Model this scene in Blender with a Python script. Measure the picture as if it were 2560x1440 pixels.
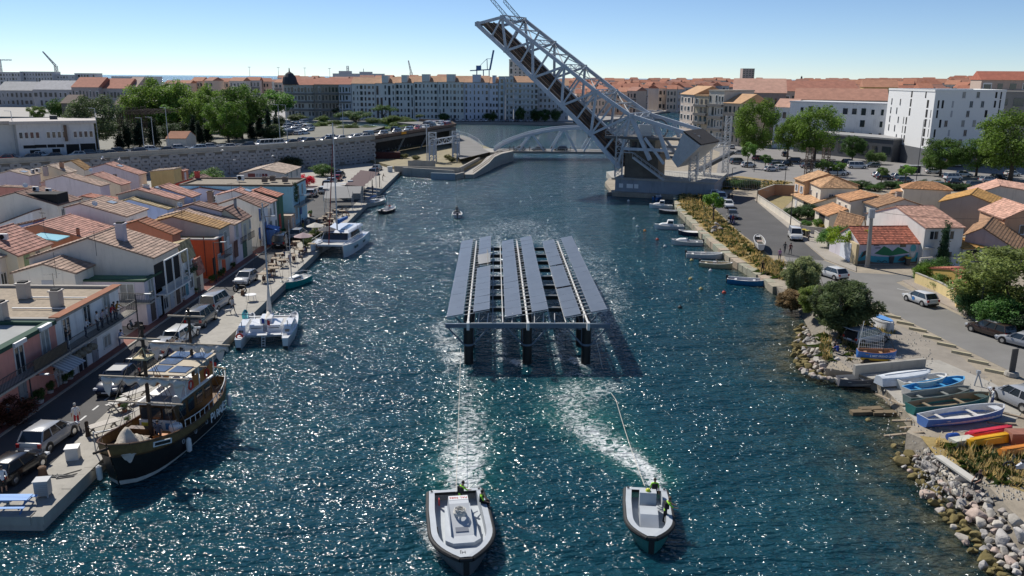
import bpy,bmesh,math,random
import numpy as np
from mathutils import Vector,Matrix
from mathutils import noise as mnoise
random.seed(7);RNG=np.random.default_rng(7)
R=math.radians
for o in list(bpy.data.objects):bpy.data.objects.remove(o)
SC=bpy.context.scene;COL=SC.collection
F=2050.0;HY=193.0;ROLL=R(.41);CZ=25.0
PITCH=math.atan((720-HY)/F)
RIGHT=Vector((1,0,0));UP=Vector((0,math.sin(PITCH),math.cos(PITCH)));FW=Vector((0,math.cos(PITCH),-math.sin(PITCH)))
cr,sr=math.cos(ROLL),math.sin(ROLL)
cam=bpy.data.cameras.new('camera');camo=bpy.data.objects.new('camera',cam);COL.objects.link(camo)
cam.sensor_width=36;cam.lens=36*F/2560;cam.clip_start=.5;cam.clip_end=60000
r2=RIGHT*cr+UP*sr;u2=UP*cr-RIGHT*sr
m=Matrix((r2,u2,-FW)).transposed().to_4x4();m.translation=(0,0,CZ)
camo.matrix_world=m;SC.camera=camo
SUN_AZ,SUN_EL=R(-36),R(45)
W=bpy.data.worlds.new('World');SC.world=W;W.use_nodes=True
nt=W.node_tree;bg=nt.nodes['Background']
sky=nt.nodes.new('ShaderNodeTexSky');sky.sky_type='NISHITA';sky.sun_disc=False
sky.sun_elevation=SUN_EL;sky.sun_rotation=SUN_AZ;sky.altitude=2200;sky.air_density=.8;sky.dust_density=.0;sky.ozone_density=6.0
tint=nt.nodes.new('ShaderNodeMix');tint.data_type='RGBA';tint.blend_type='MULTIPLY';tint.inputs[0].default_value=1;tint.inputs[7].default_value=(1.02,.955,.90,1)
nt.links.new(sky.outputs[0],tint.inputs[6]);nt.links.new(tint.outputs[2],bg.inputs[0]);bg.inputs[1].default_value=.082
sl=bpy.data.lights.new('sun','SUN');sl.energy=3.6;sl.angle=R(.53);sl.color=(1,.95,.87)
so=bpy.data.objects.new('sun',sl);COL.objects.link(so)
SD=Vector((math.sin(SUN_AZ)*math.cos(SUN_EL),math.cos(SUN_AZ)*math.cos(SUN_EL),math.sin(SUN_EL)))
so.rotation_euler=SD.to_track_quat('Z','Y').to_euler();so.location=SD*300
vs=SC.view_settings;vs.view_transform='Standard';vs.look='None';vs.exposure=.55;vs.gamma=1
SC.render.engine='CYCLES';SC.cycles.use_denoising=True;SC.cycles.max_bounces=6;SC.cycles.transparent_max_bounces=6
SC.cycles.sample_clamp_indirect=4
def ray(px,py):
 x=px-1280;y=720-py
 x,y=cr*x-sr*y,sr*x+cr*y
 return RIGHT*(x/F)+UP*(y/F)+FW
def G(px,py,z=0.):
 r=ray(px,py);return Vector((0,0,CZ))+r*((z-CZ)/r.z)
def GX(px,py,X):
 r=ray(px,py);return Vector((0,0,CZ))+r*(X/r.x)
def GY(px,py,Y):
 r=ray(px,py);return Vector((0,0,CZ))+r*(Y/r.y)
def PJ(p):
 p=Vector(p)-Vector((0,0,CZ));d=p.dot(FW);x=p.dot(RIGHT)/d*F;y=p.dot(UP)/d*F
 return 1280+cr*x+sr*y,720-(-sr*x+cr*y)
def lin(c):
 return tuple(((v/255)/12.92 if v<=10 else(((v/255)+.055)/1.055)**2.4)for v in c)
MATS={}
def mat(name,col=(.5,.5,.5),rough=.8,metal=0.,var=.18,scale=2.,bump=0.,bscale=None,oc=False,att=0.,stain=0.,spec=.5,coat=0.,trans=0.):
 if name in MATS:return MATS[name]
 m=bpy.data.materials.new(name);m.use_nodes=True;n=m.node_tree.nodes;l=m.node_tree.links
 b=n['Principled BSDF'];b.inputs['Roughness'].default_value=rough;b.inputs['Metallic'].default_value=metal
 b.inputs['Specular IOR Level'].default_value=spec;b.inputs['Coat Weight'].default_value=coat
 b.inputs['Transmission Weight'].default_value=trans
 tc=n.new('ShaderNodeTexCoord');geo=n.new('ShaderNodeNewGeometry')
 if oc:
  oi=n.new('ShaderNodeObjectInfo');src=oi.outputs['Color']
 else:
  rgb=n.new('ShaderNodeRGB');rgb.outputs[0].default_value=(*col,1);src=rgb.outputs[0]
 def mul(a,fac_socket,lo,hi):
  mr=n.new('ShaderNodeMapRange');mr.inputs[3].default_value=lo;mr.inputs[4].default_value=hi
  l.new(fac_socket,mr.inputs[0])
  mx=n.new('ShaderNodeMix');mx.data_type='RGBA';mx.blend_type='MULTIPLY';mx.inputs[0].default_value=1
  l.new(a,mx.inputs[6]);l.new(mr.outputs[0],mx.inputs[7]);return mx.outputs[2]
 if var:
  t=n.new('ShaderNodeTexNoise');t.inputs['Scale'].default_value=scale;t.inputs['Detail'].default_value=5;t.inputs['Roughness'].default_value=.65
  l.new(geo.outputs['Position'],t.inputs['Vector']);src=mul(src,t.outputs[0],1-2*var,1+2*var)
 if stain:
  mp=n.new('ShaderNodeMapping');mp.inputs['Scale'].default_value=(1.3,1.3,.18);l.new(geo.outputs['Position'],mp.inputs[0])
  t2=n.new('ShaderNodeTexNoise');t2 .inputs['Scale'].default_value=1.1;t2 .inputs['Detail'].default_value=6;t2 .inputs['Roughness'].default_value=.7
  l.new(mp.outputs[0],t2 .inputs['Vector'])
  mr=n.new('ShaderNodeMapRange');mr.inputs[1].default_value=.52;mr.inputs[2].default_value=.72;l.new(t2 .outputs[0],mr.inputs[0])
  src=mul(src,mr.outputs[0],1,1-stain)
 if att:
  a=n.new('ShaderNodeAttribute');a.attribute_name='v';src=mul(src,a.outputs['Fac'],1-att,1+att)
 l.new(src,b.inputs['Base Color'])
 if bump:
  t3=n.new('ShaderNodeTexNoise');t3 .inputs['Scale'].default_value=bscale or scale*4;t3 .inputs['Detail'].default_value=4
  l.new(geo.outputs['Position'],t3 .inputs['Vector'])
  bp=n.new('ShaderNodeBump');bp.inputs['Strength'].default_value=bump;bp.inputs['Distance'].default_value=.05
  l.new(t3 .outputs[0],bp.inputs['Height']);l.new(bp.outputs[0],b.inputs['Normal'])
 MATS[name]=m;return m
def glow(name,col,s):
 m=mat(name,col);b=m.node_tree.nodes['Principled BSDF'];b.inputs['Emission Color'].default_value=(*col,1);b.inputs['Emission Strength'].default_value=s;return m
WALL=mat('painted_render',oc=True,rough=.9,var=.07,scale=.6,stain=.2,bump=.12,bscale=14)
PLAIN=mat('plain_paint',oc=True,rough=.6,var=.05,scale=3)
GLOSS=mat('gloss_paint',oc=True,rough=.22,var=.02,spec=.5,coat=.6)
CLOTH=mat('cloth',oc=True,rough=.95,var=.12,scale=9)
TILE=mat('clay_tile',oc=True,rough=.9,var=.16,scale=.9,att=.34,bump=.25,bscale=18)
TILEF=mat('clay_tile_far',oc=True,rough=.9,var=.22,scale=.5,bump=.4,bscale=3)
GLASS=mat('window_glass',(.03,.04,.05),rough=.06,var=.0,spec=.7)
CURT=mat('window_curtain',(.30,.30,.28),rough=.5,var=.3,scale=1.2)
DARK=mat('dark_interior',(.012,.012,.013),rough=.9,var=0)
WHITE=mat('white_paint',(.72,.72,.70),rough=.5,var=.04)
CONC=mat('concrete',(.36,.34,.30),rough=.92,var=.14,scale=.7,stain=.22,bump=.2,bscale=9)
CONCD=mat('concrete_dark',(.17,.16,.145),rough=.92,var=.2,scale=.6,stain=.35,bump=.25,bscale=7)
STONE=mat('limestone',oc=True,rough=.95,var=.22,scale=1.8,bump=.7,bscale=6)
ASPH=mat('asphalt',(.085,.083,.082),rough=.95,var=.18,scale=.25,bump=.2,bscale=30)
ASPHL=mat('asphalt_worn',(.19,.185,.175),rough=.95,var=.16,scale=.22,bump=.2,bscale=30)
STEEL=mat('galvanised_steel',(.42,.44,.46),rough=.5,metal=.35,var=.1)
BSTEEL=mat('bridge_paint',(.44,.48,.53),rough=.55,var=.16,scale=.5,stain=.2)
BLACK=mat('black_paint',(.012,.012,.013),rough=.45,var=.1)
RUBBER=mat('rubber',(.02,.02,.021),rough=.75,var=.1)
CHROME=mat('bright_metal',(.6,.6,.6),rough=.25,metal=.9,var=0)
IRON=mat('dark_iron',(.04,.042,.045),rough=.55,var=.1)
WOOD=mat('weathered_wood',(.30,.24,.17),rough=.85,var=.2,scale=3,bump=.3)
WOODD=mat('dark_wood',(.05,.032,.02),rough=.8,var=.3,scale=2,bump=.3)
RED_L=mat('tail_light',(.35,.01,.012),rough=.2,var=0)
LAMP=mat('headlight',(.65,.67,.7),rough=.08,var=0)
PLATE=mat('plate_white',(.7,.7,.7),rough=.4,var=0)
class M:
 def __init__(s):s.v=[];s.f=[];s.m=[];s.a=[]
 def add(s,vs,fs,m=0):
  b=len(s.v);s.v+=[tuple(p)for p in vs]
  for f in fs:s.f.append(tuple(i+b for i in f));s.m.append(m)
  return s
 def box(s,x0,x1,y0,y1,z0,z1,m=0):
  return s.add([(x0,y0,z0),(x1,y0,z0),(x1,y1,z0),(x0,y1,z0),(x0,y0,z1),(x1,y0,z1),(x1,y1,z1),(x0,y1,z1)],[(0,3,2,1),(4,5,6,7),(0,1,5,4),(1,2,6,5),(2,3,7,6),(3,0,4,7)],m)
 def cbox(s,c,d,m=0):return s.box(c[0]-d[0]/2,c[0]+d[0]/2,c[1]-d[1]/2,c[1]+d[1]/2,c[2]-d[2]/2,c[2]+d[2]/2,m)
 def bar(s,p,q,w,h=None,m=0,up=(0,0,1)):
  p=Vector(p);q=Vector(q);d=(q-p).normalized();h=h or w;up=Vector(up)
  if abs(d.dot(up))>.98:up=Vector((0,1,0))
  sx=d.cross(up).normalized()*(w/2);sz=sx.cross(d).normalized()*(h/2)
  return s.add([e+a*sx+b*sz for e in(p,q)for a,b in((-1,-1),(1,-1),(1,1),(-1,1))],[(0,1,2,3),(7,6,5,4),(0,4,5,1),(1,5,6,2),(2,6,7,3),(3,7,4,0)],m)
 def tube(s,p,q,r0,r1=None,n=8,m=0,cap=True):
  p=Vector(p);q=Vector(q);r1=r0 if r1 is None else r1;d=(q-p).normalized()
  u=d.orthogonal().normalized();w=d.cross(u)
  vs=[e+(u*math.cos(6.28318*i/n)+w*math.sin(6.28318*i/n))*r for e,r in((p,r0),(q,r1))for i in range(n)]
  fs=[(i,(i+1)%n,n+(i+1)%n,n+i)for i in range(n)]
  if cap:fs+=[tuple(range(n-1,-1,-1)),tuple(range(n,2*n))]
  return s.add(vs,fs,m)
 def path(s,pts,r,n=5,m=0):
  for a,b in zip(pts,pts[1:]):s.tube(a,b,r,r,n,m)
  return s
 def prism(s,poly,z0,z1,m=0,top=None,bottom=False):
  n=len(poly);ar=sum(poly[i][0]*poly[(i+1)%n][1]-poly[(i+1)%n][0]*poly[i][1]for i in range(n))
  if ar<0:poly=poly[::-1]
  b=len(s.v);s.v+=[(p[0],p[1],z0)for p in poly]+[(p[0],p[1],z1)for p in poly]
  for i in range(n):s.f.append((b+i,b+(i+1)%n,b+n+(i+1)%n,b+n+i));s.m.append(m)
  s.f.append(tuple(range(b+n,b+2*n)));s.m.append(m if top is None else top)
  if bottom:s.f.append(tuple(range(b+n-1,b-1,-1)));s.m.append(m)
  return s
 def quad(s,a,b,c,d,m=0):return s.add([a,b,c,d],[(0,1,2,3)],m)
 def loft(s,rings,m=0,cap=True,closed=True):
  n=len(rings[0]);b=len(s.v)
  for r in rings:s.v+=[tuple(p)for p in r]
  for k in range(len(rings)-1):
   for i in range(n if closed else n-1):
    j=(i+1)%n;s.f.append((b+k*n+i,b+k*n+j,b+(k+1)*n+j,b+(k+1)*n+i));s.m.append(m)
  if cap:
   s.f.append(tuple(range(b+n-1,b-1,-1)));s.m.append(m)
   s.f.append(tuple(b+(len(rings)-1)*n+i for i in range(n)));s.m.append(m)
  return s
 def lathe(s,prof,n=10,m=0,c=(0,0,0)):
  return s.loft([[(c[0]+r*math.cos(6.28318*i/n),c[1]+r*math.sin(6.28318*i/n),c[2]+z)for i in range(n)]for r,z in prof],m)
 def mesh(s,name,mats,smooth=False):
  me=bpy.data.meshes.new(name);me.from_pydata(s.v,[],s.f)
  for mm in(mats if isinstance(mats,(list,tuple))else[mats]):me.materials.append(mm)
  if max(s.m,default=0):me.polygons.foreach_set('material_index',s.m)
  if smooth:me.polygons.foreach_set('use_smooth',[True]*len(s.f))
  if s.a:
   at=me.attributes.new('v','FLOAT','FACE');at.data.foreach_set('value',s.a)
  me.update();return me
 def build(s,name,mats,parent=None,smooth=False,col=None,loc=None,rz=None,**kw):
  return obj(name,s.mesh(name,mats,smooth),parent,col,loc,rz,**kw)
def obj(name,me,parent=None,col=None,loc=None,rz=None,label=None,cat=None,group=None,kind=None,scale=None):
 o=bpy.data.objects.new(name,me);COL.objects.link(o)
 if parent is not None:o.parent=parent
 if col is not None:o.color=(*col[:3],1)
 if loc is not None:o.location=loc
 if rz is not None:o.rotation_euler=(0,0,rz)if not isinstance(rz,(tuple,list))else rz
 if scale is not None:o.scale=scale if isinstance(scale,(tuple,list))else(scale,)*3
 return tag(o,label,cat,group,kind)
def tag(o,label=None,cat=None,group=None,kind=None):
 if label:o['label']=label
 if cat:o['category']=cat
 if group:o['group']=group
 if kind:o['kind']=kind
 return o
def thing(name,label,cat,loc=(0,0,0),rz=0,group=None,scale=None):return obj(name,None,None,None,loc,rz,label,cat,group,scale=scale)
def copy_tree(o,parent=None):
 c=o.copy();COL.objects.link(c);c.parent=parent
 for ch in list(o.children):copy_tree(ch,c)
 return c
def smooth_shade(o,ang=40):
 me=o.data;me.polygons.foreach_set('use_smooth',[True]*len(me.polygons));me.set_sharp_from_angle(angle=R(ang));return o
def struct(name,mm,mats,col=None):return mm.build(name,mats,kind='structure',col=col)
QX=lambda y:-26.35-(y-41.4)*.0185
QZ=.85;RZ=.9
def smooth(a,b,x):t=np.clip((x-a)/(b-a),0,1);return t*t*(3-2*t)
SHORE_PX=[(2620,1560),(2500,1440),(2440,1370),(2375,1290),(2310,1205),(2262,1150),(2262,1110),(2285,1085),(2225,1015),(2190,978),(2130,955),(2062,945),(2010,922),(1992,880),(1997,815),(1975,770),(1940,735),(1885,696),(1830,661),(1760,600),(1692,527),(1688,500)]
SHORE=[G(x,y,0)for x,y in SHORE_PX]
def make_water():
 xs=np.unique(np.concatenate([-np.geomspace(40,40000,26)[::-1],np.linspace(-40,60,250),np.geomspace(60,40000,24)]))
 ys=np.unique(np.concatenate([[-400,0,20],np.linspace(24,150,260),np.geomspace(150,45000,40)]))
 X,Y=np.meshgrid(xs,ys);nx,ny=len(xs),len(ys)
 foam=np.zeros_like(X);churn=np.zeros_like(X)
 def blob(pts,dst):
  P=[(*G(p[0],p[1],0)[:2],p[2],p[3])for p in pts]
  for(x0,y0,r0,i0),(x1,y1,r1,i1)in zip(P,P[1:]):
   dx,dy=x1-x0,y1-y0;t=np.clip(((X-x0)*dx+(Y-y0)*dy)/(dx*dx+dy*dy+1e-9),0,1)
   d=np.hypot(X-x0-t*dx,Y-y0-t*dy);r=r0+t*(r1-r0);i=i0+t*(i1-i0)
   np.maximum(dst,i*np.exp(-(d/r)**2*1.2),out=dst)
 blob([(1160,1222,1.3,1.0),(1160,1170,2.0,.95),(1165,1100,2.3,.72),(1170,1040,2.3,.60),(1170,980,2.2,.5),(1160,900,2.0,.42)],foam)
 blob([(1640,1212,.8,1.),(1620,1180,1.1,.95),(1570,1140,1.4,.92),(1500,1100,2.0,.8),(1440,1050,2.6,.62),(1420,985,2.8,.58),(1450,930,2.6,.5)],foam)
 blob([(1455,1000,2.6,.6),(1520,960,2.2,.55),(1545,985,1.2,.5)],foam)
 for a in((1140,900),(1150,885),(1296,905),(1443,900),(1450,905)):blob([(a[0]-8,a[1]-2,.9,.9),(a[0]+8,a[1]+6,.9,.8)],foam)
 blob([(1120,870,2.0,.62),(1110,810,2.4,.55),(1130,930,1.5,.5)],foam)
 blob([(1255,900,1.0,.6),(1250,830,1.1,.62),(1240,790,1.2,.55)],foam)
 blob([(1400,900,1.1,.55),(1395,840,1.1,.6),(1440,800,1.5,.5)],foam)
 blob([(1245,590,1.6,.55),(1245,740,1.4,.55)],foam);blob([(1380,600,1.6,.5),(1400,760,1.5,.5)],foam)
 blob([(1120,600,9,.44),(1290,560,12,.46),(1460,640,8,.42),(1520,760,5,.46),(1500,850,3,.45)],foam)
 blob([(1060,1330,.5,.6),(1085,1365,.45,.95),(1110,1392,.4,.9)],foam);blob([(1045,1300,.6,.5),(1075,1345,.5,.8)],foam)
 blob([(1575,1330,.35,.9),(1600,1352,.3,.85)],foam)
 blob([(1210,1290,.5,.35),(1225,1340,.4,.3)],foam)
 blob([(1150,1205,2.5,1),(1170,1080,3,.6),(1175,960,3,.3)],churn);blob([(1640,1200,1.5,1),(1560,1130,2.4,1),(1440,1040,3.4,.9),(1440,960,3.2,.6)],churn)
 shal=np.zeros_like(X)
 SP=[(p.x,p.y)for p in SHORE]
 for k,((x0,y0),(x1,y1))in enumerate(zip(SP,SP[1:])):
  w=4.5 if k<14 else 1.2
  dx,dy=x1-x0,y1-y0;t=np.clip(((X-x0)*dx+(Y-y0)*dy)/(dx*dx+dy*dy),0,1)
  d=np.hypot(X-x0-t*dx,Y-y0-t*dy);np.maximum(shal,np.exp(-(d/w)**1.5),out=shal)
 mm=bpy.data.meshes.new('water')
 v=np.stack([X,Y,np.zeros_like(X)],-1).reshape(-1,3)
 i=np.arange((ny-1)*(nx-1));r,c=i//(nx-1),i%(nx-1);b=r*nx+c
 f=np.stack([b,b+1,b+nx+1,b+nx],-1)
 mm.from_pydata(v.tolist(),[],f.tolist())
 for nme,arr in(('foam',foam),('churn',churn),('shallow',shal)):
  at=mm.attributes.new(nme,'FLOAT','POINT');at.data.foreach_set('value',arr.reshape(-1).astype(np.float32))
 mt=bpy.data.materials.new('sea_water');mt.use_nodes=True;n=mt.node_tree.nodes;l=mt.node_tree.links;bs=n['Principled BSDF']
 geo=n.new('ShaderNodeNewGeometry')
 def noise(scale,detail=3,rough=.55,stretch=(1,1,1),rot=0,dist=0.):
  mp=n.new('ShaderNodeMapping');mp.inputs['Scale'].default_value=stretch;mp.inputs['Rotation'].default_value=(0,0,rot);l.new(geo.outputs['Position'],mp.inputs[0])
  t=n.new('ShaderNodeTexNoise');t.inputs['Scale'].default_value=scale;t.inputs['Detail'].default_value=detail;t.inputs['Roughness'].default_value=rough;t.inputs['Distortion'].default_value=dist
  l.new(mp.outputs[0],t.inputs['Vector']);return t.outputs[0]
 def math_(op,a,b=None):
  k=n.new('ShaderNodeMath');k.operation=op
  for q,s in enumerate((a,b)):
   if s is None:continue
   if isinstance(s,(int,float)):k.inputs[q].default_value=s
   else:l.new(s,k.inputs[q])
  return k.outputs[0]
 def rng(s,a,b,c=0,d=1):
  k=n.new('ShaderNodeMapRange');k.interpolation_type='SMOOTHSTEP';l.new(s,k.inputs[0])
  for q,vv in enumerate((a,b,c,d)):k.inputs[q+1].default_value=vv
  return k.outputs[0]
 def mix(f,a,b):
  k=n.new('ShaderNodeMix');k.data_type='RGBA'
  if isinstance(f,float):k.inputs[0].default_value=f
  else:l.new(f,k.inputs[0])
  for q,s in((6,a),(7,b)):
   if isinstance(s,tuple):k.inputs[q].default_value=(*s,1)
   else:l.new(s,k.inputs[q])
  return k.outputs[2]
 def attr(nm):
  a=n.new('ShaderNodeAttribute');a.attribute_name=nm;return a.outputs['Fac']
 fo,ch,sh=attr('foam'),attr('churn'),attr('shallow')
 w1=noise(.16,1,.5,(1,1.8,1),.35);w2=noise(.62,1.5,.5,(1,2.0,1),-.2,.3);w3=noise(2.2,1.2,.5,(1,1.7,1),.15,.4)
 hgt=math_('ADD',math_('ADD',math_('MULTIPLY',w1,1.1),math_('MULTIPLY',w2,.62)),math_('MULTIPLY',w3,.34))
 bp=n.new('ShaderNodeBump');bp.inputs['Strength'].default_value=1;bp.inputs['Distance'].default_value=1.05;l.new(hgt,bp.inputs['Height']);l.new(bp.outputs[0],bs.inputs['Normal'])
 f1=noise(1.1,7,.66,(1,1.2,1),0,1.8);f2=noise(.55,3,.6,(1,1,1),.5,1.4)
 def ridge(s,k):return math_('SUBTRACT',1,math_('MULTIPLY',math_('ABSOLUTE',math_('SUBTRACT',s,.5)),k))
 f3=noise(4.2,4,.6,(1,1.4,1),.4,.8)
 fv=math_('ADD',math_('ADD',math_('MULTIPLY',ridge(f1,5.5),.52),math_('MULTIPLY',ridge(f2,4.5),.30)),math_('MULTIPLY',f3,.36))
 fv=math_('ADD',fv,math_('MULTIPLY',fo,.62))
 fac=math_('MULTIPLY',rng(fv,1.03,1.46),rng(fo,.05,.40))
 big=noise(.05,3,.5)
 base=mix(rng(big,.35,.65),(.006,.046,.068),(.009,.060,.082))
 base=mix(math_('MULTIPLY',ch,.8),base,(.014,.115,.095))
 bott=mix(rng(noise(.5,5,.7),.4,.62),(.011,.022,.018),(.10,.092,.05))
 base=mix(math_('MULTIPLY',sh,.92),base,bott)
 base=mix(fac,base,(.70,.73,.73));l.new(base,bs.inputs['Base Color'])
 l.new(rng(fac,0,1,.13,.7),bs.inputs['Roughness']);bs.subsurface_method='BURLEY';bs.inputs['Subsurface Weight'].default_value=.5;bs.inputs['Subsurface Radius'].default_value=(1,1,1);bs.inputs['Subsurface Scale'].default_value=2.2;bs.inputs['IOR'].default_value=1.333;bs.inputs['Specular IOR Level'].default_value=.5
 mm.materials.append(mt)
 return obj('water',mm,kind='structure')
make_water()
def land():
 left=[(QX(41.4),41.4),(QX(215),215.5),(-26.5,213),(-16.5,207),(-12.5,209),(-2.0,250),(-3,262),(-8,285),(-14,300),(-30,318),(-90,335),(-300,360),(-900,380),(-900,41.4)]
 struct('quay_ground',M().prism(left,-2.5,QZ),[CONC])
 inl=[]
 for k,p in enumerate(SHORE):
  a,b=SHORE[max(0,k-1)],SHORE[min(len(SHORE)-1,k+1)];d=Vector((b.x-a.x,b.y-a.y,0)).normalized();w=3.0 if k<=5 else 2.4 if 12<=k<=15 else.0
  inl.append(p+Vector((d.y,-d.x,0))*w)
 bed=M()
 for k in range(len(SHORE)-1):s0,s1,i0,i1=SHORE[k],SHORE[k+1],inl[k],inl[k+1];bed.quad(s0-Vector((0,0,.5)),s1-Vector((0,0,.5)),(i1 .x,i1 .y,RZ+.02),(i0 .x,i0 .y,RZ+.02))if(i0-s0).length>.1 or(i1-s1).length>.1 else None
 struct('riprap_bed',bed,[mat('rubble_bed',(.16,.14,.11),var=.35,scale=2.5,bump=1.,bscale=5)])
 right=[(p.x+.0,p.y)for p in inl[1:]]+[(21.8,178.5),(22,196),(33,240),(60,330),(92,430),(150,560),(260,800),(420,1200),(1200,1600),(1200,20),(SHORE[1].x+6,20)]
 struct('right_bank_ground',M().prism(right,-2.5,RZ),[mat('dusty_ground',(.31,.265,.20),var=.28,scale=.5,stain=.2,bump=.5,bscale=9)])
 far=[(-900,500),(-170,470),(-95,452),(34,452),(62,500),(120,640),(190,860),(330,1250),(900,1700),(500,2300),(-1500,2300),(-1500,500)]
 struct('far_bank_ground',M().prism(far,-2,1.3),[mat('town_ground',(.27,.255,.235),var=.15,scale=.05)])
land()
def wp(o,p):
 """parent o (built in world coordinates) to the empty p"""
 o.parent=p;o.matrix_parent_inverse=Matrix.Translation(-p.location)if p.parent is None else Matrix.Translation(-Vector(p.get('wl',(0,0,0))));return o
def tiles(m,a,b,c,d,course=.42,colw=.28,h=.055):
 """stepped, rippled tile courses on a slope; a-b the eave, d-c the ridge"""
 a,b,c,d=map(Vector,(a,b,c,d));n=(b-a).cross(d-a).normalized()
 if n.z<0:n=-n
 L=((d-a).length+(c-b).length)/2;Wd=max((b-a).length,(c-d).length)
 nc=max(2,int(L/course));nw=max(2,int(Wd/colw))
 for i in range(nc):
  t0,t1=i/nc,(i+1)/nc;base=len(m.v)
  for j in range(nw+1):
   s=j/nw;e=a.lerp(b,s);r=d.lerp(c,s);rip=(.028 if j%2 else 0)+random.random()*.008
   p0=e.lerp(r,t0)+n*(h+rip);p1=e.lerp(r,t1)+n*(.012+rip);pb=e.lerp(r,t0)+n*.0
   m.v+=[tuple(pb),tuple(p0),tuple(p1)]
  for j in range(nw):
   k=base+j*3;rv=random.random()
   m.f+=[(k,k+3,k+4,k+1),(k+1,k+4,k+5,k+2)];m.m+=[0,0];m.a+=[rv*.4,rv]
def _wm():
 d={}
 f=M();t=.07
 for x0,x1,z0,z1 in((-.5,-.5+t,-.5,.5),(.5-t,.5,-.5,.5),(-.5+t,.5-t,.5-t*.8,.5),(-.5+t,.5-t,-.5,-.5+t*.8),(-.03,.03,-.5+t*.8,.5-t*.8)):f.box(x0,x1,-.07,.0,z0,z1)
 f.box(-.56,.56,-.13,0,-.55,-.5)
 d['cas']=f.mesh('window',PLAIN)
 d['pane']=M().quad((-.45,-.02,-.46),(.45,-.02,-.46),(.45,-.02,.46),(-.45,-.02,.46)).mesh('pane',GLASS)
 d['curtain']=M().quad((-.45,-.02,-.46),(.45,-.02,-.46),(.45,-.02,.46),(-.45,-.02,.46)).mesh('pane',CURT)
 d['board']=M().box(-.5,.5,-.05,0,-.5,.5).mesh('shutter_board',PLAIN)
 s=M()
 for sx in(-1,1):
  s.box(sx*.52 if sx>0 else-1.0,1.0 if sx>0 else-.52,-.06,0,-.5,.5)
  for k in range(9):s.box((.55 if sx>0 else-.97),(.97 if sx>0 else-.55),-.075,-.06,-.46+k*.105,-.40+k*.105)
 d['shut']=s.mesh('shutters',PLAIN)
 dd=M().box(-.5,.5,-.05,0,-.5,.5)
 for x in(-.26,.26):
  for z in(-.22,.22):dd.box(x-.17,x+.17,-.07,-.05,z-.17,z+.17)
 d['door']=dd.mesh('door',PLAIN);d['knob']=M().box(.36,.42,-.11,-.05,-.03,.03).mesh('handle',CHROME)
 d['hole']=M().quad((-.5,-.015,-.5),(.5,-.015,-.5),(.5,-.015,.5),(-.5,-.015,.5)).mesh('opening',DARK)
 d['far']=M().box(-.5,.5,-.10,0,-.5,.5).mesh('window',[GLASS])
 ff=M()
 for x0,x1,z0,z1 in((-.56,-.46,-.53,.53),(.46,.56,-.53,.53),(-.46,.46,.44,.53),(-.46,.46,-.53,-.47)):ff.box(x0,x1,-.12,0,z0,z1,1)
 ff.quad((-.46,-.03,-.47),(.46,-.03,-.47),(.46,-.03,.44),(-.46,-.03,.44),0)
 d['farw']=ff.mesh('window',[GLASS,WHITE])
 return d
WM=_wm()
def win(parent,p,ang,w,h,kind='cas',fc=(.62,.62,.60),sc=(.3,.3,.3),curtain=False):
 """ang: direction the window faces, radians from -Y counter-clockwise"""
 names={'cas':'window','door':'door','hole':'opening','board':'shutter','far':'window','farw':'window'}
 k='cas' if kind=='shut' else kind
 o=obj(names[k],WM[k],None,fc if k!='door' and k!='board' else sc,p,ang,scale=(w,1,h));wp(o,parent)
 if k=='cas':
  obj('pane',WM['curtain' if curtain else 'pane'],o)
  if kind=='shut':obj('shutter',WM['shut'],o,sc)
 if k=='door':obj('handle',WM['knob'],o)
 return o
A_XP,A_YM,A_XM=math.pi/2,0.,-math.pi/2
CHM=M().box(-.5,.5,-.5,.5,0,.86);CHM.box(-.62,.62,-.62,.62,.86,.93,1);CHM.box(-.4,.4,-.4,.4,.93,1.0,2);CHM=CHM.mesh('chimney',[PLAIN,PLAIN,DARK])
ACM=M().box(-.42,.42,-.16,.16,.06,.66);ACM.lathe([(.24,0),(.24,.02)],12,1,(0,0,0));ACM.v[8:]=[(x-.08,-.17-z,y+.36)for x,y,z in ACM.v[8:]];ACM.box(-.36,-.28,-.16,.16,0,.06);ACM.box(.28,.36,-.16,.16,0,.06);ACM=ACM.mesh('air_conditioner',[WHITE,DARK])
def _ant():
 a=M().tube((0,0,-.6),(0,0,1.9),.025,.02,5);a.tube((-.7,0,1.8),(.6,0,1.8),.015,.015,4)
 for k in range(6):a.tube((-.6+k*.2,-.28,1.8),(-.6+k*.2,.28,1.8),.01,.01,4)
 return a.mesh('antenna',IRON)
ANT=_ant()
SKL=M().box(-.5,.5,-.7,.7,.02,.12);SKL.quad((-.42,-.62,.125),(.42,-.62,.125),(.42,.62,.125),(-.42,.62,.125),1);SKL=SKL.mesh('skylight',[IRON,mat('skylight_glass',(.35,.40,.44),rough=.1,var=0)])
DISH=M().lathe([(.02,0),(.2,.04),(.36,.14),(.34,.15),(.18,.06),(.01,.03)],12);DISH.tube((0,0,0),(0,0,-.9),.03,.03,5);DISH=DISH.mesh('satellite_dish',WHITE)
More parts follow.
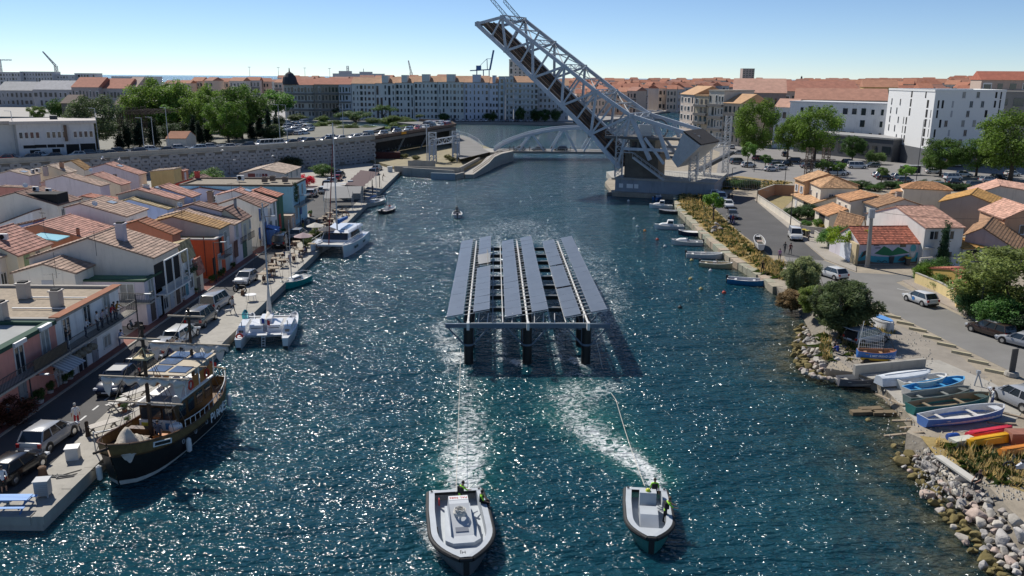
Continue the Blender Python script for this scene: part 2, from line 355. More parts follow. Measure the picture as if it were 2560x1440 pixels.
def house(name,label,x0,x1,y0,y1,ze1,xr,zr,ze0,wall,roof,z0=QZ,cat='house',group=None,course=.42,colw=.28,far=False,over=.22,origin=None,rz=0.):
 """gabled volume: ridge parallel to Y at xr; x0 back, x1 front. Local frame optionally turned by rz about origin."""
 org=Vector(origin)if origin else Vector((0,0,0))
 t=thing(name,label,cat,(org.x+(0 if origin else(x0+x1)/2),org.y+(0 if origin else(y0+y1)/2),z0),rz,group)
 off=Vector((0,0,-z0))if origin else Vector((-(x0+x1)/2,-(y0+y1)/2,-z0))
 t['off']=tuple(off)
 w=M();prof=[(x0,z0-.3),(x1,z0-.3),(x1,ze1),(xr,zr),(x0,ze0)]
 a=[Vector((x,y0,z))+off for x,z in prof];b=[Vector((x,y1,z))+off for x,z in prof]
 w.loft([a,b]);w.build('wall',WALL,t,col=wall)
 r=M();th=.10;ov=over
 s1=(ze1-zr)/max(x1-xr,.01)if x1>xr+.05 else 0;s0=(zr-ze0)/max(xr-x0,.01)if xr>x0+.05 else 0
 e1=(x1+ov,ze1+s1*ov)if s1 else(x1,zr);e0=(x0-ov,ze0-s0*ov)if s0 else(x0,zr)
 g=.12
 def V(x,y,z):return Vector((x,y,z))+off
 ring=lambda y:[V(e0[0],y,e0[1]),V(xr,y,zr),V(e1[0],y,e1[1]),V(e1[0],y,e1[1]+th),V(xr,y,zr+th),V(e0[0],y,e0[1]+th)]
 r.loft([ring(y0-g),ring(y1+g)]);ro=r.build('roof',TILEF if far else PLAIN,t,col=roof if far else tuple(c*.8 for c in roof))
 if not far:
  tm=M();k=th+.003
  if s1:tiles(tm,V(e1[0],y0-g,e1[1]+k),V(e1[0],y1+g,e1[1]+k),V(xr,y1+g,zr+k),V(xr,y0-g,zr+k),course,colw)
  if s0:tiles(tm,V(e0[0],y1+g,e0[1]+k),V(e0[0],y0-g,e0[1]+k),V(xr,y0-g,zr+k),V(xr,y1+g,zr+k),course,colw)
  yy=y0-g
  while yy<y1+g:
   tm.tube(V(xr,yy,zr+k+.03),V(xr,min(yy+.4,y1+g),zr+k+.05),.11,.09,6);tm.a+=[random.random()]*(len(tm.f)-len(tm.a));yy+=.38
  tm.build('roof_tiles',TILE,ro,col=roof,kind='stuff')
 t['geo']=(x0,x1,y0,y1,ze1,xr,zr,ze0)
 return t
def flat(name,label,x0,x1,y0,y1,z1,wall,top,rim,z0=QZ,cat='house',rimw=.3,rimh=.25,group=None,topmat=None,roofname='roof'):
 t=thing(name,label,cat,((x0+x1)/2,(y0+y1)/2,z0),0,group);c=t.location
 B=lambda m,a0,a1,b0,b1,c0,c1:m.box(a0-c.x,a1-c.x,b0-c.y,b1-c.y,c0-c.z,c1-c.z)
 B(M(),x0,x1,y0,y1,z0-.3,z1).build('wall',WALL,t,col=wall)
 B(M(),x0+rimw,x1-rimw,y0+rimw,y1-rimw,z1,z1+.06).build(roofname,topmat or mat('flat_roof_gravel',oc=True,rough=.95,var=.25,scale=2.5,bump=.5,bscale=14),t,col=top)
 m=M()
 B(m,x0-.08,x0+rimw,y0-.08,y1+.08,z1,z1+rimh);B(m,x1-rimw,x1+.12,y0-.08,y1+.08,z1,z1+rimh)
 B(m,x0+rimw,x1-rimw,y0-.08,y0+rimw,z1,z1+rimh-.003);B(m,x0+rimw,x1-rimw,y1-rimw,y1+.08,z1,z1+rimh-.003)
 m.build('parapet',WALL,t,col=rim)
 t['geo']=(x0,x1,y0,y1,z1,x0,z1,z1);return t
def addp(t,me,name,p,rz=0.,scale=1.,col=None,parent=None):
 """add a part at world point p (unrotated houses)"""
 o=obj(name,me,None,col,p,rz,scale=scale);return wp(o,t)
def railing(t,pts,h=.95,col=IRON,name='railing',step=.16,wloc=True):
 m=M();L=t.location if wloc else Vector((0,0,0))
 for p,q in zip(pts,pts[1:]):
  p=Vector(p)-L;q=Vector(q)-L;n=max(1,int((q-p).length/step))
  m.bar(p+Vector((0,0,h)),q+Vector((0,0,h)),.05);m.bar(p+Vector((0,0,.08)),q+Vector((0,0,.08)),.035)
  for i in range(n+1):e=p.lerp(q,i/n);m.bar(e,e+Vector((0,0,h)),.022)
 return m.build(name,col,t)
TC=dict(beige=(.36,.25,.19),pink=(.42,.22,.17),red=(.40,.16,.105),brown=(.22,.13,.10),rust=(.28,.11,.055),lich=(.30,.17,.06),pale=(.42,.33,.26),yel=(.40,.31,.17),dk=(.17,.115,.09))
WC=dict(white=(.78,.77,.75),cream=(.70,.63,.47),lav=(.66,.59,.63),pink=(.66,.29,.23),grey=(.46,.43,.39),yellow=(.58,.44,.20),orange=(.66,.13,.05),red=(.52,.055,.04),blue=(.38,.48,.74),sky=(.43,.66,.74),peach=(.66,.45,.32),green=(.05,.14,.09),pale=(.66,.60,.53),brick=(.46,.19,.12),ivory=(.74,.69,.60))
H={}
def LH(key,label,E0,E1,R0,B0=None,xs=None,ze=None,wall='white',roof='beige',back=2.6,chim=(),sky_=(),ac=(),ant=(),dish=(),fac=(),gab=(),name='house',far=False):
 if xs is None:p=G(*E0,ze);xs,y0=p.x,p.y
 else:p=GX(*E0,xs);y0,ze=p.y,p.z
 y1=GX(*E1,xs).y;r=GY(*R0,y0);xr,zr=r.x,r.z
 if B0:b=GY(*B0,y0);xb,zb=b.x,b.z
 else:xb,zb=xr-back,zr-back*.26
 t=house(name,label,xb,xs,y0,y1,ze,xr,zr,zb,WC[wall],TC[roof],group='old houses on the quay side',far=far);H[key]=t
 n=Vector((zr-ze,0,xs-xr));n.normalize();ep=Vector((xs,y0,ze+.1))
 def on(px,py):
  q=ray(px,py);o=Vector((0,0,CZ));return o+q*((ep-o).dot(n)/q.dot(n))
 sl=math.atan2(zr-ze,xs-xr)
 for px,py,h,w,c in chim:q=on(px,py);addp(t,CHM,'chimney',q-Vector((0,0,.3)),0,(w,w,h+.3),c)
 for px,py in sky_:addp(t,SKL,'skylight',on(px,py),(0,sl,0))
 for px,py in ac:addp(t,ACM,'air_conditioner',on(px,py),random.choice((0,.6,1.57)))
 for px,py in ant:addp(t,ANT,'antenna',on(px,py),random.random()*3)
 for px,py in dish:addp(t,DISH,'satellite_dish',on(px,py)+Vector((0,0,.8)),(1.0,0,random.random()*2-1))
 facade(t,xs,fac);gable(t,y0,gab);return t
def facade(t,xs,fac):
 for px,py,w,h,k,c in fac:
  p=GX(px,py,xs);win(t,p,A_XP,w,h,k,sc=c or(.3,.3,.3),curtain=random.random()<.3)
def gable(t,y0,gab):
 for px,py,w,h,k,c in gab:win(t,GY(px,py,y0),A_YM,w,h,k,sc=c or(.3,.3,.3),curtain=random.random()<.4)
wht=(.6,.58,.55)
def street_row():
 fx=-36.0
 p=GX(8.6,870,fx);y0=p.y;y1=GX(136,806,fx).y
 gm=mat('bitumen_grey',(.33,.34,.33),rough=.9,var=.12,scale=.5)
 t=H['s1']=flat('house','salmon pink house with grey flat roof edged in dark green, nearest on the quay',-50,fx,44,y1,p.z-.25,WC['pink'],(.33,.34,.33),(.03,.075,.05),rimw=.55,rimh=.32,topmat=gm,group='old houses on the quay side')
 facade(t,fx,[(49,900,1.2,2.3,'cas',None),(113,859,1.2,2.3,'cas',None),(58,985,1.0,2.1,'door',(.25,.27,.28)),(150,945,1.1,2.1,'cas',None)])
 for px,py in((49,900),(113,859)):q=GX(px,py,fx);m=M().box(0,.3,-.75,.75,1.2,1.5);m.build('shutter_box',WHITE,t,loc=q-t.location)
 bz=3.55
 m=M().box(0,1.05,47.5-y0,61.6-y0,0,.16);m.build('balcony',CONC,t,loc=Vector((fx,y0,bz))-t.location)
 railing(t,[(fx+1,47.5,bz+.16),(fx+1,61.6,bz+.16)])
 cane=M().box(0,.04,0,4.6,.05,.95);cane.build('cane_screen',mat('cane',(.16,.13,.09),var=.3,scale=8),t,loc=Vector((fx+.93,56.8,bz+.16))-t.location)
 st=mat('awning_stripe',(.30,.31,.32),var=.0)
 aw=M();ay=GX(138,915,fx).y-1.4
 for k in range(14):aw.add([(0,k*.2,0),(1.7,k*.2,-.75),(1.7,k*.2+.2,-.75),(0,k*.2+.2,0)],[(0,1,2,3)],k%2)
 for k in range(2):aw.bar((0,.05+k*2.7,-1.0),(1.68,.05+k*2.7,-.78),.04,m=1)
 aw.build('awning',[st,mat('awning_pale',(.55,.55,.54),var=0)],t,loc=Vector((fx+.02,ay,3.4))-t.location)
 y2=GX(294,719,fx).y
 t=H['s2']=flat('house','white house with gravel flat roof and long crowded iron balcony',-47.5,fx,y1+.02,y2,p.z-.1,WC['white'],(.33,.27,.20),(.36,.33,.29),rimw=.35,rimh=.3,group='old houses on the quay side')
 m=M().box(-.5,.35,y1+.1,y2+.1,0,.06);m.build('roof_edge_tiles',TILEF,t,col=TC['rust'],loc=Vector((fx,0,p.z+.21))-t.location)
 facade(t,fx,[(166,825,1.2,2.2,'cas',None),(217,790,1.2,2.2,'cas',None),(265,758,1.2,2.2,'cas',None),(237,880,1.0,2.2,'door',(.28,.28,.29)),(267,852,1.3,1.1,'cas',None),(205,905,1.6,2.2,'cas',None)])
 m=M().box(0,1.05,0,y2-y1+1.2,0,.16);m.build('balcony',CONC,t,loc=Vector((fx,y1,bz))-t.location)
 railing(t,[(fx+1,y1+.1,bz+.16),(fx+1,y2+1.2,bz+.16),(fx,y2+1.2,bz+.16)])
 for px,py,h,w in((144,765,1.5,.75),(62,745,1.5,.8),(4,800,1.6,.8)):
  q=G(px,py,p.z);addp(t,CHM,'chimney',q,0,(w,w,h),(.42,.38,.34))
 addp(t,ANT,'antenna',G(138,735,p.z),.4)
 for a,b in(((30,770),(180,771)),((78,743),(225,744))):q0=G(*a,p.z+.1)-t.location;q1=G(*b,p.z+.1)-t.location;M().bar(q0,q1,.12,.08).build('roof_joint',WHITE,t)
 nets=M()
 for k in range(8):q=GX(185+k*7,893-k*4.5+(k%2)*5,fx+.5)-t.location;nets.lathe([(.05,-.3),(.28,-.2),(.36,0),(.28,.2),(.05,.3)],8,0,q)
 nets.build('lantern_floats',mat('basket',(.22,.19,.14),var=.3,scale=6),t)
 p3_=GX(359,700,fx);y3=GX(401,675,fx).y
 gr=mat('green_roof_felt',(.10,.21,.12),rough=.85,var=.1,scale=.8)
 t=H['s3']=flat('house','lavender house with bright green flat roof beside the big tiled house',-44.5,fx,p3_.y,y3,p3_.z-.2,WC['lav'],(.1,.2,.12),(.035,.085,.05),rimw=.35,rimh=.2,topmat=gr,group='old houses on the quay side')
 gable(t,p3_.y,[(319,735,1.5,2.2,'cas',None)]);facade(t,fx,[(377,720,1.3,2.0,'cas',None),(383,775,1.0,2.1,'door',(.12,.09,.07)),(398,765,1.0,2.0,'door',(.5,.55,.6))])
 yb=p3_.y-1.1;m=M().box(-6.2,0.9,0,1.1,0,.15);m.build('balcony',CONC,t,loc=Vector((fx,yb,3.4))-t.location);railing(t,[(fx-6.2,yb,3.55),(fx+.9,yb,3.55),(fx+.9,yb+1.1,3.55)])
 t=LH('s4','big house with pale tiled gable roof, tall chimney and open loggia',(381,646),(443.6,611),(220,597),(72,647),-36.0,wall='pale',roof='beige',chim=[(305,600,1.9,.8,(.5,.46,.5))],ant=[(240,625)])
 _,x1,ya,yb_,ze,*_=t['geo']
 lg=M().box(0,.06,.1,yb_-ya-.1,3.0,5.6);lg.build('loggia_opening',DARK,t,loc=Vector((fx-.02,ya,QZ))-t.location)
 lp=M()
 for k in range(4):y=.2+k*(yb_-ya-.4)/3;lp.box(1.0,1.12,y-.06,y+.06,2.6,6.0)
 lp.box(1.0,1.12,.14,yb_-ya-.14,6.0,6.12);lp.box(0,1.15,.0,yb_-ya,2.5,2.62);lp.build('loggia_posts',WHITE,t,loc=Vector((fx,ya,QZ))-t.location)
 railing(t,[(fx+1.05,ya,QZ+2.65),(fx+1.05,yb_,QZ+2.65)],.9,STEEL)
 facade(t,fx,[(430,745,.9,2.1,'door',(.5,.54,.58)),(445,735,.9,2.1,'door',(.12,.08,.06)),(414,757,1.1,1.3,'cas',None),(458,728,1.1,1.3,'cas',None)])
 t=LH('s4b','narrow white and blue house with flower balcony beside the loggia house',(453,640),(482,624),(443,614),None,-36.0,wall='white',roof='yel',back=4,fac=[(470,655,1.5,1.5,'cas',None),(466,715,.9,2.1,'door',(.10,.30,.36)),(478,706,.9,1.3,'cas',None)])
 railing(t,[(fx+.5,87.4,3.7),(fx+.5,90.2,3.7)],.9);plant_box(t,[(fx+.35,87.6+.35*k,3.85)for k in range(8)])
 t=LH('s4c','low lean-to house with small red tiled roof beside the orange house',(489,672),(505,659),(483,655),None,-35.7,wall='cream',roof='red',back=4,fac=[(497,715,.9,2.0,'door',(.14,.12,.1))])
 q=GX(537,596,fx);y5=GX(558,583,fx).y
 t=H['s5']=flat('house','bright orange house with mossy flat roof and white trim',-44,fx,q.y,y5,q.z-.2,WC['orange'],(.34,.27,.14),(.55,.52,.48),rimw=.25,rimh=.18,group='old houses on the quay side')
 facade(t,fx,[(551,612,1.1,2.2,'hole',None),(536,665,1.0,2.1,'hole',None),(549,655,1.,2.1,'cas',None)])
 m=M().box(0,.9,.2,y5-q.y,0,.12);m.build('balcony',CONC,t,loc=Vector((fx,q.y,3.2))-t.location);railing(t,[(fx+.88,q.y+.2,3.3),(fx+.88,y5,3.3)],.9)
 addp(t,ACM,'air_conditioner',G(444,578,q.z),1.4,1.2)
 m=M().box(0,.08,0,.08,0,q.z-1);m.build('downpipe',mat('pipe_brown',(.2,.06,.04)),t,loc=GY(516,690,q.y-.1)-t.location)
def plant_box(t,pts):
 m=M()
 for p in pts:
  for k in range(26):
   c=Vector(p)-t.location+Vector((random.gauss(0,.16),random.gauss(0,.16),random.gauss(.15,.16)));u=Vector([random.gauss(0,1)for _ in range(3)]).normalized()*.1;w=u.orthogonal().normalized()*.06
   m.quad(c-u,c+w,c+u,c-w)
 m.build('planter_leaves',mat('planter_leaf',(.05,.09,.03),var=.3,scale=5),t,kind='stuff')
street_row()
dkst=(.03,.03,.03)
LH('s6','house with orange lichened sloping roof next to the orange house',(547,573),(572,561),(432,543),None,-36.2,wall='grey',roof='lich',back=3,fac=[(570,612,.9,2.1,'door',(.6,.6,.6)),(563,590,.9,1.3,'cas',None)],ant=[(455,545)])
t=LH('s7','house with long beige mossy roof and grey lilac street front',(584,563),(602,551),(455,530),None,-36.2,wall='lav',roof='beige',back=3,fac=[(592,577,1.0,1.9,'cas',None),(590,622,1.4,2.2,'door',(.12,.05,.04)),(577,632,1.0,2.2,'door',(.55,.6,.64))],dish=[(450,528)])
railing(t,[(-35.6,105.5,3.5),(-35.6,108,3.5)],.8)
LH('s8','set-back attic with brown red tiled roof above the beige roof',(551,529),(566,518),(482,512),None,ze=7.5,wall='lav',roof='brown',back=2,chim=[(527,500,1.3,.7,(.3,.2,.14))])
t=LH('s9','cream house with red brown tiles and shuttered french window',(603,551),(625,541),(561,524),None,-36.2,wall='cream',roof='brown',back=4,fac=[(612,577,1.0,2.0,'cas',None),(612,622,1.6,2.2,'door',(.05,.12,.08)),(624,560,.8,1.2,'cas',None)],chim=[(589,520,1.3,.3,(.3,.3,.3))])
railing(t,[(-35.6,108.6,3.4),(-35.6,111.4,3.4)],.9)
LH('s10','white gabled house with blue shutters and blue porch',(652.5,520),(668,508),(595.5,495.5),(547,511),-36.2,wall='white',roof='brown',fac=[(653,535,1.1,1.8,'shut',(.04,.12,.34)),(649,583,.8,1.6,'board',(.05,.15,.4)),(663,575,1.6,2.3,'door',(.05,.16,.42))])
m=M().box(0,1.5,0,2.2,0,2.3);m.add([(0,-.1,2.7),(1.7,-.1,2.3),(1.7,2.3,2.3),(0,2.3,2.7)],[(0,1,2,3)]);m.build('porch',PLAIN,H['s10'],col=(.08,.2,.5),loc=Vector((-36.2,118.2,QZ))-H['s10'].location)
LH('s11','white fronted house with pinkish tiled roof, skylight and dormer box',(675,508),(690,495.5),(585,477.5),None,-36.2,wall='white',roof='pink',sky_=[(620,477)],ant=[(600,485),(580,490)],fac=[(685,520,.9,2.2,'cas',None),(678,570,1.0,2.1,'door',(.2,.22,.2)),(690,560,.9,1.4,'cas',None),(676,530,.8,1.2,'cas',None)])
LH('s12','dark green fronted house with bright orange tiles and red door',(691,493.5),(706,484),(637,477.5),None,-36.2,wall='green',roof='red',fac=[(698,512,1.0,2.2,'board',(.03,.10,.06)),(700,553,1.1,2.3,'door',(.42,.05,.03))])
def blue_building():
 fx=-36.2;q=GX(728,463,fx)
 t=H['s13']=flat('house','long sky blue building with brown flat roof and climbing plant',-54.5,fx,q.y,q.y+9.5,q.z-.25,WC['sky'],(.25,.215,.165),(.16,.12,.09),rimw=.3,rimh=.3,group='old houses on the quay side')
 facade(t,fx,[(745,480,1.2,2.0,'cas',None),(741,530,1.3,2.2,'cas',None),(752,520,1.0,2.1,'door',(.06,.12,.3)),(755,472,1.,1.8,'cas',None)])
 m=M().box(0,1.3,0,8.5,0,.25);m.build('balcony',CONC,t,loc=Vector((fx,q.y+.8,3.9))-t.location);railing(t,[(fx+1.25,q.y+3.5,4.15),(fx+1.25,q.y+9.3,4.15)],.95)
 plant_box(t,[(fx+.15,q.y+1.2+random.random()*1.6,4.6+random.random()*3)for k in range(26)])
 for px,py in((662,455),(682,452),(713,455)):addp(t,CHM,'chimney',G(px,py,q.z),0,(.8,.8,.9),(.16,.12,.1))
 addp(t,ACM,'air_conditioner',G(602,452,q.z),0,1.4)
 c=flat('annex','small peach coloured annex with tiled roof beside the blue building',-38.4,-35.2,128.8,131.5,3.4,WC['peach'],TC['pale'],(.45,.36,.28),rimw=.1,rimh=.08,group='old houses on the quay side')
 win(c,Vector((-35.2,130,1.95)),A_XP,.9,2.0,'door',sc=(.55,.52,.5))
blue_building()
LH('b1','pink tiled roof house squeezed behind the orange house',(417,598.6),(441,584),(337,575),None,ze=6.,wall='white',roof='pink',back=2,ant=[(370,590)])
LH('b2','brick red house with rusty tiled roof behind the orange house',(430,588),(450,575),(344.6,554),None,ze=7.,wall='brick',roof='rust',back=3)
LH('b3','house with wide faded red tiled roof and brick coloured side wall',(205,594.6),(278,569.6),(96,563),None,ze=6.,wall='brick',roof='pink',ant=[(110,570)],chim=[(196,588,.9,.3,(.3,.1,.06))])
LH('b4','house with dark red tiles behind the faded red roof',(280,568),(318,553),(212,548),None,ze=5.6,wall='brick',roof='red',back=1.5,chim=[(243,550,1.2,.35,(.5,.48,.45))])
LH('b5','white house with wide beige tiled roof and skylight',(314,542.5),(367.5,521),(200,510),None,ze=7.,wall='white',roof='beige',back=2,sky_=[(280,507)],dish=[(238,525)],fac=[(330,560,.9,1.3,'cas',None)])
LH('b6','house with white gable and short speckled tiled roof',(186,684),(232,663),(108,662),(32,684),ze=6.5,wall='ivory',roof='beige',gab=[(120,715,1.1,1.1,'board',(.4,.42,.46))],ant=[(140,680)])
LH('b7','cream house with green shutter and red brown tiled roof',(42,640),(127,609),(-60,590),None,ze=7.,wall='cream',roof='pink',ac=[(10,600)],fac=[(68,655,1.0,2.0,'board',(.2,.3,.17)),(95,640,.8,1.2,'cas',None)])
LH('b8','beige house with pale tiled roof at the left edge of the roofs',(-2,645),(41,627),(-150,600),None,ze=7.,wall='pale',roof='pale',fac=[(9,697,1.0,1.3,'cas',None)])
LH('b9','pale house with recessed roof terrace and yellow far corner',(143,514),(202.5,499),(39,482.5),None,ze=7.,wall='ivory',roof='brown',back=3,fac=[(157,531,.8,1.1,'cas',None),(187,524,.9,1.3,'cas',None)],ac=[(90,478),(122,482)],dish=[(65,478)],sky_=[(134,484)])
tt=H['b9'];q=GY(110,505,tt['geo'][2]+.5)
m=M().box(-2.2,2.4,.4,3.4,-.2,1.35);m.build('roof_terrace',DARK,tt,loc=Vector((-66.8,tt['geo'][2],7.2))-tt.location)
LH('b10','house with long pale speckled roof and bare lilac side wall',(250,466),(273,460),(156,440),None,ze=7.,wall='lav',roof='beige',back=3)
LH('b11','house with smooth pinkish roof and yellowish side wall',(301,463),(325,457),(232,437),None,ze=6.4,wall='cream',roof='pink',back=3,dish=[(229,437)])
LH('b12','lilac house with pinkish tiled roof below the retaining wall',(346,437.5),(365,432.5),(264,410.6),None,ze=6.,wall='lav',roof='pink',back=3,sky_=[(300,415)],gab=[(288,441,.8,1.0,'cas',None)],dish=[(258,405),(300,408)])
LH('b13','house with mottled red tiled roof and long blackened side wall',(441,501),(460,494),(344,475),None,ze=7.,wall='grey',roof='pink',back=3,sky_=[(397,470)],chim=[(366,470,.6,.7,(.6,.6,.58))])
LH('b13b','small blue fronted house joined to the mottled red roof',(478,494),(500,489),(400,468),None,ze=6.8,wall='blue',roof='pink',back=2,fac=[(486,505,.9,1.1,'cas',None)])
LH('b14','blue walled house with mossy yellow tiled roof',(417.5,524),(441,512),(324,499),None,ze=6.,wall='blue',roof='yel',back=2)
LH('b15','house with dark brown roof between the blue wall and the attic',(478,512),(492,505),(380,535),None,ze=6.0,wall='grey',roof='dk',back=2)
LH('b16','red house with chimney breast and brown tiled roof',(521,465),(550,454),(480,447),(437.5,460),ze=6.5,wall='red',roof='brown',gab=[(463,475,.9,1.0,'cas',None)],fac=[(531,470,.9,1.4,'shut',(.5,.5,.48)),(544,466,.9,1.4,'shut',(.5,.5,.48))],chim=[(494,447,1.4,.7,WC['red'])])
LH('b17','tall yellow house with sloping slab roof below the wall',(434,424),(453,416),(380,429),None,ze=7.,wall='yellow',roof='pale',back=.4)
LH('b17b','narrow red brown house beside the tall yellow house',(457,429),(470,423),(451,428),None,ze=6.2,wall='brick',roof='pink',back=1,fac=[(463,440,.9,1.5,'board',(.5,.47,.5))])
LH('b18','broad house with pale hipped tiles and three garage windows',(712,435),(751,417.5),(652,423),(599,435),ze=6.,wall='pale',roof='pale',gab=[(629,438,1.4,.7,'board',(.2,.05,.04)),(647,438,1.3,.7,'cas',None),(662,438,1.3,.7,'cas',None)],fac=[(718,440,.8,1.6,'cas',None),(728,436,1.,1.6,'cas',None),(742,431,1.,1.6,'cas',None)])
LH('b19','lilac sided house with orange tiles behind the white gable',(575,480),(590,474),(500,470),None,ze=6.5,wall='lav',roof='red',back=4,ac=[(537,500)])
LH('b20','brown walled workshop with two air conditioners',(585,488),(600,480),(525,505),None,ze=6.2,wall='brick',roof='pale',back=3,gab=[])
for px in(537,556):addp(H['b20'],ACM,'air_conditioner',GY(px,507,H['b20']['geo'][2]-.25),0,1.2)
LH('b21','house with red honeycomb tiles seen from the eaves',(300,505),(320,497),(206,492),None,ze=6.5,wall='ivory',roof='red',back=3)
LH('b22','house with pale roof, two air conditioners and skylights by the wall',(72,440),(100,432),(24,428),None,ze=6.5,wall='lav',roof='pale',back=5,ac=[(82,432),(95,430)],sky_=[(60,430)],chim=[(115,436,1.6,.7,(.5,.42,.38))])
LH('b23','yellow gabled house with pale tiles under the retaining wall',(168,432),(190,425),(122,414),None,ze=6.5,wall='cream',roof='pale',back=4,chim=[(155,420,1.2,.6,(.35,.2,.12))])
LH('b24','house with ochre lichened roof tight under the retaining wall',(210,424),(228,420),(178,403),None,ze=5.6,wall='pale',roof='lich',back=5)
LH('b25','house with brown side wall and tall chimney at the wall',(125,410),(150,402),(60,419),None,ze=5.0,wall='brick',roof='pink',back=1.5,chim=[(115,405,1.6,.7,(.33,.18,.12))])
LH('b26','salmon walled house with pale sloping roof edge',(97,472),(112,468),(0,468),None,ze=6.2,wall='pink',roof='beige',back=3)
LH('b27','house with grey green side wall and short roof',(161,470),(190,461),(130,450),None,ze=5.8,wall='grey',roof='beige',back=2)
LH('b28','house with white roof terrace, mast poles and blue grey wall',(80,530),(105,520),(-20,568),None,ze=6.4,wall='white',roof='brown',back=2)
LH('b29','pale blue walled house with dark red doorway and turquoise roof panels',(82,556),(110,545),(-10,576),None,ze=7.2,wall='blue',roof='brown',back=2)
q=G(125,593,6.4);M().prism([(-1.6,-1.4),(1.6,-1.4),(1.6,1.4),(-1.6,1.4)],0,.12).build('roof_panels',mat('turquoise_sheet',(.16,.48,.60),rough=.35,var=.06),H['b29'],loc=q-H['b29'].location,rz=(0,.14,0))
LH('b30','rusty brown walled house in the middle of the roofs',(410,464),(424,458),(320,489),None,ze=6.3,wall='brick',roof='pink',back=2)
def leafmat(name,trans=.42,base=(.1,.2,.05)):
 m=bpy.data.materials.new(name);m.use_nodes=True;n=m.node_tree.nodes;l=m.node_tree.links;b=n['Principled BSDF']
 oi=n.new('ShaderNodeObjectInfo');a=n.new('ShaderNodeAttribute');a.attribute_name='v'
 mr=n.new('ShaderNodeMapRange');mr.inputs[3].default_value=.6;mr.inputs[4].default_value=2.6;l.new(a.outputs['Fac'],mr.inputs[0])
 mx=n.new('ShaderNodeMix');mx.data_type='RGBA';mx.blend_type='MULTIPLY';mx.inputs[0].default_value=1;l.new(oi.outputs['Color'],mx.inputs[6]);l.new(mr.outputs[0],mx.inputs[7])
 b.inputs['Roughness'].default_value=.6;b.inputs['Specular IOR Level'].default_value=.3;l.new(mx.outputs[2],b.inputs['Base Color'])
 t=n.new('ShaderNodeBsdfTranslucent');l.new(mx.outputs[2],t.inputs[0]);ms=n.new('ShaderNodeMixShader');ms.inputs[0].default_value=trans
 l.new(b.outputs[0],ms.inputs[1]);l.new(t.outputs[0],ms.inputs[2]);l.new(ms.outputs[0],n['Material Output'].inputs[0]);return m
LEAF=leafmat('leaf');MATS['leaf']=LEAF
BARK=mat('bark',(.11,.085,.065),rough=.95,var=.3,scale=3,bump=.5)
def leaves(name,cl,n,size,jit=1.,elong=1.,outw=.6,centre=(0,0,.5),seed=1):
 """n leaf quads spread over clumps cl = [(centre, radius)], denser at the clump shells"""
 rg=np.random.default_rng(seed);C_=np.array([c for c,r in cl]);Rr=np.array([r for c,r in cl]);pr=Rr**2/np.sum(Rr**2)
 k=rg.choice(len(cl),n,p=pr);d=rg.normal(size=(n,3));d/=np.linalg.norm(d,axis=1)[:,None]
 rad=Rr[k]*(rg.random(n)**.35)*(.8+.35*rg.random(n));p=C_[k]+d*rad[:,None]*np.array([1,1,.85])
 nr=d*outw+rg.normal(size=(n,3))*.55+np.array([0,0,.25]);nr/=np.linalg.norm(nr,axis=1)[:,None]
 u=np.cross(nr,rg.normal(size=(n,3)));u/=np.linalg.norm(u,axis=1)[:,None];w=np.cross(nr,u)
 s=size*(.6+.8*rg.random(n))*jit;u*=s[:,None]*elong;w*=s[:,None]*.62
 V_=np.stack([p-u,p-w*.9+u*.1,p+u,p+w*.9+u*.1],1).reshape(-1,3)
 me=bpy.data.meshes.new(name);me.vertices.add(4*n);me.vertices.foreach_set('co',V_.astype(np.float32).reshape(-1))
 me.loops.add(4*n);me.loops.foreach_set('vertex_index',np.arange(4*n,dtype=np.int32));me.polygons.add(n);me.polygons.foreach_set('loop_start',np.arange(0,4*n,4,dtype=np.int32))
 me.update(calc_edges=True);me.materials.append(LEAF)
 at=me.attributes.new('v','FLOAT','FACE');cv=rg.random(len(cl))[k]*.5+rg.random(n)*.5;at.data.foreach_set('value',cv.astype(np.float32));return me
def clumps(n,rx,rz,cz,rmin,rmax,seed,flat=False):
 rg=random.Random(seed);out=[]
 for i in range(n):
  while True:
   a=rg.uniform(0,6.283);z=rg.uniform(-1,1);q=math.sqrt(1-z*z);f=rg.uniform(.55,1.0)
   if flat and z<-.2:continue
   break
  out.append((np.array((math.cos(a)*q*rx*f,math.sin(a)*q*rx*f,cz+z*rz*f)),rg.uniform(rmin,rmax)))
 return out
def trunk(h0,h1,r,n,seed,spread,top):
 rg=random.Random(seed);m=M();m.tube((0,0,-.01),(0,0,h0),r*1.25,r,8)
 for i in range(n):
  a=i*2.4+rg.random();p=Vector((0,0,h0*rg.uniform(.75,1.0)));q=Vector((math.cos(a)*spread*.5,math.sin(a)*spread*.5,h1*rg.uniform(.85,1.1)));e=Vector((math.cos(a)*spread,math.sin(a)*spread,top*rg.uniform(.8,1)))
  m.tube(p,q,r*.62,r*.38,6);m.tube(q,e,r*.38,r*.1,5)
 return m.mesh('trunk',BARK,True)
TR={}
for i in range(3):
 TR['plane%d'%i]=(trunk(.26,.42,.022,6,i,.22,.78),leaves('crown',clumps(60,.37,.40,.56,.08,.15,10+i),9000,.017,centre=(0,0,.6),seed=i),(.095,.15,.026))
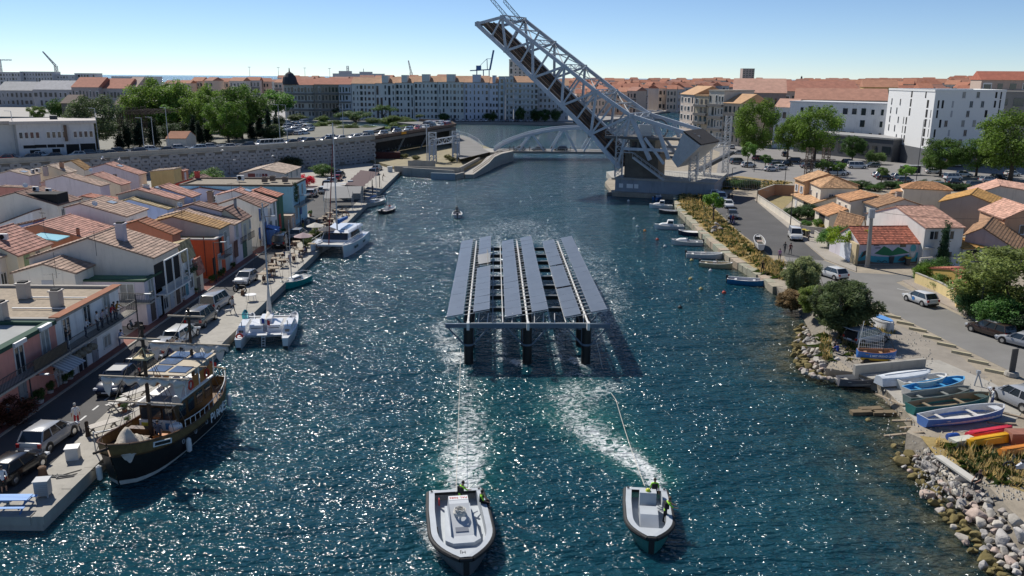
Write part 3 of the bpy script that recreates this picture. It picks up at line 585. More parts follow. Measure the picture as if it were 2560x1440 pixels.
for i in range(2):
 TR['pine%d'%i]=(trunk(.35,.5,.025,6,20+i,.3,.8),leaves('crown',clumps(34,.46,.24,.70,.08,.14,30+i,True),5200,.014,seed=5+i,elong=1.4),(.045,.085,.022))
 TR['cyp%d'%i]=(trunk(.3,.6,.02,3,40+i,.05,.9),leaves('crown',[(np.array((random.gauss(0,.035),random.gauss(0,.035),z)),.155*(1-z)**.6+.02)for z in np.linspace(.1,.95,26)],4200,.016,elong=1.6,seed=9+i),(.022,.045,.018))
 TR['bush%d'%i]=(trunk(.2,.4,.03,5,50+i,.3,.7),leaves('crown',clumps(44,.40,.42,.46,.10,.18,60+i),6500,.022,seed=12+i),(.055,.105,.025))
TR['young']=(trunk(.45,.55,.018,5,70,.15,.85),leaves('crown',clumps(26,.27,.26,.68,.08,.14,71),3000,.024,seed=15),(.085,.16,.03))
TR['feath']=(trunk(.15,.4,.03,9,80,.35,.9),leaves('crown',clumps(90,.42,.42,.48,.06,.15,81),26000,.0125,elong=2.6,outw=.3,seed=16),(.10,.135,.05))
TR['big']=(trunk(.28,.42,.022,8,90,.25,.8),leaves('crown',clumps(90,.40,.41,.56,.06,.13,91),18000,.0125,seed=17),(.10,.16,.026))
TR['airy']=(trunk(.25,.42,.020,8,92,.3,.8),leaves('crown',clumps(80,.42,.38,.56,.06,.12,93),14000,.0125,seed=19,elong=1.5),(.095,.135,.035))
def _palm():
 m=M();m2=M();m.tube((0,0,0),(.02,0,.72),.035,.028,8)
 for i in range(34):
  a=i*2.399;el=R(75-i*4.2);L=.34;prev=Vector((.02,0,.72));d=Vector((math.cos(a)*math.cos(el),math.sin(a)*math.cos(el),math.sin(el)));sd=Vector((-math.sin(a),math.cos(a),0))
  for k in range(5):
   q=prev+d*L/5;d=(d+Vector((0,0,-.22))).normalized();w0=.03*(1-k/5.5);w1=.03*(1-(k+1)/5.5);m2 .quad(prev-sd*w0,q-sd*w1,q+sd*w1,prev+sd*w0);m2 .a.append(random.random());prev=q
 return m.mesh('trunk',BARK),m2 .mesh('crown',LEAF),(.06,.10,.03)
TR['palm']=_palm()
def tree(kind,label,px,py,z,top=None,w=None,h=None,col=None,group=None,cat='tree',name='tree',pos=None,rz=None):
 p=Vector(pos)if pos is not None else G(px,py,z);h=h or GY(px,top,p.y).z-p.z;w=w or h;tm,cm,c=TR[kind];c=col or c
 t=thing(name,label,cat,p,random.random()*6.28 if rz is None else rz,group,(w,w,h));obj('trunk',tm,t)
 k=random.uniform(.85,1.15);obj('crown',cm,t,tuple(v*k for v in c),kind='stuff');return t
def bush(label,px,py,z,w,h,col=None,kind=None,group=None,name='bush',cat='bush',pos=None):
 return tree(kind or random.choice(('bush0','bush1')),label,px,py,z,None,w,h,col,group,cat,name,pos)
CARM=[GLOSS,GLASS,RUBBER,CHROME,LAMP,RED_L,PLATE,BLACK]
CART=dict(hatch=(4.0,1.74,1.47,.92,1.0,.52,1.15),suv=(4.3,1.82,1.60,1.0,1.08,.50,1.05),van=(4.4,1.85,1.84,1.05,.75,.12,.7),sedan=(4.5,1.8,1.42,.88,1.15,.75,1.1),wagon=(4.5,1.78,1.5,.92,1.1,.22,1.0),bigvan=(5.1,1.95,1.98,1.1,.8,.1,.55),coupe=(4.1,1.75,1.36,.82,1.15,.5,1.15))
def car_parts(tp):
 L,Wd,Hh,belt,hood,boot,rake=CART[tp];w=Wd/2;x0=-L/2;x1=L/2;P={}
 xs=[(x0,.42,belt*.72,.80),(x0+.08,.30,belt*.96,.93),(x0+.5,.24,belt,1),(0,.22,belt,1),(x1-hood,.22,belt,1),(x1-hood*.55,.22,belt*.93,.99),(x1-.28,.24,belt*.80,.94),(x1-.06,.28,belt*.66,.82),(x1,.38,belt*.55,.68)]
 b=M();rings=[]
 for x,zb,zt,k in xs:
  y=w*k;rings.append([(x,-y*.9,zb),(x,y*.9,zb),(x,y,zb+.16),(x,y*1.0,zb+(zt-zb)*.62),(x,y*.93,zt-.03),(x,y*.80,zt),(x,-y*.80,zt),(x,-y*.93,zt-.03),(x,-y*1.0,zb+(zt-zb)*.62),(x,-y,zb+.16)])
 b.loft(rings)
 fb,ft=x1-hood+.02,x1-hood-.62*rake*(Hh-belt)/.55;rb,rt=x0+boot*.35+.04,x0+boot+.12
 yb,yt=w*.90,w*.76;zt=Hh-.05
 b.add([(rt,-yt,zt),(ft,-yt,zt),(ft,yt,zt),(rt,yt,zt),(rt+.1,-yt*.86,Hh),(ft-.12,-yt*.86,Hh),(ft-.12,yt*.86,Hh),(rt+.1,yt*.86,Hh)],[(4,5,6,7),(0,1,5,4),(1,2,6,5),(2,3,7,6),(3,0,4,7)])
 c=[(rb,-yb,belt-.02),(fb,-yb,belt-.02),(fb,yb,belt-.02),(rb,yb,belt-.02),(rt,-yt,zt),(ft,-yt,zt),(ft,yt,zt),(rt,yt,zt)]
 c=[Vector(v)for v in c];nb=.5
 for a,d in((1,5),(2,6),(0,4),(3,7)):b.bar(c[a],c[d],.09,.09)
 for s,(i,j,k,l)in((-1,(0,1,5,4)),(1,(3,2,6,7))):
  for f in(.36,.68)if tp in('van','bigvan','wagon','suv')else(.52,):b.bar(c[i].lerp(c[j],f),c[l].lerp(c[k],f*.92+.03),.08,.05)
 P['body']=b
 P['windscreen']=M().add([c[1],c[2],c[6],c[5]],[(0,1,2,3)],1);P['rear_window']=M().add([c[3],c[0],c[4],c[7]],[(0,1,2,3)],1)
 P['side_window']=[M().add([c[0],c[1],c[5],c[4]],[(0,1,2,3)],1),M().add([c[2],c[3],c[7],c[6]],[(0,1,2,3)],1)]
 r=.31 if tp not in('suv','bigvan')else.35;wx=(x0+.78,x1-.82);P['wheel']=[];P['wheel_arch']=[]
 for x in wx:
  for s in(-1,1):
   t=M();t.tube((x,s*(w-.2),r),(x,s*(w+.012),r),r,r,14,2);h=M();h.tube((x,s*(w+.0),r),(x,s*(w+.02),r),r*.64,r*.6,8,3);P['wheel'].append((t,h));P['wheel_arch'].append(M().tube((x,s*(w-.25),r+.02),(x,s*(w+.004),r+.02),r+.07,r+.07,14,7))
 P['headlight']=[M().box(x1-.33,x1-.05,s*w*.80-.17,s*w*.80+.13*1,belt*.60,belt*.75,4)for s in(-1,1)]
 P['tail_light']=[M().box(x0-.015,x0+.12,s*w*.80-.11,s*w*.80+.11,belt*.66,belt*.92,5)for s in(-1,1)]
 P['mirror']=[M().box(fb-.42,fb-.30,s*(w+.04)-.08,s*(w+.04)+.08,belt,belt+.14,0)for s in(-1,1)]
 P['number_plate']=[M().box(x0-.03,x0+.02,-.26,.26,.55,.66,6),M().box(x1-.02,x1+.02,-.26,.26,.38,.48,6)]
 P['bumper']=[M().box(x0-.02,x0+.14,-w*.82,w*.82,.28,.44,7),M().box(x1-.14,x1+.015,-w*.72,w*.72,.24,.38,7)]
 return P
CARC={}
def _carmesh(tp):
 if tp in CARC:return CARC[tp]
 P=car_parts(tp);allm=M();d={}
 def each(k,v):
  if isinstance(v,list):return[each(k,q)for q in v]
  if isinstance(v,tuple):return tuple(each(k,q)for q in v)
  allm.add(v.v,v.f,v.m[0])if k!='bumper' else allm.add(v.v,v.f,7)
  return v.mesh(k,CARM)
 for k,v in P.items():d[k]=each(k,v)
 for k in('body',):d[k].polygons.foreach_set('use_smooth',[True]*len(d[k].polygons));d[k].set_sharp_from_angle(angle=R(35))
 am=allm.mesh('car',CARM);am.polygons.foreach_set('use_smooth',[True]*len(am.polygons));am.set_sharp_from_angle(angle=R(35))
 CARC[tp]=(d,am);return CARC[tp]
CN=dict(white=(.68,.68,.66),silver=(.36,.37,.385),grey=(.12,.125,.13),black=(.012,.012,.014),navy=(.02,.03,.06),red=(.35,.03,.025),blue=(.04,.10,.24),brown=(.05,.032,.028),beige=(.45,.40,.33),lblue=(.22,.30,.38),green=(.03,.08,.05))
def car(tp,c,label,p,heading,near=False,group=None,roof=None,name='car',cat='car',z=None):
 """heading: degrees, 0 = nose to +X"""
 d,am=_carmesh(tp);rz=R(heading)
 if not near:return obj(name,am,None,CN[c],p,rz,label,cat,group)
 t=thing(name,label,cat,p,rz,group)
 for k,v in d.items():
  if k=='wheel':
   for ty,rim in v:q=obj('wheel',ty,t);obj('rim',rim,q)
  elif isinstance(v,list):
   for q in v:obj(k,q,t,CN[c])
  else:obj(k,v,t,CN[c])
 if roof:
  L,Wd,Hh,*_=CART[tp];b=car_parts(tp)['body'];M().box(-.95,.35,-Wd*.32,Wd*.32,Hh,Hh+.015).build('roof_panel',GLOSS,t,col=roof)
 return t
POSES={}
def person_mesh(pose):
 if pose in POSES:return POSES[pose]
 v=[];e=[];r=[];tg=[]
 def add(p,rad,par,tag_):v.append(Vector(p));r.append(rad);tg.append(tag_);(par is not None)and e.append((par,len(v)-1));return len(v)-1
 sit=pose.startswith('sit');lean={'lean':.35,'bend':.75}.get(pose,.06 if not sit else.1);hz=.95 if not sit else.50;ox=0
 pel=add((0,0,hz),.135,None,'leg');f=math.sin(lean);u=math.cos(lean)
 sp=add((0,f*.2,hz+.2*u),.12,pel,'torso');chs=add((0,f*.42,hz+.42*u),.145,sp,'torso');nk=add((0,f*.54,hz+.54*u),.055,chs,'skin')
 h0=add((0,f*.60+.02,hz+.61*u),.082,nk,'skin');h1=add((0,f*.70+.02,hz+.72*u),.086,h0,'skin');ns=add((0,f*.63+.105,hz+.645*u),.018,h0,'skin')
 sw={'walk':.30,'walk2':-.28,'crouch':0}.get(pose,.04)
 for s in(-1,1):
  d=s*sw
  if sit:hp=add((s*.10,.06,hz-.02),.09,pel,'leg');kn=add((s*.13,.46,hz+.02),.065,hp,'leg');an=add((s*.13,.50,hz-.38),.042,kn,'shin');to=add((s*.14,.66,hz-.43),.036,an,'shoe')
  else:hp=add((s*.095,0,hz-.07),.088,pel,'leg');kn=add((s*.105,d*.75+.03,.50),.062,hp,'leg');an=add((s*.105,d*1.25-.02,.10+max(0,-d)*.3),.042,kn,'shin');to=add((s*.12,d*1.25+.15,.04),.036,an,'shoe')
  bx,by,bz=0,f*.40,hz+.46*u;sh=add((s*.185,by,bz),.062,chs,'torso');ad=-d*.8
  arms={'sit':((.22,.12,-.22),(.15,.36,-.36)),'sit_work':((.25,.18,-.20),(.10,.44,-.22)),'lean':((.25,.2,-.2),(.20,.42,-.28)),'phone':((.24,.14,-.22),(.08,.32,.06)),'bend':((.2,.14,-.26),(.15,.30,-.5)),'point':((.26,.15,-.18),(.3,.5,-.02)),'cycle':((.24,.2,-.2),(.22,.45,-.3))}.get(pose,((.24,ad*.5-.01,-.28),(.25,ad+.07,-.53)))
  el=add((s*arms[0][0],by+arms[0][1],bz+arms[0][2]),.046,sh,'sleeve');wr=add((s*arms[1][0],by+arms[1][1],bz+arms[1][2]),.031,el,'skin')
  dr=(v[wr]-v[el]).normalized();pa=add(v[wr]+dr*.07,.034,wr,'skin');sd=dr.cross(Vector((0,0,1)))if abs(dr.z)<.9 else Vector((0,1,0));sd.normalize()
  for q in range(4):add(v[pa]+dr*(.085-abs(q-1.3)*.01)+sd*(q-1.5)*.022+Vector((0,.012,0)),.009,pa,'skin')
  add(v[wr]+dr*.06+sd*.055,.011,wr,'skin')
 me=bpy.data.meshes.new('p');me.from_pydata(v,e,[]);o=bpy.data.objects.new('tmp',me);COL.objects.link(o)
 md=o.modifiers.new('s','SKIN');md.use_smooth_shade=True;md.branch_smoothing=.4
 for i,sv in enumerate(me.skin_vertices[0].data):sv.radius=(r[i],r[i]*(.72 if tg[i]in('torso',)or i==0 else 1));sv.use_root=(i==0)
 ms=o.modifiers.new('u','SUBSURF');ms.levels=1;ms.render_levels=1
 dg=bpy.context.evaluated_depsgraph_get();ev=o.evaluated_get(dg);out=bpy.data.meshes.new_from_object(ev);bpy.data.objects.remove(o)
 segs=[(v[a],v[b],tg[b],r[b])for a,b in e];idx=[]
 MI=dict(skin=0,torso=1,sleeve=1,leg=2,shin=3,shoe=4)
 for p in out.polygons:
  c=p.center;best=None
  for a,b,k,rr in segs:
   ab=b-a;t=max(0,min(1,(c-a).dot(ab)/max(ab.length_squared,1e-9)));dd=(c-a-ab*t).length-rr*.8
   if best is None or dd<best[0]:best=(dd,k)
  idx.append(MI[best[1]])
 out.polygons.foreach_set('material_index',idx);out.polygons.foreach_set('use_smooth',[True]*len(idx))
 hd=(v[h0]+v[h1])/2+Vector((0,-.008,.035));POSES[pose]=(out,hd);return POSES[pose]
SKIN=mat('skin',(.36,.20,.13),rough=.6,var=.05);SHOE=mat('shoe',(.03,.03,.03),rough=.7)
def clothm(c):return mat('cloth_%02x%02x%02x'%tuple(int(x*255)for x in c),c,rough=.95,var=.12,scale=9)
HAIR=M().lathe([(.02,.105),(.06,.095),(.092,.05),(.098,0),(.09,-.045),(.0,-.05)],10).mesh('hair',[PLAIN]);HAIR.polygons.foreach_set('use_smooth',[True]*len(HAIR.polygons))
CAP=M().lathe([(.02,.11),(.07,.10),(.10,.05),(.102,.0),(.0,0)],10).box(-.06,.06,.08,.19,-.005,.012).mesh('cap',[PLAIN])
def person(label,p,face,top=(.5,.5,.5),leg=(.03,.03,.05),pose='stand',hair=(.03,.022,.015),shorts=False,cap=None,vest=None,scale=1.,group=None):
 """face: heading in degrees, 0 = +Y, counter-clockwise"""
 src,hd=person_mesh(pose);me=src.copy()
 for m_ in(SKIN,clothm(top),clothm(leg),SKIN if shorts else clothm(leg),SHOE):me.materials.append(m_)
 t=obj('person',me,None,None,p,R(face),label,'person',group,scale=scale)
 obj('cap' if cap else 'hair',CAP if cap else HAIR,t,cap or hair,hd)
 if vest:
  f=M();f.loft([[(a*.165,b*.125+.05,z)for a,b in((-1,-1),(1,-1),(1,1),(-1,1))]for z in(1.02 if not pose.startswith('sit')else.58,1.40 if not pose.startswith('sit')else.95)]);f.build('life_vest',CLOTH,t,col=vest)
 return t
for _p in('stand','walk','walk2','sit','sit_work','lean','phone'):person_mesh(_p)
def hull(m,L,B,H,draft=.25,bow=.55,sheer=.3,transom=.8,n=14,mi=0,rim=1,deck=None,deckz=0.,flare=.72,inner=None,wall=.06,vbow=.9):
 """hull along +X (bow); returns outline function. rim strip at the gunwale; inner = material of an open boat's inside"""
 outs=[];ins=[]
 for i in range(n+1):
  t=i/n;x=-L/2+L*t;k=1.0 if t<bow else math.sqrt(max(0.,1-((t-bow)/(1-bow))**2.0));k*=transom+(1-transom)*min(1,t/.35)
  b=max(B/2*k,.015);zt=H+sheer*max(0,(t-.35)/.65)**2+sheer*.15*max(0,(.3-t)/.3);rake=max(0,t-.75)*vbow*.35
  outs.append([(x-rake*2.0,-b*.22,-draft),(x-rake,-b*flare,-draft*.2),(x,-b,zt),(x,b,zt),(x-rake,b*flare,-draft*.2),(x-rake*2.0,b*.22,-draft)])
  ins.append((x,max(b-wall,.005),zt))
 b0=len(m.v)
 for q in outs:m.v+=q
 for i in range(n):
  for a,b in((0,1),(1,2),(3,4),(4,5),(5,0)):m.f.append((b0+i*6+a,b0+(i+1)*6+a,b0+(i+1)*6+b,b0+i*6+b));m.m.append(mi)
 m.f.append(tuple(b0+k for k in range(6)));m.m.append(mi);m.f.append(tuple(b0+n*6+k for k in range(5,-1,-1)));m.m.append(mi)
 c0=len(m.v)
 for i,(x,b,z)in enumerate(ins):
  xx=max(x,-L/2+wall)if i==0 else min(x,L/2-wall*2);zz=z if inner is None else z;dz=deckz if deck is None else deckz
  m.v+=[(xx,-b,z),(xx,b,z),(xx,-b*.9,deckz),(xx,b*.9,deckz)]
 for i in range(n):
  o0,o1,k0,k1=b0+i*6,b0+(i+1)*6,c0+i*4,c0+(i+1)*4
  m.f+=[(o0+2,o1+2,k1,k0),(o0+3,k0+1,k1+1,o1+3)];m.m+=[rim,rim]
  im=inner if inner is not None else rim;dk=deck if deck is not None else im
  m.f+=[(k0,k1,k1+2,k0+2),(k0+1,k0+3,k1+3,k1+1),(k0+2,k1+2,k1+3,k0+3)];m.m+=[im,im,dk]
 m.f+=[(b0+2,c0,c0+1,b0+3),(c0,c0+2,c0+3,c0+1)];m.m+=[rim,inner if inner is not None else rim]
 return outs,ins
def outboard(t,x,z,s=1.,col=(.03,.03,.035)):
 m=M();m.box(-.18,.12,-.15,.15,.12,.5);m.box(-.12,.0,-.07,.07,-.5,.12);m.box(.1,.2,-.1,.1,-.05,.2);return m.build('outboard_motor',PLAIN,t,col=col,loc=(x,0,z))
def lattice(m,p,q,w,n=8,t=.12,mi=0,w2=None):
 p=Vector(p);q=Vector(q);d=(q-p).normalized();w2=w2 or w
 u=d.cross(Vector((0,1,0))if abs(d.y)<.9 else Vector((1,0,0))).normalized();v=d.cross(u).normalized()
 cs=lambda f:[p.lerp(q,f)+(u*a+v*b)*((w+(w2-w)*f)/2)for a,b in((-1,-1),(1,-1),(1,1),(-1,1))]
 C0,C1=cs(0),cs(1)
 for a,b in zip(C0,C1):m.bar(a,b,t,m=mi)
 for i in range(n):
  A,B=cs(i/n),cs((i+1)/n)
  for k in range(4):m.bar(A[k],B[(k+1)%4]if i%2 else B[k-1],t*.6,m=mi);m.bar(B[k],B[(k+1)%4],t*.6,m=mi)
 return m
def sheet(name,pts,z,mt,th=.03,kind='structure',col=None):return M().prism([(p[0],p[1])for p in pts],z-th,z,bottom=True).build(name,mt,kind=kind,col=col)
PAVE=mat('red_paving',(.22,.09,.07),rough=.9,var=.2,scale=2,bump=.15)
YPAINT=mat('road_paint',(.6,.6,.58),rough=.8,var=.15,scale=5)
def street():
 sheet('street_asphalt',[(-35.0,44),(-29.15,44),(-30.2,62),(-31.6,90),(-32.2,112),(-30.5,150),(-31.5,182),(-58,182),(-60,150),(-36,146),(-35.2,128)],QZ+.006,[ASPH],.02)
 sheet('house_pavement',[(-36.6,44),(-35.15,44),(-35.3,128),(-36.6,128)],QZ+.10,[PAVE],.12)
 k=M();y=44.
 ko=M().box(-.09,.09,0,.98,0,.13).mesh('kerb_stone',CONC)
 kb=obj('kerb',None,kind='structure')
 while y<128:obj('kerb_stone',ko,kb,loc=(-35.06,y,QZ));y+=1.0
 for i in range(7):
  y=49+i*1.9;sheet('road_marking',[(-31.0-i*.03,y),(-30.85-i*.03,y),(-30.85-i*.03,y+.9),(-31.0-i*.03,y+.9)],QZ+.012,[YPAINT],.004)
 for px,py,w,h in((10,1140,1.6,.8),(70,1060,1.4,.7),(120,1060,1.2,.5)):p=G(px,py,QZ);sheet('road_patch',[(p.x,p.y),(p.x+w,p.y+.1),(p.x+w,p.y+h),(p.x,p.y+h)],QZ+.011,[ASPHL],.004)
 cop=obj('quay_coping',None,kind='structure');me=M().box(-.55,.06,0,1,-.5,.05).mesh('coping_stone',CONC)
 y=41.4;k=0
 while y<214:
  L=random.uniform(2.2,3.4);L=min(L,214.5-y);obj('coping_stone',me,cop,loc=(QX(y)+.02,y,QZ+random.uniform(-.01,.02)),rz=.0185,scale=(1,L-.03,1));y+=L
 fr=obj('quay_front',None,kind='structure');x=QX(41.4)-.05
 me=M().box(-1,0,-.06,.5,-.5,.05).mesh('coping_stone',CONC)
 while x>-60:L=random.uniform(2.4,3.2);obj('coping_stone',me,fr,loc=(x-.6,41.4,QZ+random.uniform(-.01,.02)),scale=(L-.03,1,1));x-=L
 for i,(a,b)in enumerate((((705,628),(800,600)),((610,700),(735,650)))):
  pass
street()
WT=[G(-90,414,5.4),G(0,407,5.6),G(150,399,5.95),G(300,390,6.3),G(470,381,6.6),G(640,372,7.0),G(790,360,7.3),G(937,346,7.6)]
VE=Vector((-20.6,300,8.0))
def rwall():
 t=thing('retaining_wall','long grey precast concrete wall with square bosses carrying the road','wall',WT[3]-Vector((0,0,6)))
 L=t.location;pm=mat('precast_panel',(.33,.33,.335),rough=.9,var=.16,scale=.5,stain=.25,bump=.15)
 core=M();S=0;pans=[]
 pan=M();e=.03
 pan.loft([[(x*(1-.03*k),-.12*k,z*(1-.03*k))for x,z in((-.5,-.28),(-.36,-.28),(-.28,-.5),(.28,-.5),(.36,-.28),(.5,-.28),(.5,.28),(.36,.28),(.28,.5),(-.28,.5),(-.36,.28),(-.5,.28))]for k in(0,1)])
 pm_=pan.mesh('panel',pm)
 bos=M().box(-.5,.5,-.3,0,-.5,.5).mesh('boss',mat('boss_dark',(.10,.10,.105),var=.1));cnt=0
 for a,b in zip(WT,WT[1:]):
  d=Vector((b.x-a.x,b.y-a.y,0));n=Vector((d.y,-d.x,0)).normalized();ln=d.length;ang=math.atan2(d.y,d.x)
  core.add([(a.x-L.x,a.y-L.y,-L.z),(b.x-L.x,b.y-L.y,-L.z),(b.x-L.x,b.y-L.y,b.z-L.z),(a.x-L.x,a.y-L.y,a.z-L.z)],[(0,1,2,3)])
  nn=max(1,round(ln/2.05));w=ln/nn
  for i in range(nn):
   f=(i+.5)/nn;zt=a.z+(b.z-a.z)*f;row=0;z=zt-.85-(.8 if(cnt%2)else 0)
   if a.x>-38:continue
   while z>1.0:
    p=Vector((a.x+d.x*f,a.y+d.y*f,z))+n*.02;o=obj('panel',pm_,None,None,p,ang,scale=(w*1.16,1,1.52));wp(o,t)
    q=obj('boss',bos,o,loc=(0,-.12,0),scale=(.2,1,.2));z-=1.6
   cnt+=1
 core.build('wall',CONCD,t)
 pa=M()
 for a,b in zip(WT,WT[1:]+[None]):
  if b is None:break
  d=(b-a);pa.bar(Vector((a.x,a.y,a.z+.45))-L,Vector((b.x,b.y,b.z+.45))-L,.35,.95);pa.bar(Vector((a.x,a.y,a.z-.12))-L-Vector((0,.15,0)),Vector((b.x,b.y,b.z-.12))-L-Vector((0,.15,0)),.5,.28)
 pa.build('parapet',CONC,t)
rwall()
def off_line(pts,o):
 out=[]
 for i,p in enumerate(pts):
  a=pts[max(0,i-1)];b=pts[min(len(pts)-1,i+1)];d=Vector((b.x-a.x,b.y-a.y,0)).normalized();n=Vector((-d.y,d.x,0));out.append(p+n*o)
 return out
ROAD=WT+[VE]
def road_and_plateau():
 a=off_line(ROAD,.1);b=off_line(ROAD,9.5);m=M()
 for i in range(len(a)-1):m.quad(a[i],a[i+1],b[i+1],b[i])
 struct('elevated_road',m,[ASPHL])
 c=off_line(WT,9.4);pl=M();back=[Vector((-260,330,5)),Vector((-230,330,5.4)),Vector((-170,335,5.6)),Vector((-130,335,5.9)),Vector((-110,335,6.2)),Vector((-90,332,6.5)),Vector((-70,325,6.6)),Vector((-48,312,6.8))]
 for i in range(len(c)-1):pl.quad(c[i]-Vector((0,0,.15)),c[i+1]-Vector((0,0,.15)),back[i+1],back[i]);pl.quad(back[i],back[i+1],Vector((back[i+1].x,back[i+1].y,0)),Vector((back[i].x,back[i].y,0)))
 struct('plateau_ground',pl,[mat('rail_ground',(.12,.115,.085),var=.3,scale=.3)])
 g=thing('guard_rail','galvanised guard rail along the far side of the elevated road','guard rail',ROAD[3])
 e=off_line(ROAD,9.2);mm=M()
 for i in range(len(e)-1):
  mm.bar(e[i]+Vector((0,0,.65))-g.location,e[i+1]+Vector((0,0,.65))-g.location,.06,.3)
  n=int((e[i+1]-e[i]).length/4)
  for k in range(n):p=e[i].lerp(e[i+1],k/n)-g.location;mm.bar(p,p+Vector((0,0,.8)),.08)
 mm.build('rail',STEEL,g)
road_and_plateau()
def viaduct():
 t=thing('viaduct','concrete road viaduct curving over the quay with brown parapet','viaduct',(-32,268,1));L=t.location
 A=WT[-1];d=(VE-A);n=Vector((-d.y,d.x,0)).normalized();q=[A,A+d,A+d+n*10,A+n*10]
 q2=[VE+n*10,VE,VE+Vector((-3,14,.2)),VE+Vector((-16,26,.3)),VE+Vector((-24,20,.2))]
 m=M();
 for z0,z1,P in((-1.3,-.35,q),(-1.2,-.3,q2)):
  m.add([(p.x-L.x,p.y-L.y,p.z+z-L.z)for z in(z0,z1)for p in P],[tuple(range(len(P))),tuple(range(2*len(P)-1,len(P)-1,-1))]+[(i,(i+1)%len(P),len(P)+(i+1)%len(P),len(P)+i)for i in range(len(P))])
 m.build('deck',CONCD,t)
 rd=M().add([(p.x-L.x,p.y-L.y,p.z-.28-L.z)for p in q2],[tuple(range(5))]);rd.build('roadway',ASPHL,t)
 pm=M();sl=d/12
 for i in range(12):
  a=A+sl*i-n*.15;b=A+sl*(i+1)-n*.15;pm.bar(a+Vector((0,0,.35))-L,b-sl*.02+Vector((0,0,.35))-L,.25,.85)
 for a,b in((VE,VE+Vector((-3,14,.2))),(VE+Vector((-3,14,.2)),VE+Vector((-16,26,.3)))):pm.bar(a+Vector((0,0,.35))-L,b+Vector((0,0,.35))-L,.25,.85)
 pm.build('parapet',mat('brown_parapet',(.14,.095,.07),var=.2),t)
 b=M().box(-2.5,0,0,2.2,-8,-1.3);b.build('pier',CONC,t,loc=VE-L)
 ab=M();p0=VE+n*1+Vector((-1,3,0));ab.bar(p0+Vector((0,0,-4.5))-L,p0+n*10+Vector((0,0,-4.5))-L,1.2,6.6);ab.build('abutment',CONCD,t)
 bw=M();w0=A+n*11-d*.05;w1=A+d+n*11;bw.bar(w0+Vector((0,0,-4))-L,w1+Vector((0,0,-4))-L,.5,6.4);wo=bw.build('back_wall',mat('dark_back_wall',(.06,.055,.05),var=.4,scale=.5),t)  # back wall below the deck, coloured very dark with mottling
 gf=M();rg=random.Random(3)
 for k in range(16):
  f=.22+k*.036;c=w0 .lerp(w1,f)-n*.3+Vector((0,0,-6.1));u=d.normalized()
  for s in range(4):a=c+u*rg.uniform(-.5,.5)+Vector((0,0,rg.uniform(-.7,.7)));b2=c+u*rg.uniform(-.5,.5)+Vector((0,0,rg.uniform(-.7,.7)));gf.bar(a-L,b2-L,.2,.05)
 gf.build('graffiti',mat('graffiti_white',(.42,.42,.4),var=.2),t,kind='stuff')
 M().box(-.05,.05,-1.7,1.7,-.35,.35).build('banner',mat('banner_orange',(.75,.33,.02),var=.05),t,loc=A+d*.30-n*.32+Vector((0,0,.3))-L,rz=math.atan2(d.y,d.x)-math.pi/2)
 for f in(.33,.62):c=A+d*f+n*.5;M().bar(c+Vector((0,0,-1.3))-L,c+n*3.2+Vector((-.0,0,-6.8))-L,.4).build('strut',STEEL,t)
viaduct()
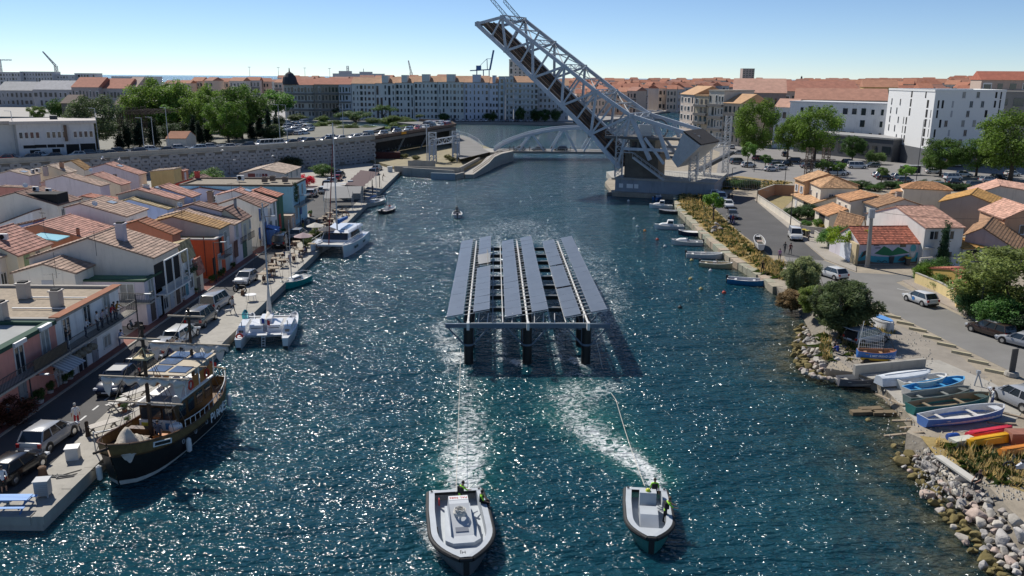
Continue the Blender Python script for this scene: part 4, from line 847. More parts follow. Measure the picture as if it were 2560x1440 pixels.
def headland():
 Z=1.6
 sheet('headland_ground',[(-30,217),(-19,213.5),(-13.5,214),(-8,247),(-3,262),(-12,300),(-38,300),(-42,240)],Z,[mat('dry_grass_ground',(.24,.20,.11),var=.3,scale=.5,bump=.3)],.75)
 t=thing('quay_wall','stepped concrete quay wall round the railway headland','wall',(-18,206,0))
 M().bar((-10.5,7.5,1.1),(3.2,1.2,1.1),.6,2.2).build('low_wall',CONC,t)
 M().bar((-2.5,.4,.8),(3.6,-.9,.8),.5,1.7).build('end_wall',mat('painted_concrete',(.30,.35,.38),var=.15),t)
 M().bar((3.7,-.6,.7),(5.5,4.5,.7),.5,1.5).build('corner_wall',CONC,t)
 M().bar((-13,9.5,1.5),(4.2,7.2,1.5),.35,1.6).build('upper_wall',CONC,t);M().bar((4.3,7.2,1.6),(8.2,36,1.6),.4,1.5).build('side_wall',CONC,t)
 pw=thing('panel_wall','grey concrete fence panel standing on the headland','wall',(-24,217,Z));M().box(-3.6,3.6,-.1,.1,0,2.0).build('panel',CONC,pw)
 r=thing('ramp','curved concrete ramp with rusty railing at the headland tip','ramp',(-9,226,0));rm=M()
 P=[(-2.2,-17,1.0),(-.6,-9,1.5),(1.3,0,2.2),(2.6,8,3.1),(4.4,17,3.2),(8,28,3.1)]
 for a,b in zip(P,P[1:]):rm.add([(a[0]-1,a[1],-2),(a[0]+1.2,a[1],-2),(b[0]+1.2,b[1],-2),(b[0]-1,b[1],-2),(a[0]-1,a[1],a[2]),(a[0]+1.2,a[1],a[2]),(b[0]+1.2,b[1],b[2]),(b[0]-1,b[1],b[2])],[(4,5,6,7),(0,1,5,4),(1,2,6,5),(2,3,7,6),(3,0,4,7)])
 rm.build('slab',CONC,r)
 rr=M()
 for a,b in zip(P,P[1:]):rr.bar((a[0]+1.1,a[1],a[2]+.5),(b[0]+1.1,b[1],b[2]+.5),.1,.12);rr.bar((a[0]+1.1,a[1],a[2]+1.0),(b[0]+1.1,b[1],b[2]+1.0),.1,.1)
 rr.build('railing',mat('rusty_iron',(.14,.075,.04),var=.3),r)
 g=thing('railway_portal','grey riveted steel portal frame over the railway on the headland','gantry',(-20.7,234,Z));m=M();L=g.location
 a0,a1=G(1082,405,Z),G(1140,400,Z);h=8.2
 for p in(a0,a1):lattice(m,p-L,p-L+Vector((0,0,h)),2.0,7,.2)
 m.build('leg',BSTEEL,g)
 m=M();lattice(m,a0-L+Vector((0,0,h*.66)),a1-L+Vector((0,0,h*.74)),1.6,6,.2);m.build('beam',BSTEEL,g)
 m=M()
 for p in(a0,a1):
  for s in(-.6,.6):m.bar(p-L+Vector((s,-4.6,0)),p-L+Vector((s,-.6,h*.7)),.28)
 m.build('brace',BSTEEL,g)
 for p in(a0,a1):M().box(-.9,.9,-1.12,-1.04,2.0,4.6).build('panel',mat('pale_panel',(.45,.48,.5)),g,loc=p-L)
 m=M();c=a0-L+Vector((-1.6,0,0));m.path([c,c+Vector((0,0,h+1.3)),c+Vector((-.5,0,h+1.9)),c+Vector((-1.3,0,h+1.9)),c+Vector((-1.8,0,h+1.3))],.16,6);m.build('mast',BSTEEL,g)
 k=thing('container','dark red shipping container under the viaduct','container',G(970,402,.9),R(4));cm=M().box(-3.6,3.6,-1.2,1.2,0,2.6)
 for i in range(18):cm.box(-3.5+i*.4,-3.3+i*.4,-1.25,-1.2,.15,2.45)
 cm.build('box',mat('container_red',(.07,.018,.016),var=.2),k)
 for i,(px,py)in enumerate(((1010,396),(1040,400),(1120,398),(1130,405),(1150,402))):bush('dry green shrub growing on the railway headland',px,py,Z,3,1.6,(.12,.12,.04),group='shrubs on the headland')
 arc=[G(1140,334,3.),G(1170,342,3.),G(1195,356,3.),G(1208,372,3.),G(1225,380,3.)]
 inn=[G(1100,345,3.),G(1130,352,3.),G(1150,365,3.),G(1140,385,3.),G(1150,398,3.)]
 m=M()
 for i in range(4):m.quad(inn[i],arc[i],arc[i+1],inn[i+1]);m.quad(arc[i],arc[i]-Vector((0,0,5)),arc[i+1]-Vector((0,0,5)),arc[i+1])
 struct('bridge_approach',m,[ASPHL])
 f=thing('fence','pale metal fence curving round the bridge approach','fence',arc[2]);railing(f,arc[:4],1.3,WHITE,'railing',.8)
headland()
def left_far():
 b0,b1=G(50,392,6.2),G(243,386,6.2);b1=GY(243,386,0.0+b0 .y)if False else b1
 d=Vector((b1 .x-b0 .x,b1 .y-b0 .y,0));W_=d.length;ang=math.atan2(d.y,d.x);zt=GY(243,308,b1 .y).z-6.2
 t=thing('depot_building','white two-storey depot with rows of upstairs windows and broken flat roof edge','building',b0,ang)
 M().box(0,W_,0,16,-.5,zt).build('wall',WALL,t,col=(.56,.56,.57));M().box(-1.2,W_+.6,-.9,16.6,zt,zt+.7).build('roof',WALL,t,col=(.5,.46,.43))
 M().box(-14,0,3,16,-.5,zt-.1).build('wing',WALL,t,col=(.55,.55,.54));M().box(-15,.2,2.2,16.5,zt,zt+.68).build('wing_roof',WALL,t,col=(.45,.40,.36));M().box(W_*.42,W_*.52,7,9,zt+.7,zt+1.6).build('roof_vent',IRON,t)
 n=14
 for i in range(n):
  if i in(4,9):continue
  o=obj('window',WM['farw'],t,None,(W_*(i+.7)/(n+.4),0,zt*.66),0,scale=(W_/n*.62,1,zt*.20))
 for i,(x,w,z,h)in enumerate(((.14,.16,.30,.10),(.28,.15,.31,.10),(.42,.11,.31,.1),(.53,.1,.31,.1),(.20,.13,.10,.2),(.47,.10,.11,.22),(.69,.17,.18,.34),(.89,.2,.19,.34))):obj('opening',WM['hole'],t,None,(W_*x,0,zt*z),0,scale=(W_*w,1,zt*h))
 M().box(W_*.60,W_*.64,-.6,0,zt*.45,zt*.95).build('rusted_duct',mat('rust_duct',(.13,.085,.06),var=.3),t)
 p=G(455,365,6.7);h=house('hut','small hut with rusty hipped tiled roof beside the elevated road',-4.6,4.6,-2.5,2.5,p.z+2.3,0,p.z+3.8,p.z+2.3,WC['pale'],TC['rust'],z0=p.z,origin=(p.x,p.y),rz=R(95),far=True)
 T=[('big','broad grey green tree beside the white depot',245,372,232,17,(.06,.085,.035)),('plane0','large plane tree crown behind the long brown roof',405,330,196,22,None),('plane1','plane tree rising over the station roof, middle of the big group',530,330,210,16,None),('plane2','dark plane tree right end of the big group',605,350,205,19,(.055,.10,.02)),('airy','tall bright green tree beside the tiled hut',572,360,240,15,(.085,.15,.025)),('young','small green tree in front of the substation',418,340,258,10,None),('plane0','flat topped plane trees before the far quay',690,290,225,24,(.07,.14,.025)),('plane1','tree crown left of the far mansion',480,330,215,15,None)]
 for k,lb,x,y,top,w,c in T:tree(k,lb,x,y,6.2,top,w,col=c,group='trees behind the elevated road')
 for i,(x,y,top,w)in enumerate(((320,368,305,9),(350,366,300,10),(385,365,290,10),(500,358,300,8),(520,356,290,9),(485,352,285,8),(650,345,280,10),(690,340,285,9),(672,335,262,7),(300,372,330,8),(630,350,300,8))):
  tree('cyp%d'%(i%2),'dark conifer in the row behind the elevated road',x,y,6.3,top,w,col=(.014,.028,.016),group='dark conifers behind the road')
 for k,lb,x,y,top,w,c in(('pine0','wide dark pine by the viaduct ramp',890,320,275,19,None),('pine1','umbrella pine in front of the far apartments',960,300,262,15,None),('bush0','bright green shrub mound beside the viaduct',985,315,290,15,(.11,.16,.03)),('bush1','second green shrub mound beside the viaduct',1010,312,288,10,(.08,.13,.03)),('young','small tree near the far quay by the viaduct',840,290,268,9,(.07,.09,.04)),('bush0','green shrub beside the car park ramp',745,305,282,12,(.06,.09,.025)),('bush1','light green shrubs below the car park ramp',815,325,302,14,(.10,.13,.03)),('young','pale olive tree by the far quay',1050,300,285,8,(.09,.12,.05)),('bush0','bright shrub at the viaduct fence',950,325,314,11,(.13,.19,.03))):
  tree(k,lb,x,y,3.0,top,w,col=c,group='greenery by the viaduct')
 for k,lb,x,y,top,w,c in(('cyp0','bushy bright green cypress before the retaining wall',630,430,362,9,(.06,.10,.025)),('bush0','round grey green tree before the retaining wall',717,425,377,10,(.055,.075,.035)),('bush1','small round dark tree by the car park',808,440,405,7,None),('bush0','dense green fig tree behind the red house',520,465,415,9,(.07,.13,.03)),('bush1','small tree beside the tall yellow house',376,440,421,3,(.08,.14,.03)),('bush0','ivy bush climbing the beige wall at the left edge',14,745,700,5,(.045,.08,.025))):
  tree(k,lb,x,y,QZ,top,w,col=c,group='trees among the old houses')
 tree('bush0','crimson bougainvillea bush beside the blue building',768,465,QZ,432,4.2,col=(.5,.015,.05),cat='bush',name='bougainvillea')
 tree('bush1','dark red leaved hedge bush at the bottom left house',25,1055,QZ,985,4.5,col=(.09,.035,.02),cat='bush',name='hedge_bush')
left_far()
def plateau_green():
 rg=random.Random(31)
 for i in range(46):
  px=rg.uniform(250,700);py=rg.uniform(318,352);bush('dark shrub in the railway thicket behind the elevated road',px,py,6.3,rg.uniform(5,9),rg.uniform(2.5,5.5),(.03,.05,.02)if rg.random()<.7 else(.06,.09,.03),group='railway thicket')
 for i,(k,px,py,top,w,c)in enumerate((('plane2',360,335,205,17,None),('plane1',450,335,200,18,None),('plane0',500,345,230,14,None),('plane2',645,330,235,13,(.06,.11,.02)),('bush0',150,300,240,10,None),('plane1',170,300,245,10,None),('airy',95,300,262,9,(.10,.15,.03)),('plane0',620,300,212,16,None),('bush1',160,285,250,9,(.05,.08,.03)))):tree(k,('plane tree filling the big group, leftmost','plane tree in the middle of the big group behind the long roof','lower plane tree before the big group','dark plane tree between hut trees and car park','bushy tree by the harbour, far left','palm-like tree group by the harbour','light green tree over the depot roof','rear plane tree of the big group','grey green tree at the harbour edge')[i],px,py,6.0,top,w,col=c,group='trees behind the elevated road')
 for i in range(18):px,py=rg.uniform(755,1050),rg.uniform(300,332);bush('shrub on the green slope behind the viaduct',px,py,5.2,rg.uniform(5,9),rg.uniform(2,4),(.07,.11,.025),group='shrubs behind the viaduct')
plateau_green()
def bascule():
 ang=R(32);c,s=math.cos(ang),math.sin(ang);P0=GY(1545,415,181.)
 dW=Vector((s,c,0))*10.0
 best=None
 for h in np.arange(30,45,.25):
  for v in np.arange(25,36,.25):
   x,y=PJ(P0+Vector((-c*h,s*h,v)));e=(x-1192)**2+(y-60)**2
   if best is None or e<best[0]:best=(e,h,v)
 a=Vector((-c*best[1],s*best[1],best[2]));n=a.normalized().cross(dW.normalized());n=n if n.z>0 else-n
 def kt(px,py):
  r=ray(px,py);o=Vector((0,0,CZ));pn=a.cross(n);t=(P0-o).dot(pn)/r.dot(pn);q=o+r*t-P0;return q
 t=thing('bascule_bridge','raised grey steel truss bascule railway bridge with concrete counterweight','bridge',(33,182,0));L=t.location
 leaf=Vector(P0)-L
 B=[kt(*p)for p in((1192,60),(1265,127),(1332,195),(1404,264),(1477,336),(1545,415))]
 T=[kt(*p)for p in((1255,43),(1332,104),(1411,166),(1491,229),(1577,289))]
 bm=lambda i:(B[i]+B[i+1])/2;tm=lambda i:(T[i]+T[i+1])/2
 for side in(0,1):
  o=leaf+dW*side;m=M();un=dW.normalized()
  bar=lambda p,q,w,h=None:m.bar(o+p,o+q,w,h or w,up=un)
  for i in range(5):bar(B[i],B[i+1]-(B[i+1]-B[i])*.002,.9,.55)
  for i in range(4):bar(T[i],T[i+1],.75,.5)
  m.build('chord',BSTEEL,t);m=M()
  bar(B[0],T[0],.6);
  for i in range(4):
   bar(B[i+1],T[i],.5,.4);bar(B[i+1],T[i+1],.5,.4);bar(T[i],bm(i),.35,.3);bar(B[i+1],tm(i),.38,.3)
  bar(B[5],T[4],.5);bar(T[4],bm(4),.4)
  m.build('web_members',BSTEEL,t)
  m=M()
  for q in B+T:m.cbox(o+q,(.9,.9,.9))
  m.build('gusset_plates',BSTEEL,t)
 for i in range(5):
  m=M();q0=leaf+T[i];q1=q0+dW;lattice(m,q0,q1,.9,5,.14);m.build('cross_frame',BSTEEL,t)
 m=M()
 for i in range(4):m.bar(leaf+T[i],leaf+T[i+1]+dW,.18);m.bar(leaf+T[i]+dW,leaf+T[i+1],.18);m.bar(leaf+tm(i),leaf+tm(i)+dW,.28)
 m.build('lateral_bracing',mat('pale_bridge_paint',(.5,.51,.5),var=.1),t)
 for i in range(11):f=i/10;p=B[0].lerp(B[5],f)+leaf;M().bar(p+n*.2-L*0,p+n*.2+dW,.5,.9).build('floor_beam',mat('sooty_steel',(.045,.04,.036),var=.3),t)
 dk=M();nn=n;u=un=dW.normalized()
 for f0,f1,z in((.08,.46,.75),(.54,.92,.75)):
  p0,p1=leaf+B[0]+nn*z,leaf+B[5]+nn*z;dk.quad(p0+dW*f0,p1+dW*f0,p1+dW*f1,p0+dW*f1);dk.quad(p0+dW*f0-nn*.25,p0+dW*f1-nn*.25,p1+dW*f1-nn*.25,p1+dW*f0-nn*.25)
 dk.build('track_deck',mat('track_timber',(.06,.048,.038),var=.4,scale=1.2),t)
 for f in(.16,.38,.62,.84):M().bar(leaf+B[0]+nn*.95+dW*f,leaf+B[5]+nn*.95+dW*f,.18,.25).build('rail',mat('rail_rust',(.10,.06,.04),var=.2),t)
 for f in(.2,.75):
  m=M();p=leaf+T[0]+dW*f;lattice(m,p-a*.04,p+a*.12+n*.6,.7,7,.08);lattice(m,p+a*.12+n*.6,p+a*.16+n*2.6,.5,4,.07);m.build('catenary_horn',IRON,t)
 K=[kt(*p)for p in((1711,331),(1755,364),(1697,418),(1683,398))]
 for side in(0,1):
  o=leaf+dW*side;m=M()
  m.bar(o+T[4],o+K[0],.75,.6,up=dW.normalized());m.bar(o+B[5]+(T[4]-B[5])*.35,o+K[3]*.8+T[4]*.2,.6,.5,up=dW.normalized());m.bar(o+T[4],o+kt(1625,400),.8,.6,up=dW.normalized());m.bar(o+kt(1640,310),o+kt(1672,398),.7,.5,up=dW.normalized());m.bar(o+kt(1612,345),o+kt(1660,410),.5,.5,up=dW.normalized())
  m.build('rear_arm',BSTEEL,t)
 cw=M();ex=dW.normalized()*.8;r0=[leaf+q-ex for q in K];r1=[leaf+q+dW+ex for q in K];cw.loft([r0,r1]);cw.build('counterweight',mat('counterweight_plate',(.40,.43,.45),rough=.6,var=.12,scale=.7,stain=.2),t)
 tp=M();up_=(K[0]-K[3]).normalized()*.12;tp.loft([[r0[0]+up_,r0[1]+up_,r0[1]+up_*3,r0[0]+up_*3],[r1[0]+up_,r1[1]+up_,r1[1]+up_*3,r1[0]+up_*3]]);tp.build('counterweight_cover',mat('tar_cover',(.035,.03,.027),var=.4,scale=2,bump=.6),t)
 seam=M()
 for k in range(1,6):q=r0[0].lerp(r0[1],k/6)-ex*.02;w=r0[3].lerp(r0[2],k/6)-ex*.02;seam.bar(q,w,.05,.06)
 for k in range(1,6):q=r0[0].lerp(r0[3],k/6)-ex*.02;w=r0[1].lerp(r0[2],k/6)-ex*.02;seam.bar(q,w,.05,.06)
 seam.build('plate_seams',BSTEEL,t,kind='stuff')
 f0,f1=G(1530,487,0),G(1700,497,0);d=Vector((f1 .x-f0 .x,f1 .y-f0 .y,0)).normalized();b=Vector((-d.y,d.x,0))
 pier=thing('bridge_pier','massive grey concrete pier carrying the raised bridge','pier',f0);pz=lambda m,x0,x1,y0,y1,z0,z1,mi=0:m.add([d*x+b*y+Vector((0,0,z))for z in(z0,z1)for x,y in((x0,y0),(x1,y0),(x1,y1),(x0,y1))],[(3,2,1,0),(4,5,6,7),(0,1,5,4),(1,2,6,5),(2,3,7,6),(3,0,4,7)],mi)
 pz(M(),-1,20,-.6,20,-2,.5).build('footing',CONCD,pier);pz(M(),.6,22,0,19,.5,3.5).build('block',mat('pier_paint',(.26,.29,.32),var=.15,scale=.4,stain=.3),pier);pz(M(),.4,22.2,-.2,19,3.5,3.85).build('coping',CONC,pier)
 for x,w in((1.5,.9),(3.2,1.4),(4.9,.9)):pz(M(),x,x+w,-.05,0,1.7,2.6).build('notice_board',WHITE,pier)
 Mw=thing('machine_house','sooty concrete machine house under the raised bridge','building',f0+Vector((0,0,3.85)));q=Mw
 pz(M(),2.2,9.6,1.4,9,0,5.2).build('wall',mat('sooty_concrete',(.12,.105,.085),var=.3,scale=.5,stain=.4),Mw);pz(M(),3.0,8.6,2.0,8,5.2,8.2).build('upper_room',mat('sooty_concrete2',(.20,.18,.15),var=.3,stain=.4),Mw);pz(M(),2.4,9.4,1.2,9.2,8.2,8.9).build('roof',CONC,Mw)
 for x in(3.5,5.2,6.9):pz(M(),x,x+1.1,1.93,1.99,5.6,7.7).build('window',GLASS,Mw)
 for x,y in((1.0,1.0),(1.0,12),(17.2,1.0),(17.2,12)):
  m=M();p=f0+d*x+b*y+Vector((0,0,3.85))-L;h=12 if x<5 else 9.5;lattice(m,p,p+Vector((0,0,h)),1.5,9,.16);m.build('tower_leg',STEEL,t)
 m=M();base=f0-L;pts=[d*-2.2+b*.2,d*17.6+b*.2,d*17.6+b*3.4,d*-2.2+b*3.4];zz=GY(1600,347,f0 .y).z
 m.add([base+q+Vector((0,0,zz+k))for k in(0,.5)for q in pts],[(3,2,1,0),(4,5,6,7),(0,1,5,4),(1,2,6,5),(2,3,7,6),(3,0,4,7)]);m.build('platform',mat('platform_steel',(.11,.11,.11),var=.2),t)
 rl=M()
 for i in range(14):e=base+d*(-2+i*1.48)+b*.3+Vector((0,0,zz+.5));rl.bar(e,e+Vector((0,0,1.1)),.07)
 for h_ in(.6,1.1):rl.bar(base+d*-2+b*.3+Vector((0,0,zz+.5+h_)),base+d*17.4+b*.3+Vector((0,0,zz+.5+h_)),.07)
 rl.build('platform_railing',STEEL,t)
 gm=M();cc=base+d*9+b*3+Vector((0,0,zz+2.2));
 for k in range(20):
  a0_,a1_=k*.314,(k+1)*.314;gm.bar(cc+d*2*math.cos(a0_)+Vector((0,0,2*math.sin(a0_))),cc+d*2*math.cos(a1_)+Vector((0,0,2*math.sin(a1_))),.35)
 gm.build('gear_wheel',mat('gear_steel',(.16,.16,.165),var=.2),t);M().cbox(cc+d*-3+Vector((0,0,-.4)),(2.6,2.2,2.4)).build('motor_housing',STEEL,t)
 st=thing('steel_stair','grey steel staircase climbing the pier to the machine house','stairs',f0+d*11.5-b*.1+Vector((0,0,3.85)));S0=Vector((0,0,0));S1=d*-7.0+Vector((0,0,4.6))
 for k in range(18):pz(M(),-.14,.14,-1.1,0,-.03,.03).build('tread',STEEL,st,loc=S0 .lerp(S1,(k+.5)/18))
 m=M()
 for y in(0,-1.1):m.bar(b*y,S1+b*y,.1,.35);m.bar(b*y+Vector((0,0,1)),S1+b*y+Vector((0,0,1)),.08);m.bar(S1+b*y+Vector((0,0,1)),S1+d*-2.6+b*y+Vector((0,0,1)),.08)
 for k in range(8):m.bar(S0 .lerp(S1,k/7)-b*1.1,S0 .lerp(S1,k/7)-b*1.1+Vector((0,0,1)),.06)
 m.build('stringers',STEEL,st)
 fe=thing('pier_fence','see-through galvanised fence along the pier top','fence',f0+d*11+Vector((0,0,3.85)));railing(fe,[f0+d*11+Vector((0,0,3.85)),f0+d*33+b*0+Vector((0,0,2.6))],1.9,STEEL,'railing',.35)
 for i,(px,py,top,w)in enumerate(((1765,468,335,1.4),(1812,440,290,1.3))):
  p=G(px,py,1.0);g=thing('lattice_mast',('tall galvanised lattice mast beside the counterweight, nearer one','tall galvanised lattice mast behind the nearer one')[i],'mast',p);m=M();lattice(m,(0,0,0),(0,0,GY(px,top,p.y).z-1),w,12,.14);m.build('frame',STEEL,g);m2=M();lattice(m2,(0,0,9),(5 if i==0 else-4,5,9.4),.8,5,.09);m2 .build('arm',STEEL,g)
 g=thing('approach_ramp_girder','long sloping steel girder leaning behind the pier','girder',G(1700,455,2));M().bar((0,0,.5),G(1830,395,4)-g.location+Vector((0,0,1.5)),1.,.9).build('girder',IRON,g)
 nd=thing('pier_nose','pale concrete nose of the old pier reaching into the canal','pier',G(1540,448,.5));M().prism([(-1.6,-4),(1.5,-7),(3,3),(1.5,12),(-1.5,9)],-2,.9).build('block',CONC,nd)
bascule()
def road_bridge():
 Y=258.;z=3.0;x0,x1=-6.,50.
 t=thing('road_bridge','pale grey arched truss road bridge beyond the raised bridge','bridge',(22,Y,0));m=M()
 m.box(x0-22,x1-22,-1,9,z-.9,z-.3);m.build('deck',mat('deck_edge',(.20,.19,.17),var=.1),t);M().box(x0-22,x1-22,-.8,8.8,z-.3,z-.25).build('roadway',ASPHL,t)
 ar=mat('arch_paint',(.46,.50,.55),rough=.5,var=.06);zc=GY(1450,320,Y).z-z
 arc=lambda f:z+zc*(1-(2*f-1)**2)**.8
 for yy in(-.6,8.4):
  m=M();N=18
  for i in range(N):a,b=i/N,(i+1)/N;m.bar((x0-22+56*a,yy,arc(a)),(x0-22+56*b,yy,arc(b)),.5,.9)
  m.build('arch',ar,t);m=M()
  for k in range(5):xa=.14+k*.18;m.bar((x0-22+56*xa,yy,z-.2),(x0-22+56*(xa+.07),yy,arc(xa+.07)),.35,.5);m.bar((x0-22+56*(xa+.14),yy,z-.2),(x0-22+56*(xa+.07),yy,arc(xa+.07)),.35,.5)
  m.build('arch_struts',ar,t)
 railing(t,[(x0,Y-1,z-.3),(x1,Y-1,z-.3)],1.0,STEEL,'railing',.6)
 for i,x in enumerate((2,8,15)):car(('hatch','sedan','suv')[i],('silver','grey','black')[i],('silver hatchback crossing the arched road bridge','grey saloon crossing the arched road bridge','black car on the road bridge beside the raised leaf')[i],(x,Y+1.6,z-.25),180)
 for i,x in enumerate((-1,0.2,5.2,12,17.8)):person('person standing on the footway of the arched road bridge',(x,Y-.2+.3*(i%2),z-.28),170+20*i,(.02,.02,.03),(.02,.02,.03),'stand',group='people on the road bridge')
 a=thing('bridge_abutment','stone and concrete abutment under the left end of the road bridge','abutment',(-6,Y,0));M().box(-6,2.4,-4,10,-2,z-.35).build('block',CONC,a)
road_bridge()
def grid_windows(t,W_,z0,dz,nf,nb,y=0.,w=1.2,h=1.5,kind='far',skip=0.,x0=0.,seed=0,off=None):
 rg=random.Random(seed);cv=[(rg.choice((.55,.8,1.0,1.25)),rg.choice(('far','farw',kind,kind,'two' if nf>4 else kind)),rg.choice((.85,1,1.15)))for _ in range(nb)]
 for f in range(nf):
  for i in range(nb):
   if rg.random()<skip:continue
   cw,ck,ch_=cv[i]
   if ck=='two' and f%2==0 and f+1<nf:obj('window',WM['farw'],t,None,(x0+W_*(i+.5)/nb,y,z0+dz*(f+.45)),0,scale=(w*cw,1,dz*1.7));continue
   if ck=='two' and f+1<nf+f%2:continue
   obj('window',WM[kind if ck=='two' else ck],t,None,(x0+W_*(i+.5)/nb,y,z0+dz*f),0,scale=(w*cw,1,h*ch_))
def block(name,label,px0,px1,Y0,top,wall,roofc,floors,bays,base=1.3,depth=14,bot=None,roof='tile',seed=0,Y1=None,balc=0,win_kind='far',cat='apartment block',dorm=0,group=None,ww=None,wh=None,skip=.04):
 """straight facade between two picture columns, front at distance Y0 (Y1 at its right end)"""
 Y1=Y1 or Y0;a=GY(px0,300,Y0);b=GY(px1,300,Y1);d=Vector((b.x-a.x,Y1-Y0,0));W_=d.length;ang=math.atan2(d.y,d.x)
 zt=GY((px0+px1)/2,top,(Y0+Y1)/2).z-base;t=thing(name,label,cat,(a.x,Y0,base),ang,group)
 M().box(0,W_,0,depth,-.5,zt).build('wall',WALL,t,col=wall)
 if roof=='tile':
  h=depth*.24;m=M();m.loft([[(x,-.5,zt),(x,depth/2,zt+h),(x,depth+.5,zt)]for x in(-.3,W_+.3)]);m.build('roof',TILEF,t,col=roofc)
 elif roof=='flat':M().box(-.2,W_+.2,-.2,depth+.2,zt,zt+.5).build('roof',WALL,t,col=roofc)
 elif roof=='mansard':
  m=M();m.loft([[(x0,y0,z)for x0,y0 in((e,e),(W_-e,e),(W_-e,depth-e),(e,depth-e))]for e,z in((-.3,zt),(2.0,zt+2.6))]);m.build('roof',TILEF,t,col=roofc)
 dz=zt/(floors+.25);ww=ww or W_/bays*.5;wh=wh or dz*.55
 grid_windows(t,W_,dz*.62,dz,floors,bays,0,ww,wh,win_kind,skip,seed=seed)
 for f in range(1,floors):
  if balc and f%balc==0:M().box(.3,W_-.3,-.9,0,dz*f,dz*f+.9).build('balcony',WALL if win_kind=='farw' else PLAIN,t,col=(.5,.5,.5)if win_kind=='farw' else(.16,.15,.14))
 for k in range(dorm):x=W_*(k+.5)/dorm;M().box(x-W_/dorm*.16,x+W_/dorm*.16,-.1,depth*.4,zt,zt+4.2).build('dormer_tower',WALL,t,col=wall)
 return t
def far_bank():
 g='buildings along the far quay';W1=(.72,.69,.63)
 block('apartment_block','old stone mansion block with dark domed corner on the far quay',714,788,476,212,(.50,.47,.41),TC['red'],4,9,roof='tile',group=g,balc=1,seed=1)
 block('apartment_block','sooty brown mansion block beside the domed one',789,849,474,211,(.34,.29,.23),TC['red'],4,7,group=g,balc=1,seed=2)
 block('apartment_block','narrow white house with tall windows between mansion and long block',850,881,472,211,(.55,.56,.57),TC['red'],4,4,group=g,balc=1,seed=3)
 c=thing('dome','dark slate dome on the corner of the old mansion','dome',GY(725,211,477));M().lathe([(4,0),(4.2,1.5),(3.6,4),(2,6),(.4,7),(.2,9)],12).build('shell',mat('slate',(.045,.05,.06)),c)
 xs=[(882,940,209),(941,990,208),(991,1036,207),(1037,1095,205),(1096,1160,205),(1161,1222,206),(1223,1246,208)]
 lab=['first bay of the long cream block next to the white house','second bay of the long cream block, with arched gable tower','third bay of the long cream block, with arched gable tower','wide middle bay of the long cream block, five windows across','bay of the long cream block right of the middle','lilac grey end bay of the long block','narrow corner bay of the long block before the white tower']
 for i,(a,b,tp)in enumerate(xs):block('apartment_block',lab[i],a,b,472-i*.8,tp,W1 if i<5 else(.66,.64,.68),(.42,.24,.14),6,max(3,(b-a)//9),group=g,dorm=1 if i else 0,seed=10+i,Y1=471.4-i*.8)
 block('apartment_block','slender white tower block with coloured balconies on the far quay',1247,1262,466,193,(.60,.61,.62),(.5,.5,.5),7,1,roof='flat',group=g,seed=20)
 block('apartment_block','white balcony tower with orange blinds on the far quay',1263,1283,464,193,(.58,.58,.57),(.5,.5,.5),8,2,roof='flat',group=g,balc=1,win_kind='farw',seed=21)
 block('apartment_block','white block with long balconies ending the far row',1284,1345,464,206,(.56,.57,.58),(.42,.24,.14),7,6,roof='tile',group=g,balc=1,win_kind='farw',seed=22)
 block('apartment_block','lower white block at the corner of the far row',1346,1420,470,214,(.55,.56,.57),(.42,.24,.14),6,7,group=g,balc=2,win_kind='farw',seed=23)
 block('tower_block','tall beige tower block rising behind the raised bridge',1272,1325,640,150,(.48,.45,.41),(.4,.38,.36),14,5,roof='flat',cat='tower',seed=24)
 block('tower_block','pink beige high-rise on the skyline right of the bridge',1848,1877,1200,172,(.45,.35,.31),(.4,.3,.27),15,4,roof='flat',cat='tower',seed=25)
 for i,(a,b,tp,lb)in enumerate(((0,66,181,'long white flats at the far left skyline'),(66,145,180,'white flats with stacked balconies on the skyline'),(148,199,188,'low curved white flats on the skyline'),(200,250,184,'white box-shaped block standing against the sea'),(290,400,192,'low white terminal building before the sea'))):block('skyline_flats',lb,a,b,1050+i*8,tp,(.55,.55,.55),(.5,.5,.5),5 if i<4 else 2,max(5,(b-a)//7),roof='flat',seed=30+i,depth=20)
 for i,(a,b,Y,tp,lb,c,rc)in enumerate(((0,90,620,226,'grey warehouse with saw-tooth roof at the far left',(.40,.40,.41),(.38,.38,.38)),(92,190,600,224,'long grey harbour warehouse',(.42,.42,.43),(.40,.40,.41)),(188,255,540,218,'pinkish warehouse with red roof and barred windows',(.42,.36,.34),TC['red']),(256,325,545,221,'long warehouse with faded red roof',(.44,.40,.38),TC['red']),(322,350,552,217,'lilac grey block behind the trees',(.40,.41,.47),(.4,.3,.25)))):block('warehouse',lb,a,b,Y,tp,c,rc,2,8,seed=40+i,depth=26,cat='warehouse')
 for i,(a,b,Y,tp,lb)in enumerate(((290,345,300,262,'station shed with brown gable roof'),(345,520,310,270,'long low station building with brown roof'),(158,195,330,258,'grey stone shed with pointed gable'))):block('station_building',lb,a,b,Y,tp,(.22,.19,.17),(.14,.10,.085),1,8,base=6,seed=50+i,depth=13,cat='station')
 rg=random.Random(11);cols=[(.66,.54,.43),(.70,.63,.55),(.60,.45,.36),(.74,.70,.64),(.66,.51,.40),(.58,.53,.50)];cnm=['beige','cream','brownish','white','peach','greyish'];rcs=[(.42,.17,.10),(.38,.15,.09),(.44,.20,.12),(.36,.17,.12)]
 k=0
